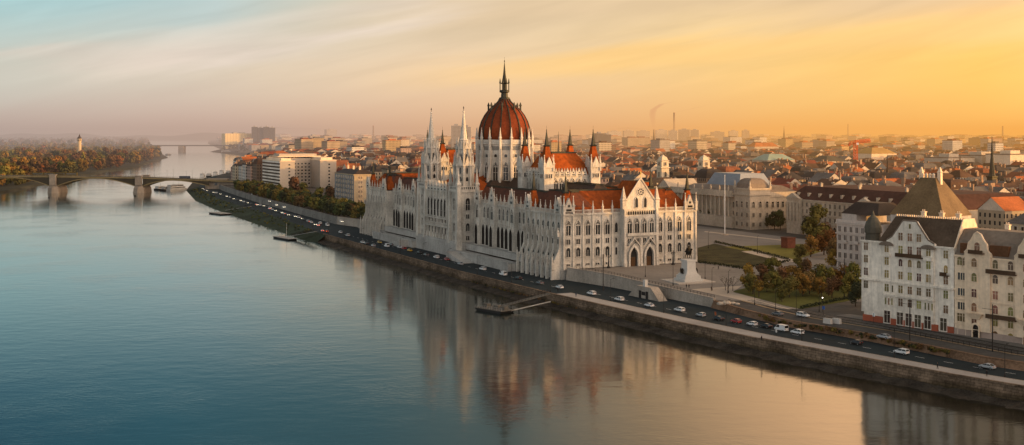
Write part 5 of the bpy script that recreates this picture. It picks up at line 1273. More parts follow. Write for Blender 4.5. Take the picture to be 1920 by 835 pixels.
WORDS = dict(orange='orange autumn', olive='olive green', green='green', yellow='golden yellow', brown='russet brown', dark='dark green')
# avenue along the far embankment, two rows
ROWN = []; k = 0
for row, off in ((0, 10), (1, 19), (2, 28)):
    u = 300+row*4
    while u < 800:
        v = U(u)+off-4+rt_.uniform(-1.5, 1.5); x, y = L(u, v)
        kind = rt_.choices(('olive', 'green', 'yellow', 'dark', 'brown'), (5, 3, 1.2, 2, .8))[0]; k += 1
        rw = ('river side row', 'middle row', 'street side row')[row]
        ROWN.append(row)
        tree(kind+('' if y < 700 else '_far'), x, y, gz(x, y), .85 if y < 700 else .62, f'{WORDS[kind]} avenue tree in the embankment {rw}, {nth(len([1 for q in ROWN if q == row]))} from the parliament', 'avenue trees along the embankment'); u += 9.5+rt_.uniform(-1.5, 1.5)
# court trees by the striped office block and the tan house
j = 0
for u, v in [(325,52),(345,60),(352,44),(372,56),(380,70),(398,50),(420,66),(440,52),(455,70),(470,58),(366,84),(392,88),(418,84),(480,40),(500,46),(520,42),(600,52),(640,55),(330,34),(298,26),(290,20),(310,22)]:
    x, y = L(u, v); kind = rt_.choice(('brown', 'dark', 'olive', 'brown', 'dark')); j += 1
    tree(kind+'_far', x, y, 9, rt_.uniform(.8, 1.15), f'large {WORDS[kind]} tree in the courts beside the tan house, {nth(j)} of them', 'court trees by the office block')
# park on the square: by hand from the photograph
def park(lst, where, group):
    for n_, (px, py, kind, s, extra) in enumerate(lst):
        x, y = PG(px, py); tree(kind, x, y, gz(x, y), s, f'{extra}, {nth(n_+1)} {where}', group)
park([(1404,546,'orange',.86,'rust orange park tree'),(1447,537,'olive',1.0,'tall olive park tree'),(1423,558,'young',1.0,'slim golden sapling'),(1438,548,'olive',.6,'small olive tree'),(1488,540,'orange',.85,'orange round park tree'),(1512,532,'brown',.8,'russet park tree'),(1530,542,'olive',.9,'olive park tree'),(1505,556,'orange',.75,'low orange tree'),(1540,556,'orange',.7,'bronze tree'),(1466,566,'olive',.55,'small olive bush tree'),(1578,540,'orange',.95,'big orange tree'),(1600,548,'olive',.9,'olive tree'),(1604,575,'dark',.75,'dark tree')],
     'in the lawn before the apartment houses', 'park trees on the lawn')
park([(1412,552,'olive',.8,'olive green tree'),(1430,540,'brown',.85,'dull brown tree'),(1456,548,'olive',.75,'mossy olive tree'),(1470,540,'brown',.8,'bronze brown tree'),(1480,558,'olive',.8,'dark olive tree'),(1518,552,'brown',.85,'thick brown tree'),(1548,548,'olive',.9,'full olive tree'),(1560,560,'brown',.75,'low brown tree'),(1590,560,'olive',.8,'dusky olive tree'),(1498,524,'olive',.8,'shaded olive tree')], 'filling the gaps of the lawn grove', 'park trees on the lawn')
park([(1500,489,'olive',.7,'low olive tree'),(1520,482,'orange',1.0,'orange tree'),(1545,478,'orange',1.15,'broad orange tree'),(1562,486,'brown',1.0,'russet tree'),(1530,464,'olive',1.9,'tall leafy olive tree'),(1552,462,'brown',1.1,'brown tree'),(1580,500,'orange',1.0,'amber tree'),(1560,505,'orange',.8,'small amber tree'),(1516,446,'dark',1.0,'dark tree')],
     'beside the pinkish corner house', 'trees at the edge of the square')
park([(1322,420,'dark',.95,'dark green clipped tree'),(1334,421,'green',1.0,'green tree'),(1345,422,'dark',1.0,'dark round tree'),(1354,423,'green',.85,'small green tree'),(1452,431,'dark',.9,'dark tree'),(1463,432,'green',1.0,'green tree'),(1440,430,'green',.7,'low green tree')],
     'in front of the museum', 'trees before the museum')
for n_, (px, py) in enumerate(((1364,551),(1374,546),(1360,545))):
    x, y = PG(px, py); o = empty('bare_tree', (x, y, gz(x, y)), n_*2.0, f'leafless young tree on the pale path, {nth(n_+1)} of three', 'tree', 'bare trees by the path'); link('branches', bare_proto(6.5, 30+n_), o)
# island: edge trees one by one, the wood behind as a mass
cmi = MB()
def inside(poly, x, y):
    c = False
    for (xa, ya), (xb, yb) in zip(poly, poly[1:]+poly[:1]):
        if (ya > y) != (yb > y) and x < (xb-xa)*(y-ya)/(yb-ya)+xa: c = not c
    return c
spots = []
for _ in range(40000):
    y = rt_.uniform(1400, 4600); x = rt_.uniform(-.55*y, -.26*y)
    if inside(isl, x, y) and inside(isl, x+16, y-16): 
        if all((x-a)**2+(y-c_)**2 > 13**2 for a, c_ in spots[-160:]): spots.append((x, y))
    if len(spots) > 1500: break
spots = [p for p in spots if not (1400 < p[1] < 1760 and p[0] > -.405*p[1])]
spots.sort(key=lambda p: p[1])
# the ones at the shore or along the crown line show singly
sky2 = np.full(1000, 900.0); shown, rest = [], []
for x, y in spots:
    s_ = rt_.uniform(1.0, 1.75)*(1.0 if y < 2200 else 1.15); p0 = int(px_of(x-7, y)); p1 = int(px_of(x+7, y))+1
    if p1 < 0 or p0 > 400: continue
    p0 = max(0, p0); top = py_of(y, 2+15*s_); vis = float(np.maximum(sky2[p0:p1]-top, 0).sum()) if p1 > p0 else 0
    np.minimum(sky2[p0:p1], top, out=sky2[p0:p1]); (shown if vis > 10 else rest).append((vis, x, y, s_))
shown.sort(key=lambda q: -q[0]); rest += shown[95:]; shown = shown[:95]; shown.sort(key=lambda q: q[1])
n_ = {}
for vis, x, y, s_ in shown:
    kind = rt_.choices(('brown', 'orange', 'olive', 'dark'), (5, 2.6, 2.6, 1))[0]
    w_ = 'by the near shore' if y < 1900 else ('in the middle of the island' if y < 2600 else 'toward the far island tip'); n_[(kind, w_)] = n_.get((kind, w_), 0)+1
    tree(kind+'_far', x, y, 2, s_, f'{WORDS[kind]} island tree {w_}, {nth(n_[(kind, w_)])} of its colour', 'trees on the island')
for i_, (px, py) in enumerate(((97, 319), (112, 316), (156, 317), (171, 314), (181, 313))):
    x, y = P(px, py, 2); tree('poplar' if i_ > 1 else 'orange_far', x, y, 2, 1.3, f'tall {"golden poplar" if i_ > 1 else "bright orange tree"} rising over the island wood, {nth(i_+1)} along', 'tall trees on the island')
def wood(name, items, label, leafs=('brown', 'olive'), n=150, size=2.0):
    mats = [LEAF[k] for k in leafs]; b = MB(); r = random.Random(4)
    for x, y, z, s_ in items:
        mi = r.randrange(len(mats)); cb, _ = crown_mesh(14*s_, 14*s_, 1.0, n, size*s_, r.randrange(9999), 7)
        i = len(b.v); b.v.extend((x+p, y+q, z+t) for p, q, t in cb.v); b.f.extend(tuple(i+j for j in f) for f in cb.f); b.mi.extend([mi]*len(cb.f))
    o = b.build(name, mats); tag(o, label, 'woodland', kind='stuff')
wood('island_wood', [(x, y, 2, s_) for _, x, y, s_ in rest], 'dense autumn wood covering the island behind the shore trees', ('brown', 'orange', 'olive'), 110, 1.7)
it = []
for _ in range(420):
    y = rt_.uniform(3700, 5600); u = rt_.uniform(3300, 5200); v = U(u)+rt_.uniform(5, 420); x, y = L(u, v)
    it.append((x, y, 6, rt_.uniform(.9, 1.6)))
for _ in range(300):
    u = rt_.uniform(1260, 3000); v = U(u)+rt_.uniform(2, 34); it.append((*L(u, v), 8, rt_.uniform(.5, 1.0)))
wood('riverbank_wood', it, 'dark belt of trees along the far bank of the river', ('dark', 'brown'), 70, 1.8)
it = []
for _ in range(900):
    y = rt_.uniform(4800, 9500); x = rt_.uniform(-.56*y, -.31*y); it.append((x, y, 2, rt_.uniform(1.3, 2.4)))
wood('far_wood', it, 'hazy woods on the far side of the river beyond the island', ('brown', 'olive', 'dark'), 45, 2.6)
it = []
for _ in range(260):
    y = rt_.uniform(1100, 5000); x = rt_.uniform(-.1*y, .5*y)
    if free(x, y, 8) and math.sin(x*.004+1)*math.sin(y*.003) > .66: it.append((x, y, 8, rt_.uniform(.9, 1.6)))
if it: wood('city_park_wood', it, 'park trees lying between the distant town roofs', ('olive', 'brown', 'dark'), 80, 1.6)
# shrubs on the walls by the tracks
it = []
for _ in range(90):
    u = rt_.uniform(-205, -125); it.append((*L(u, U(u)-1.4), 4.5+rt_.uniform(-.2, .6), rt_.uniform(.05, .15)))
for _ in range(60):
    u = rt_.uniform(-60, 30); it.append((*L(u, W(u)+1.8), .8, rt_.uniform(.04, .10)))
wood('wall_ivy', it, 'ivy and scrub growing over the low walls by the quay road', ('brown', 'olive', 'dark'), 90, 2.4)
it = []
for _ in range(240):
    u = rt_.uniform(285, 930); t_ = rt_.uniform(.15, .95); it.append((*L(u, W(u)+(E(u)-W(u))*t_), .2+4.2*t_, rt_.uniform(.05, .16)))
wood('bank_scrub', it, 'low scrub scattered over the grassy river bank', ('dark', 'green', 'olive'), 60, 2.6)
# clipped hedges round the lawns
def hedge(pts, label, w_=1.2, h=1.1):
    b = MB(); r = random.Random(2)
    for (xa, ya), (xb, yb) in zip(pts, pts[1:]):
        n = int(math.hypot(xb-xa, yb-ya)/.25)
        for k in range(n):
            for _ in range(3):
                t = r.random(); x = xa+(xb-xa)*(k+t)/n+r.uniform(-w_/2, w_/2); y = ya+(yb-ya)*(k+t)/n+r.uniform(-w_/2, w_/2); z = gz(x, y)+r.uniform(.1, h); a, c_ = r.uniform(.15, .35), r.uniform(.15, .35); q = r.uniform(0, 3)
                b.face([(x-a*math.cos(q), y-a*math.sin(q), z-c_), (x+a*math.cos(q), y+a*math.sin(q), z-c_*.2), (x+a*math.cos(q)*.6, y+a*math.sin(q)*.6, z+c_), (x-a*math.cos(q)*.8, y-a*math.sin(q)*.8, z+c_*.5)])
    o = b.build('hedge', LEAF['dark']); tag(o, label, 'hedge')
hedge(pxs((1500,580),(1560,567),(1640,552)), 'dark clipped hedge along the lawn before the white apartment house'); hedge(pxs((1340,455),(1400,468),(1478,488)), 'clipped hedge between the dark beds and the yellow lawn'); hedge(pxs((1308,493),(1392,505),(1480,491)), 'low hedge along the front of the dark flower beds')
# ================================================================ bridges
BST = mat('bridge_stone', (.30, .25, .20), .3, .6, .9, streak=.3); BIRON = mat('ochre_painted_iron', (.22, .17, .085), .25, .5, .7); BDARK = mat('bridge_shadow_iron', (.05, .043, .03), .3, .5, .8)
B1 = Vector((-520, 1343)); B2 = Vector((-422, 1340)); bd = (B2-B1); span = bd.length; bd = bd/span; BR = empty('arch_bridge', (B1.x, B1.y, 0), math.atan2(bd.y, bd.x), 'ochre iron arch bridge on stone piers crossing the river to the island', 'bridge')
def dz(x): return 19.0-max(0, x)*.014-max(0, x-100)*.022
b = MB(); xs = [-120, 0, 50, 100, 140, 180, 230]
b.loft([[(x, -12.5, dz(x)-1.3), (x, 12.5, dz(x)-1.3), (x, 12.5, dz(x)), (x, -12.5, dz(x))] for x in xs]); b.build('deck', BIRON, BR)
b = MB(); b.loft([[(x, -10, dz(x)+.02), (x, 10, dz(x)+.02), (x, 10, dz(x)+.06), (x, -10, dz(x)+.06)] for x in xs]); b.build('roadway', ASPHALT, BR)
for k in (0, 1):
    x = span*k; b = MB()
    b.loft([[(x-6.5, -13, -1), (x, -17, -1), (x+6.5, -13, -1), (x+6.5, 13, -1), (x, 17, -1), (x-6.5, 13, -1)], [(x-5.8, -12.5, 5.5), (x, -16, 5.5), (x+5.8, -12.5, 5.5), (x+5.8, 12.5, 5.5), (x, 16, 5.5), (x-5.8, 12.5, 5.5)], [(x-4.8, -12.4, 7.2), (x, -13.5, 7.2), (x+4.8, -12.4, 7.2), (x+4.8, 12.4, 7.2), (x, 13.5, 7.2), (x-4.8, 12.4, 7.2)], [(x-4, -12.2, 9), (x, -12.6, 9), (x+4, -12.2, 9), (x+4, 12.2, 9), (x, 12.6, 9), (x-4, 12.2, 9)]])
    p_ = b.build('pier', BST, BR)
    for sy in (-1, 1): b = MB(); b.box(x-3.6, x+3.6, sy*12.9-1.6, sy*12.9+1.6, 9.002, dz(x)+1.6); b.box(x-4.2, x+4.2, sy*12.9-2, sy*12.9+2, dz(x)+1.602, dz(x)+2.2); b.build('pylon', BST, p_)
for xa, xb in ((-span, 0), (0, span), (span, 183)):
    for y in (-12, -6, 0, 6, 12):
        b = MB(); n = 18; top, low = [], []
        for k in range(n+1):
            t = k/n; x = xa+4.5+(xb-xa-9)*t; z = 7.4+(dz(x)-2.2-7.4)*(1-(2*t-1)**2)
            top.append((x, z+1.0)); low.append((x, z))
        b.loft([[(x, y-.35, z0), (x, y+.35, z0), (x, y+.35, z1), (x, y-.35, z1)] for (x, z0), (_, z1) in zip(low, top)]); o = b.build('arch_rib', BIRON, BR)
        if abs(y) == 12:
            b = MB()
            for (x, z) in top[1:-1]:
                if dz(x)-1.3-z > .2: b.box(x-.22, x+.22, y-.2, y+.2, z-.05, dz(x)-1.3)
            b.build('spandrel_frame', BDARK, o)
            b = MB(); b.loft([[(x, y-.05, z), (x, y+.05, z), (x, y+.05, dz(x)-1.31), (x, y-.05, dz(x)-1.31)] for x, z in top]); b.build('spandrel_lattice_frame', BDARK, o)
for y in (-12.3, 12.3):
    b = MB(); b.loft([[(x, y-.1, dz(x)+1.0), (x, y+.1, dz(x)+1.0), (x, y+.1, dz(x)+1.15), (x, y-.1, dz(x)+1.15)] for x in xs]); x = -118
    while x < 228: b.box(x-.12, x+.12, y-.1, y+.1, dz(x), dz(x)+1.0); x += 2.6
    b.build('railing', BIRON, BR)
def pole_mesh(h, arms=1, r=.09):
    b = MB(); b.lathe([(r*2.2, 0), (r*2, .8), (r, 1.0), (r*.6, h)], 6)
    for k in range(arms):
        s = 1 if k == 0 else -1; b.tube((0, 0, h-.1), (s*1.3, 0, h+.25), r*.5, r*.4, 5); b.box(*sorted((s*1.0, s*1.9)), -.16, .16, h+.15, h+.3)
    return b.mesh('street_lamp', IRON)
LAMP1, LAMP2 = pole_mesh(8.5), pole_mesh(9, 2)
bc_, bs_ = bd.x, bd.y
def onbridge(x, y): return (B1.x+x*bc_-y*bs_, B1.y+x*bs_+y*bc_, dz(x)+.08)
i_ = 0
for x in range(-90, 180, 22):
    for y in (-11, 11):
        i_ += 1; o = link('street_lamp', LAMP2, None, onbridge(x, y), R(90)); tag(o, f'double-armed lamp post on the bridge {"nearer" if y < 0 else "farther"} railing, {nth((i_+1)//2)} from the island', 'street lamp', 'lamps on the bridge')
b = MB(); o = empty('tram', onbridge(-8, -2), math.atan2(bd.y, bd.x), 'long dark yellow tram crossing the bridge toward the island', 'tram')
for k in range(4):
    b = MB(); b.box(-20+13*k, -7.6+13*k, -1.25, 1.25, .35, 3.4); b.box(-19.8+13*k, -7.8+13*k, -1.1, 1.1, 3.402, 3.7); c_ = b.build('carriage', mat('tram_yellow_brown', (.12, .085, .02), .2), o)
    b = MB(); b.box(-19.6+13*k, -8+13*k, -1.28, 1.28, 1.5, 2.8); b.build('window_band', GLASS, c_)
o = empty('bus', onbridge(148, -4), math.atan2(bd.y, bd.x), 'dark blue bus on the bridge close to the bank', 'bus'); b = MB(); b.box(-6, 6, -1.25, 1.25, .4, 3.1); b.build('body', mat('bus_blue', (.03, .04, .07)), o); b = MB(); b.box(-5.8, 5.8, -1.28, 1.28, 1.4, 2.5); b.build('window_band', GLASS, o)
for q in (-4, 4): b = MB(); b.tube((q, -1.2, .5), (q, 1.2, .5), .5, .5, 10); b.build('wheel', IRON, o)
o = empty('pavilion', (-336, 1340, 6), R(4), 'small square pale stone pavilion at the bridge end', 'pavilion')
b = MB(); b.box(-11, 11, -9, 9, -3, 9); b.build('wall', BST, o); b = MB(); b.box(-11.6, 11.6, -9.6, 9.6, 9.002, 9.8); b.build('roof', BST, o); b = MB(); b.box(-2, 2, -9.1, -8.9, 2.5, 5.5); b.build('window', GLASS, o)
b = MB(); b.loft([[(x, 1331, -1), (x, 1356, -1), (x, 1356, z), (x, 1331, z)] for x, z in ((-348, 15.2), (-300, 13), (-250, 9.2))]); o = b.build('bridge_ramp', BST); tag(o, 'stone ramp carrying the road from the bridge down to the town', 'ramp')
far_b = empty('girder_bridge', (-1560, 4130, 0), R(2), 'low distant girder bridge across the river beyond the island', 'bridge')
b = MB(); b.box(-300, 560, -12, 12, 19.5, 23.5); b.build('deck', mat('grey_girder', (.10, .10, .105), .2, .2), far_b)
for x in (-100, 140, 395): b = MB(); b.box(x-9, x+9, -18, 18, -1, 19.498); b.build('pier', BST, far_b)
# island water tower
x, y = P(149, 300, 8); o = empty('water_tower', (x, y, 2), 0, 'slim pale lookout tower with dark dome above the island trees', 'tower'); zt = H-2+(248-255)*y/F
sc_ = y/F*.72
b = MB(); b.lathe([(5.2*sc_, 0), (4.6*sc_, zt-14*sc_), (5.6*sc_, zt-13*sc_), (5.6*sc_, zt-8*sc_), (6.0*sc_, zt-7.5*sc_)], 12); t_ = b.build('shaft', mat('sunlit_tower', (.55, .42, .26), .15, .1), o)
b = MB(); b.lathe([(5.4*sc_, zt-7.4*sc_), (4.6*sc_, zt-4*sc_), (2.2*sc_, zt-1.5*sc_), (1.6*sc_, zt+1*sc_), (.2*sc_, zt+5*sc_)], 12); b.build('dome', DARKROOF, o)
for k in range(8): an = k*math.pi/4; ww = Wall(o, 5.62*sc_*math.cos(an), 5.62*sc_*math.sin(an), an+HP); b = ww.mb(); b.box(-1.0*sc_, 1.0*sc_, -.1, .4, zt-12.5*sc_, zt-9*sc_); b.build('window', GLASS, o)
# ================================================================ landing stages and boats
HULL = mat('dark_hull', (.018, .020, .022), .3, 1, .6); DECKM = mat('grey_deck_planks', (.28, .28, .27), .25, 1, .85); DARKDECK = mat('dark_deck_planks', (.10, .095, .085), .3, 1, .85); BOATW = mat('boat_white', (.55, .55, .54), .12, 1, .5)
def hull(b, l, w_, z0, z1, bow=.25):
    pts = lambda k, z: [(-l/2, -w_/2*k, z), (l/2*(1-bow*2), -w_/2*k, z), (l/2, 0, z), (l/2*(1-bow*2), w_/2*k, z), (-l/2, w_/2*k, z)]
    b.loft([pts(.82, z0), pts(1, z1)])
def pontoon(pa, pb, w_, gang0, gang1, label, fence=True, mast=False):
    pa, pb = P(*pa, 1.0), P(*pb, 1.0); dx, dy = pb[0]-pa[0], pb[1]-pa[1]; l = math.hypot(dx, dy); rot = math.atan2(dy, dx)
    o = empty('landing_stage', ((pa[0]+pb[0])/2, (pa[1]+pb[1])/2, 0), rot, label, 'landing stage', 'landing stages on the quay')
    b = MB(); b.loft([[(-l/2+1.5,-w_/2,-.5),(l/2-1.5,-w_/2,-.5),(l/2-1.5,w_/2,-.5),(-l/2+1.5,w_/2,-.5)],[(-l/2,-w_/2,.9),(l/2,-w_/2,.9),(l/2,w_/2,.9),(-l/2,w_/2,.9)]]); b.build('hull', HULL, o)
    b = MB(); b.box(-l/2-.1, l/2+.1, -w_/2-.1, w_/2+.1, .902, 1.1); b.build('deck', DECKM if mast or not fence else DARKDECK, o)
    if fence:
        b = MB(); n = int(l/1.3)
        for k in range(n+1):
            for y in (-w_/2, w_/2): b.box(-l/2+l*k/n-.05, -l/2+l*k/n+.05, y-.05, y+.05, 1.102, 2.2)
        for y in (-w_/2, w_/2):
            for z in (1.6, 2.15): b.box(-l/2, l/2, y-.05, y+.05, z, z+.08)
        b.build('railing', mat('pale_rail', (.26, .25, .23)), o)
        for q in (-.3, .1, .35): b = MB(); b.box(l*q-1.2, l*q+1.2, -1, 1, 1.103, 2.5); b.build('bench_box', DARKDECK, o)
    if mast: b = MB(); b.lathe([(.14, 1.1), (.06, 10.5)], 6, l*.1, 0); b.build('mast', BOATW, o)
    g = empty('gangway', (0, 0, 0), 0, 'long sloping footbridge leading from the quay to ' + label.split(' tied')[0], 'gangway', 'gangways to the landing stages')
    a, c_ = Vector((*P(*gang0, 2.0), 2.0)), Vector((*P(*gang1, 5.6), 5.6)); d = (c_-a); sd = Vector((-d.y, d.x, 0)).normalized()*1.5; up = Vector((0, 0, .3))
    b = MB(); b.loft([[tuple(p-sd-up), tuple(p+sd-up), tuple(p+sd), tuple(p-sd)] for p in (a, c_)]); b.build('walkway', DARKDECK if fence else DECKM, g)
    for s in (-1, 1):
        b = MB(); n = 14; b.tube(a+sd*s+Vector((0,0,1.3)), c_+sd*s+Vector((0,0,1.3)), .09, .09, 5)
        for k in range(n+1): p = a+d*k/n+sd*s; b.tube(p, p+Vector((0,0,1.3)), .06, .06, 4)
        for k in range(n): b.tube(a+d*k/n+sd*s, a+d*(k+1)/n+sd*s+Vector((0,0,1.3)), .05, .05, 4)
        b.build('truss', IRON, g)
pontoon((903, 575), (953, 583), 7, (945, 572), (1030, 550), 'railed dark pontoon tied up below the parliament', True)
pontoon((520, 443), (549, 448), 6, (548, 442), (592, 434), 'low grey pontoon with a mast tied up off the grassy bank', False, True)
pontoon((402, 398), (424, 401), 10, (424, 394), (470, 387), 'small dark pontoon tied up farthest up river', False)
a, c_ = Vector((*P(958, 583, .8), .8)), Vector((*P(1032, 566, 2.5), 2.5)); b = MB(); b.tube(a, c_, .25, .25, 6); o = b.build('mooring_boom', DECKM); tag(o, 'slender pale mooring boom from the railed pontoon to the quay wall', 'mooring boom')
def boat(x, y, l, w_, rot, decks, label, grp):
    o = empty('river_boat', (x, y, 0), rot, label, 'boat', grp); b = MB(); hull(b, l, w_, -.4, 1.8, .18); b.build('hull', HULL if decks < 2 else BOATW, o)
    z = 1.802; ll = l*.66
    for k in range(decks):
        b = MB(); b.box(-l*.42, -l*.42+ll, -w_*.38, w_*.38, z, z+2.3); c_ = b.build('cabin', BOATW, o); b = MB(); b.box(-l*.41, -l*.43+ll, -w_*.39, w_*.39, z+.8, z+1.7); b.build('window_band', GLASS, c_); z += 2.302; ll *= .8
    b = MB(); b.box(-l*.43, -l*.43+ll*1.1, -w_*.4, w_*.4, z, z+.25); b.build('roof', DECKM, o)
    b = MB(); b.lathe([(.1, z), (.05, z+4)], 5, -l*.1, 0); b.build('mast', IRON, o)
for k, (px, py, l, dk) in enumerate(((303, 356, 22, 1), (316, 357, 26, 1), (327, 357, 24, 2), (338, 356, 28, 2))):
    x, y = P(px, py, 0); boat(x, y, l, 6.5, R(70), dk, f'white and dark river boat moored by the bridge arch, {nth(k+1)} from the pier', 'boats by the bridge arch')
for k, (px, py, l, dk) in enumerate(((380, 334, 34, 2), (392, 331, 36, 1), (404, 330, 38, 2), (416, 327, 38, 2), (428, 325, 34, 1), (440, 323, 30, 2))):
    x, y = P(px, py, 0); boat(x, y, l, 7, R(100), dk, f'white river boat moored beyond the bridge, {nth(k+1)} in the line up river', 'boats beyond the bridge')
x, y = P(316, 291, 0); boat(x, y, 30, 8, R(80), 1, 'small dark boat off the tip of the island', None); x, y = P(505, 286, 0)
x, y = P(432, 287, 0); o = empty('boathouse', (x, y, 0), R(5), 'white floating boathouse by the far wooded bank', 'boathouse'); b = MB(); b.box(-28, 28, -7, 7, .5, 7); b.build('cabin', BOATW, o); b = MB(); b.box(-30, 30, -8, 8, -.4, .498); b.build('hull', HULL, o); b = MB(); b.box(-26, 26, -7.1, -6.9, 2, 5); b.build('window_band', GLASS, o)
for k, (px, py) in enumerate(((92, 371), (253, 368))):
    x, y = P(px, py, 0); o = empty('buoy', (x, y, 0), 0, 'small dark buoy in the water near the ' + ('second' if k else 'first') + ' bridge pier', 'buoy'); b = MB(); b.lathe([(1.0, -.4), (1.1, .6), (.3, 1.4), (.2, 2.4)], 8); b.build('float', IRON, o)
# ================================================================ equestrian monument
mx_, my_ = PG(1291, 528); MZ = gz(mx_, my_)
MO = empty('equestrian_monument', (mx_, my_, MZ), AX+R(-4), 'dark bronze rider on a horse on a tall white stepped pedestal', 'statue')
WSTONE = mat('white_monument_stone', (.50, .48, .45), .12, 1, .8)
b = MB(); b.box(-8.6, 8.6, -7.0, 8.5, -.2, .35); b.build('plinth', mat('pale_plinth_slab', (.44, .39, .34), .12, 1, .85), MO)
for i_, (a, d, z0, z1) in enumerate(((4.4, 4.4, .352, 1.3), (3.6, 3.7, 1.302, 2.6), (3.1, 3.2, 2.602, 3.2))): b = MB(); b.box(-a, a, -d, d, z0, z1); b.build('step', WSTONE, MO)
b = MB(); b.loft([[(-2.6, -2.8, 3.202), (2.6, -2.8, 3.202), (2.6, 2.8, 3.202), (-2.6, 2.8, 3.202)], [(-2.0, -2.4, 5.2), (2.0, -2.4, 5.2), (2.0, 2.4, 5.2), (-2.0, 2.4, 5.2)], [(-1.9, -2.3, 8.4), (1.9, -2.3, 8.4), (1.9, 2.3, 8.4), (-1.9, 2.3, 8.4)]]); b.build('pedestal', WSTONE, MO)
b = MB(); b.box(-2.3, 2.3, -2.7, 2.7, 8.402, 9.0); b.build('cornice', WSTONE, MO)
def skin(name, verts, edges, radii, m, parent=None, root=0, sub=1):
    me = bpy.data.meshes.new(name); me.from_pydata(verts, edges, []); me.materials.append(m)
    o = link(name, me, parent); md = o.modifiers.new('skin', 'SKIN'); sv = me.skin_vertices[0].data
    for v, r_ in zip(sv, radii): v.radius = (r_, r_)
    sv[root].use_root = True; md.use_smooth_shade = True; o.modifiers.new('sub', 'SUBSURF').levels = sub; o.modifiers[-1].render_levels = sub
    return o
K_ = 1.9
hv = [(0,0,1.45),(0,.55,1.5),(0,-.6,1.42),(0,-.95,1.75),(0,-1.2,2.2),(0,-1.3,2.4),(0,-1.62,2.15),   # body, neck, head
      (.22,-.62,1.1),(.24,-.72,.62),(.24,-.66,.05),(-.22,-.62,1.1),(-.24,-.95,.85),(-.24,-.85,.45), # forelegs, one raised
      (.24,.62,1.15),(.26,.85,.62),(.26,.72,.05),(-.24,.62,1.15),(-.26,.75,.62),(-.26,.62,.05),(0,.85,1.55),(0,1.05,1.1),(0,1.1,.6)]
hv = [(x*K_, y*K_, 9.0+z*K_) for x, y, z in hv]
skin('horse', hv, [(0,1),(0,2),(2,3),(3,4),(4,5),(5,6),(2,7),(7,8),(8,9),(2,10),(10,11),(11,12),(1,13),(13,14),(14,15),(1,16),(16,17),(17,18),(1,19),(19,20),(20,21)], [r_*K_ for r_ in (.34,.36,.34,.24,.17,.16,.11,.16,.09,.07,.16,.1,.07,.2,.1,.07,.2,.1,.07,.1,.08,.05)], BRONZE, MO)
rv = [(0,0,1.85),(0,-.02,2.25),(0,-.02,2.6),(0,-.03,2.72),(0,-.05,2.92),(.24,-.02,2.5),(.42,-.2,2.2),(.25,-.5,2.1),(-.24,-.02,2.5),(-.45,-.25,2.35),(-.5,-.6,2.5),(.3,-.25,1.75),(.42,-.15,1.2),(.42,-.3,.95),(-.3,-.25,1.75),(-.42,-.15,1.2),(-.42,-.3,.95)]
rv = [(x*K_, y*K_, 9.0+z*K_) for x, y, z in rv]
skin('rider', rv, [(0,1),(1,2),(2,3),(3,4),(2,5),(5,6),(6,7),(2,8),(8,9),(9,10),(0,11),(11,12),(12,13),(0,14),(14,15),(15,16)], [r_*K_ for r_ in (.22,.2,.2,.08,.14,.1,.075,.06,.1,.075,.06,.15,.1,.08,.15,.1,.08)], BRONZE, MO)
b = MB(); b.loft([[(-.35*K_, .1*K_, 9+2.5*K_), (.35*K_, .1*K_, 9+2.5*K_), (.3*K_, .3*K_, 9+2.5*K_), (-.3*K_, .3*K_, 9+2.5*K_)], [(-.6*K_, .35*K_, 9+1.5*K_), (.6*K_, .35*K_, 9+1.5*K_), (.5*K_, .9*K_, 9+1.5*K_), (-.5*K_, .9*K_, 9+1.5*K_)]]); b.build('cloak', BRONZE, MO)
for q, (x, y) in enumerate(((-3.1, -.6), (-3.0, .9), (2.9, -1.5))):
    o = skin('bronze_figure', [(x, y, 3.9), (x, y, 4.6), (x, y, 5.2), (x, y, 5.45), (x, y, 5.75), (x-.3, y, 5.1), (x-.5, y-.2, 4.5), (x+.3, y, 5.1), (x+.45, y-.25, 4.5), (x-.2, y-.3, 3.3), (x+.2, y-.3, 3.3)], [(0,1),(1,2),(2,3),(3,4),(2,5),(5,6),(2,7),(7,8),(0,9),(0,10)], [.42,.36,.36,.14,.24,.16,.1,.16,.1,.16,.16], BRONZE, MO)
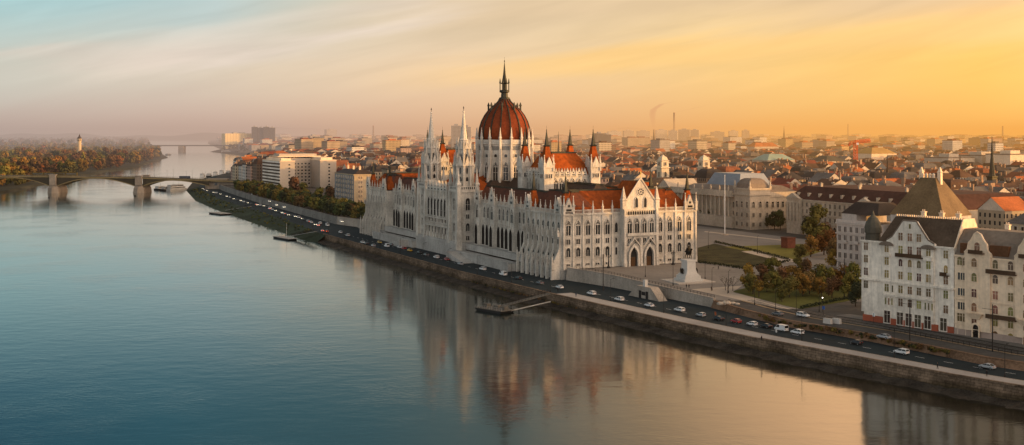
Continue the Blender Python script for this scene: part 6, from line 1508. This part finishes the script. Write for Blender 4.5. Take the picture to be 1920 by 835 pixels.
# ================================================================ cars
PAINT = {}
for nm, c in dict(white=(.62,.62,.62), silver=(.34,.35,.36), black=(.015,.015,.017), red=(.28,.02,.02), blue=(.04,.07,.16), grey=(.12,.125,.13), yellow=(.5,.30,.02)).items(): PAINT[nm] = mat('paint_'+nm, c, .04, .3, .3, spec=.6)
HEADL = glow('headlight_glow', (1, .86, .62), 5.0); HEADF = glow('traffic_headlight_glow', (1, .84, .56), 6.0); TAILL = glow('tail_light_glow', (1, .06, .02), 2.5); TAILF = glow('traffic_tail_glow', (1, .10, .03), 4.0); TYRE = mat('tyre_rubber', (.015, .015, .015), .1, 1, .9); RIM = mat('alloy_rim', (.3, .3, .3), .1, 1, .4, metal=.7)
def car_shape(kind):
    """body and glasshouse sections along x (nose at +x): (x, half width, z low, z belt), then roof sections"""
    if kind == 'van': return 4.9, [(-2.4,.84,.45,1.15),(-2.3,.95,.35,1.2),(1.3,.95,.35,1.2),(1.9,.93,.38,1.1),(2.35,.85,.42,.9),(2.45,.75,.45,.8)], [(-2.35,.88,1.22),(-2.25,.84,2.1),(.9,.82,2.12),(1.75,.86,1.22)]
    if kind == 'suv': return 4.6, [(-2.25,.8,.5,1.0),(-2.15,.92,.4,1.1),(1.0,.93,.4,1.08),(1.9,.9,.42,.98),(2.25,.8,.45,.8),(2.3,.7,.5,.75)], [(-2.2,.84,1.1),(-1.9,.74,1.66),(.1,.74,1.7),(1.15,.85,1.09)]
    if kind == 'hatch': return 4.0, [(-1.95,.76,.42,.95),(-1.88,.86,.34,1.0),(.9,.87,.34,.95),(1.6,.84,.36,.85),(1.95,.74,.4,.68),(2.0,.65,.45,.62)], [(-1.92,.78,1.0),(-1.45,.66,1.44),(0,.66,1.48),(1.0,.78,.95)]
    return 4.5, [(-2.2,.76,.42,.9),(-2.12,.87,.34,.96),(-1.3,.88,.34,1.0),(1.0,.88,.34,.95),(1.85,.84,.36,.84),(2.2,.74,.4,.68),(2.25,.65,.45,.62)], [(-1.75,.78,1.0),(-.9,.66,1.42),(.15,.66,1.45),(1.15,.78,.95)]
CARMESH = {}
def car_parts(kind):
    if kind in CARMESH: return CARMESH[kind]
    l, body, top = car_shape(kind); b = MB()
    b.loft([[(x,-w_*.94,z0),(x,-w_,(z0+z1)/2),(x,-w_*.9,z1),(x,w_*.9,z1),(x,w_,(z0+z1)/2),(x,w_*.94,z0)] for x, w_, z0, z1 in body])
    (xa, wa, za), (xb, wb, zb), (xc, wc, zc), (xd, wd, zd) = top; g = MB()
    g.loft([[(xa,-wa,za-.02),(xd,-wd,zd-.02),(xd,wd,zd-.02),(xa,wa,za-.02)],[(xb,-wb,zb-.05),(xc,-wc,zc-.05),(xc,wc,zc-.05),(xb,wb,zb-.05)]])
    r_ = MB(); r_.loft([[(xb-.05,-wb-.02,zb-.05),(xc+.05,-wc-.02,zc-.05),(xc+.05,wc+.02,zc-.05),(xb-.05,wb+.02,zb-.05)],[(xb+.1,-wb+.08,zb+.03),(xc-.1,-wc+.08,zc+.03),(xc-.1,wc-.08,zc+.03),(xb+.1,wb-.08,zb+.03)]])
    for s in (-1, 1):
        for (p, q) in (((xa,s*wa,za),(xb,s*wb,zb)), ((xc,s*wc,zc),(xd,s*wd,zd)), (((xa+xd)/2,s*(wa+.0),za),((xb+xc)/2,s*wb,zb-.03))): r_.tube(p, q, .055, .055, 4)
    if kind == 'van': r_.box(xa+.1, .1, -.9, -.80, 1.2, 2.0); r_.box(xa+.1, .1, .80, .9, 1.2, 2.0)
    wh = MB(); wh.tube((0,-.12,0),(0,.12,0),.33,.33,14); ri = MB(); ri.tube((0,-.13,0),(0,.13,0),.2,.2,8)
    hl = MB(); hl.box(-.08,.05,-.16,.16,-.08,.08)
    CARMESH[kind] = (b, g, r_, wh.mesh('wheel', TYRE), ri.mesh('rim', RIM), l, {}); return CARMESH[kind]
LAMPM = {}
def lampmesh(key, m):
    if key not in LAMPM: b = MB(); b.box(-.07,.06,-.17,.17,-.09,.09); LAMPM[key] = b.mesh(key, m)
    return LAMPM[key]
def big_lamp(key, m):
    if key not in LAMPM: b = MB(); b.lathe([(.05,-.17),(.15,-.1),(.17,.03),(.12,.13),(.03,.17)], 6); LAMPM[key] = b.mesh(key, m)
    return LAMPM[key]
def car(kind, paint, x, y, z, rot, label, group, lights=0, far=False, name='car', cat='car'):
    b, g, r_, wh, ri, l, cache = car_parts(kind)
    if paint not in cache: cache[paint] = (b.mesh('body', PAINT[paint]), g.mesh('glasshouse', GLASS), r_.mesh('roof', PAINT[paint]))
    o = empty(name, (x, y, z), rot, label, cat, group); bm_, gm_, rm_ = cache[paint]
    link('body', bm_, o); link('glasshouse', gm_, o); link('roof', rm_, o)
    if not far:
        for sx in (-l*.31, l*.3):
            for sy in (-.8, .8): w_ = link('wheel', wh, o, (sx, sy, .33)); link('rim', ri, w_)
    for sy in (-.6, .6):
        link('headlight', (big_lamp('headlight_far', HEADF) if lights == 2 else lampmesh('headlight', HEADL if lights else GLASS)), o, (l*.485, sy, .68))
        link('taillight', (big_lamp('taillight_far', TAILF) if lights == 3 else lampmesh('taillight', TAILL if lights else PAINT['red'])), o, (-l*.485, sy, .85))
    return o
def heading(u, tab=E): # up-river direction of the quay road at u
    a, c_ = L(u-4, tab(u-4)), L(u+4, tab(u+4)); return math.atan2(c_[1]-a[1], c_[0]-a[0])
near = [(863,495,'sedan','silver','silver car passing the stone towers'),(905,505,'suv','white','white estate car by the long ramp'),(943,515,'van','white','white delivery van by the long ramp'),(972,522,'hatch','black','dark hatchback below the palace buttresses'),(1012,531,'sedan','grey','dark grey saloon below the palace buttresses'),(1049,539,'sedan','white','white saloon beside the gangway head'),(1109,551,'suv','white','white estate car under the terrace wall'),(1161,562,'suv','white','bright white sport utility car under the terrace wall'),(1217,573,'sedan','white','white saloon beside the stair portal'),(1274,582,'suv','white','white family car just past the stair portal'),(1314,591,'hatch','silver','pale silver car at the end of the terrace wall'),(1347,598,'sedan','black','black saloon by the brown wall'),(1380,603,'hatch','red','reddish car by the brown wall'),(1410,608,'hatch','white','white hatchback by the brown wall'),(1436,612,'sedan','black','dark car just ahead of the white van'),(1465,618,'van','white','white panel van with dark windows on the lower road'),(1495,624,'suv','white','white sport utility car just behind the panel van'),(1690,661,'suv','white','white car with red tail lights below the cream house'),(1851,688,'sedan','silver','silver saloon at the nearest end of the lower road'),(1605,643,'hatch','black','dark car half hidden by the scrub')]
for px, py, kind, paint, lab in near:
    x, y = P(px, py, QZ+.5); u = UV(x, y)[0]
    car(kind, paint, x, y, QZ+.012, heading(u)+(0 if px != 1690 else 0), lab, 'cars on the quay road', 0)
for px, py, kind, paint, lab in ((1657,635,'sedan','silver','silver car on the upper road below the apartment houses'),(1506,595,'suv','white','white car with bright headlights turning at the crossing'),(1458,592,'sedan','grey','grey car waiting at the crossing by the park'),(1475,530,'van','white','white van parked behind the park trees'),(1432,532,'sedan','white','first white car parked beyond the lawn'),(1500,532,'sedan','silver','silver car parked beyond the lawn'),(1507,505,'hatch','white','white car passing the autumn trees'),(1531,508,'hatch','silver','small pale car by the pinkish house')):
    x, y = PG(px, py); car(kind, paint, x, y, gz(x, y)+.03, heading(-200)+(R(180) if 'turning' in lab else (R(60) if py < 560 else 0)), lab, 'cars in the streets', 1)
for k, (px, py, kind, paint) in enumerate(((680,455,'sedan','white'),(687,457,'sedan','black'),(700,461,'sedan','silver'),(712,455,'hatch','yellow'),(725,462,'van','white'),(735,459,'sedan','grey'),(749,464,'hatch','white'),(757,466,'hatch','red'),(768,470,'sedan','yellow'),(787,474,'sedan','black'),(799,478,'sedan','grey'),(818,483,'suv','white'),(838,487,'hatch','red'),(652,442,'suv','silver'),(638,436,'hatch','white'),(614,423,'van','white'),(600,419,'suv','white'))):
    x, y = P(px, py, QZ+.5); u = UV(x, y)[0]
    car(kind, paint, x, y, QZ+.012, heading(u)+(math.pi if k % 3 == 0 else 0), f'{paint} {dict(sedan="saloon", hatch="hatchback", van="van", suv="estate car")[kind]} below the far parliament wing, {nth(k+1)} in the listed column'.replace('in the listed column', 'of the column'), 'cars below the parliament', 1 if k % 3 else 1)
# distant evening traffic with lights on, coming towards the viewer
k = 0
pts = [(604,433),(612,434),(590,421),(584,417),(578,415),(570,412),(566,410),(560,408),(553,406),(548,404),(540,403),(533,401),(528,399),(522,397),(516,395),(511,393),(506,390),(500,388),(494,386),(488,385),(482,384),(471,382.5),(464,380.5),(457,378.5),(451,376.5),(445,375),(438,373),(431,370),(425,368.5),(419,367),(413,364),(406,362),(400,361),(394,359.5),(388,357.5),(383,356),(380,353.5),(384,351),(388,349)]
for px, py in pts:
    x, y = P(px, py, QZ+.6); u, v = UV(x, y); k += 1
    red = k <= 2
    car(('sedan','hatch','suv')[k % 3], ('white','silver','black','grey')[k % 4], x, y, QZ+.012, heading(u)+(0 if red else math.pi), f'distant {("white","silver","black","grey")[k % 4]} car with {"red tail lights" if red else "headlights glowing"} on the far quay road, {nth(k)} in the queue', 'traffic queue on the far quay road', 3 if red else (2 if k % 2 else 1), True)
for px, py in ((596,419.5),(580,412.5),(560,404.5),(535,398),(505,388.5),(480,381)):
    x, y = P(px, py+3, QZ+.6); u, v = UV(x, y); k += 1
    car('sedan', ('white','grey')[k % 2], x, y, QZ+.012, heading(u), f'distant {("white","grey")[k % 2]} car with red tail lights heading up river, {nth(k-len(pts))} of them', 'traffic heading up river', 3, True)
for px, py in ((518,386),(532,390),(474,366),(468,350),(446,352),(505,379),(640,417),(690,398)):
    x, y = PG(px, py); k += 1; car('hatch', 'white', x, y, 9.05, heading(500)+math.pi, f'small car with headlights on the upper embankment road, {nth(k-len(pts)-6)} counted from the parliament', 'cars on the upper embankment', 2, True)
# ================================================================ street furniture
def lamps(lst, label, group, me=LAMP1):
    for k, (x, y, z, rot) in enumerate(lst): tag(link('street_lamp', me, None, (x, y, z), rot), f'{label}, {nth(k+1)} up river', 'street lamp', group)
lst = []
for u in range(-330, 265, 33):
    x, y = L(u, E(u)+(8.4 if u < -39 else 2.0)); lst.append((x, y, QZ, heading(u)-HP))
lamps(lst, 'tall dark lamp post beside the quay road', 'lamps along the quay road')
lst = []
for u in range(285, 900, 36): x, y = L(u, E(u)+4); lst.append((x, y, QZ, heading(u)-HP))
lamps(lst, 'dark lamp post on the far quay road', 'lamps along the far quay')
lst = [(*PG(px, py), 0, 1.0) for px, py in ((1132,503),(1322,524),(1366,550),(1415,572),(1454,590),(1335,545),(1210,520),(1262,536),(1493,592),(1536,585),(1328,466),(1420,476))]
lamps(sorted([(x, y, gz(x, y), r_) for x, y, _, r_ in lst], key=lambda q: UV(q[0], q[1])[0]), 'slim dark lamp post on the square', 'lamps on the square')
for k, (px, py, h) in enumerate(((1706,640,12.5),(1861,660,13.5),(1583,560,15),(1131,545,14))): # tram masts and tall poles
    x, y = PG(px, py); b = MB(); b.lathe([(.2, -.2), (.13, h)], 6); b.tube((0, 0, h-1.5), (-3.2, -.6, h-1.0), .07, .05, 5); o = b.build('tram_mast', IRON, None, (x, y, gz(x, y))); tag(o, f'tall dark tram mast with bracket arm, {nth(k+1)} of those around the lower square', 'tram mast', 'tram masts')
x, y = PG(1359, 441); o = empty('flagpole', (x, y, gz(x, y)), 0, 'very tall white flagpole on the square before the museum', 'flagpole'); b = MB(); b.lathe([(.28, 0), (.24, 20), (.12, 34.5), (.24, 34.7), (.05, 35.2)], 10); b.build('pole', WHITEPAINT, o); b = MB(); b.lathe([(2.2, 0), (2.2, .4), (1.2, .402), (1.2, .8)], 10); b.build('base', PALEPAVE, o)
for k, (px, py) in enumerate(((1141, 503), (1262, 497))):
    x, y = PG(px, py); o = empty('candelabrum', (x, y, gz(x, y)), 0, 'ornate black candelabrum before the palace front, ' + ('nearest the river' if k == 0 else 'nearest the monument'), 'lamp', 'candelabra before the palace'); b = MB(); b.lathe([(.9, 0), (.8, .6), (.4, .9), (.3, 2.2), (.18, 5), (.3, 5.2), (.1, 6.6)], 8); b.build('column', IRON, o)
    for q in range(4): an = q*HP; b = MB(); b.tube((0, 0, 4.6), (.8*math.cos(an), .8*math.sin(an), 5.0), .06, .05, 5); b.lathe([(.06, 5.0), (.24, 5.3), (.2, 5.7), (.05, 5.9)], 6, .8*math.cos(an), .8*math.sin(an)); b.build('lantern', IRON, o)
# stair portal in the terrace wall
x, y = P(1212, 557, 5.0); o = empty('stair_portal', (x, y, QZ), heading(-60)+math.pi, 'white stone stair portal with two dark doors set into the terrace wall', 'portal')
b = MB(); b.slab([(-10, 0), (10, 0), (4.5, 4.6), (-4.5, 4.6)], -1.4, 2.5); b.build('wall', SMOOTHW, o); b = MB(); b.box(-.7, .7, -1.2, .2, 4.602, 7.2); b.build('post', WSTONE, o)
for q in (-2.2, 2.2): b = MB(); b.box(q-.8, q+.8, -1.46, -1.38, 0, 2.9); b.build('door', VOIDM, o)
b = MB(); b.box(-1.2, 1.2, -1.45, -1.38, 1.2, 2.6); b.build('grille', VOIDM, o)
o.rotation_euler.z = heading(-60)-math.pi
# steps and wedge ramp at the palace corner
# red brick block on the lawn, planters, barriers, signs
x, y = PG(1478, 465); o = empty('kiosk', (x, y, gz(x, y)), AX, 'reddish brown brick block standing on the yellow lawn', 'kiosk'); b = MB(); b.box(-2.6, 2.6, -2.6, 2.6, -.2, 5.2); b.build('wall', mat('red_brick_block', (.17, .06, .04), .3, 1.5, .9), o); b = MB(); b.box(-2.9, 2.9, -2.9, 2.9, 5.202, 5.6); b.build('roof', mat('red_band2', (.12, .05, .035)), o)
for k, (px, py) in enumerate(((1552, 607), (1569, 607))):
    x, y = PG(px, py); b = MB(); b.loft([[(-1.5,-.6,-.1),(1.5,-.6,-.1),(1.5,.6,-.1),(-1.5,.6,-.1)],[(-1.4,-.5,1.7),(1.4,-.5,1.7),(1.4,.5,1.7),(-1.4,.5,1.7)]]); o = b.build('traffic_barrier', mat('pale_concrete', (.50, .46, .42), .15, 1, .9), None, (x, y, gz(x, y)), FD); tag(o, 'pale concrete barrier block beside the tracks, ' + ('farther from' if k == 0 else 'closer to') + ' the white apartment house', 'barrier', 'barrier blocks')
def sign(px, py, z, m, label, h=2.6, w_=.9):
    x, y = P(px, py, z); o = empty('road_sign', (x, y, z), heading(-150)+R(-90)+HP, label, 'sign', 'small signs by the roads'); b = MB(); b.lathe([(.06, 0), (.06, h)], 6); b.build('post', IRON, o); b = MB(); b.box(-w_/2, w_/2, -.1, -.04, h-1.1, h); b.build('panel', m, o)
sign(1455, 629, QZ+.1, WHITEPAINT, 'small white marker post on the promenade edge', 2.0, .6); sign(1638, 607, 6.6, WHITEPAINT, 'white sign on a post before the white apartment house', 3.4, .9); sign(1341, 598, QZ, mat('sign_orange', (.5, .12, .04)), 'small orange and white sign by the brown wall', 2.4, .7); sign(1544, 592, 6.8, mat('sign_blue', (.05, .14, .45)), 'small blue traffic sign at the crossing', 3.2, 1.0)
x, y = PG(1542, 585); o = empty('traffic_light', (x, y, gz(x, y)), 0, 'traffic light showing a bright lamp at the crossing', 'traffic light'); b = MB(); b.lathe([(.08, 0), (.07, 4.2)], 6); b.build('post', IRON, o); b = MB(); b.box(-.22, .22, -.2, .2, 4.202, 5.2); h_ = b.build('housing', IRON, o); b = MB(); b.box(-.15, .15, -.26, -.2, 4.8, 5.1); b.build('lamp', glow('signal_glow', (1, .9, .75), 6), h_)
# parked boulders and benches beside the wall stairs
x, y = PG(1362, 570); o = empty('rock_garden', (x, y, gz(x, y)), 0, 'pale stone blocks with a shrub beside the stairs to the square', 'rocks')
for q, (a, d, s) in enumerate(((0, 0, 1.6), (2.4, .5, 1.0), (-2.2, -.6, 1.2), (3.8, -1, .8))): b = MB(); b.lathe([(s*1.1, -.2), (s*1.2, s*.3), (s*.7, s*.65)], 6, a, d, 0, q); b.build('boulder', PALEPAVE, o)
# ================================================================ people, a few metres from the monument and on the promenade
def person(x, y, z, rot, coat, label, stride=.18):
    cm = mat('coat_'+coat, dict(dark=(.02,.02,.022), blue=(.03,.045,.08), red=(.22,.03,.025), brown=(.07,.045,.03))[coat], .1, 3, .9); sk = mat('skin', (.36, .22, .15), .1, 3, .6)
    o = empty('person', (x, y, z), rot, label, 'person', 'walkers')
    v = [(0,0,.92),(0,0,1.15),(0,0,1.42),(0,0,1.52),(0,.01,1.62),(0,.02,1.72),(.09,0,.88),(.1,stride*.6,.48),(.1,stride*.5,.07),(.1,stride*.5+.16,.04),(-.09,0,.88),(-.1,-stride*.2,.48),(-.1,-stride,.08),(-.1,-stride+.15,.04),(.19,0,1.40),(.25,-.06,1.12),(.24,.06,.86),(.24,.09,.78),(-.19,0,1.40),(-.25,.05,1.12),(-.24,.14,.88),(-.24,.17,.80)]
    e = [(0,1),(1,2),(2,3),(3,4),(4,5),(0,6),(6,7),(7,8),(8,9),(0,10),(10,11),(11,12),(12,13),(2,14),(14,15),(15,16),(16,17),(2,18),(18,19),(19,20),(20,21)]
    r_ = [.14,.135,.15,.06,.1,.085,.1,.07,.05,.045,.1,.07,.05,.045,.075,.055,.042,.04,.075,.055,.042,.04]
    me_o = skin('body', v, e, r_, cm, o)
    b = MB(); b.lathe([(.05,1.5),(.085,1.56),(.1,1.64),(.085,1.72),(.04,1.745)], 10, 0, .02); h = b.build('head', sk, o, smooth=True)
    b = MB(); b.lathe([(.098,1.62),(.108,1.68),(.09,1.745),(.03,1.765)], 10, 0, .005); b.build('hair', mat('dark_hair', (.03,.02,.015)), o, smooth=True)
for (px, py, z, coat, lab) in ((1287,541,None,'dark','person in dark clothes standing before the monument, nearer the river'),(1292,541,None,'dark','person in dark clothes standing before the monument, nearer the lamp post'),(1334,546,None,'brown','person in a brown coat on the pale path'),(1347,506,None,'dark','person in dark clothes walking beyond the monument by the hedge'),(1758,692,QZ+.1,'dark','person in dark clothes walking on the promenade'),(1850,706,QZ+.1,'dark','person on the promenade nearest the viewer'),(1080,557,QZ+.1,'blue','person in blue by the promenade start'),(1046,548,QZ+.1,'dark','person near the gangway head'),(1428,640,QZ+.1,'dark','person walking by the quay wall')):
    x, y = PG(px, py) if z is None else P(px, py, z); person(x, y, gz(x, y)+.05 if z is None else z, rt_.uniform(0, 6.28), coat, lab)
# gulls are too small to tell; balustrade on the statue square
def railing(us_, f, zoff, label, m=IRON):
    b = MB(); pts = [(*L(u, f(u)), 0) for u in us_]
    for (xa, ya, _), (xb, yb, _) in zip(pts, pts[1:]):
        n = max(1, int(math.hypot(xb-xa, yb-ya)/2)); za, zb = gz(xa, ya)+zoff, gz(xb, yb)+zoff
        for z in (.5, 1.0): b.tube((xa, ya, za+z), (xb, yb, zb+z), .06, .06, 4)
        for k in range(n): t = k/n; x, y, z = xa+(xb-xa)*t, ya+(yb-ya)*t, za+(zb-za)*t; b.box(x-.06, x+.06, y-.06, y+.06, z, z+1.0)
    tag(b.build('railing', m), label, 'railing')
railing(range(-96, -2, 6), lambda u: U(u)+.3, 1.0, 'dark iron railing on the terrace wall by the statue square'); railing(range(-380, -165, 6), lambda u: U(u)+9.6, .1, 'low dark rail between the tracks and the upper road')
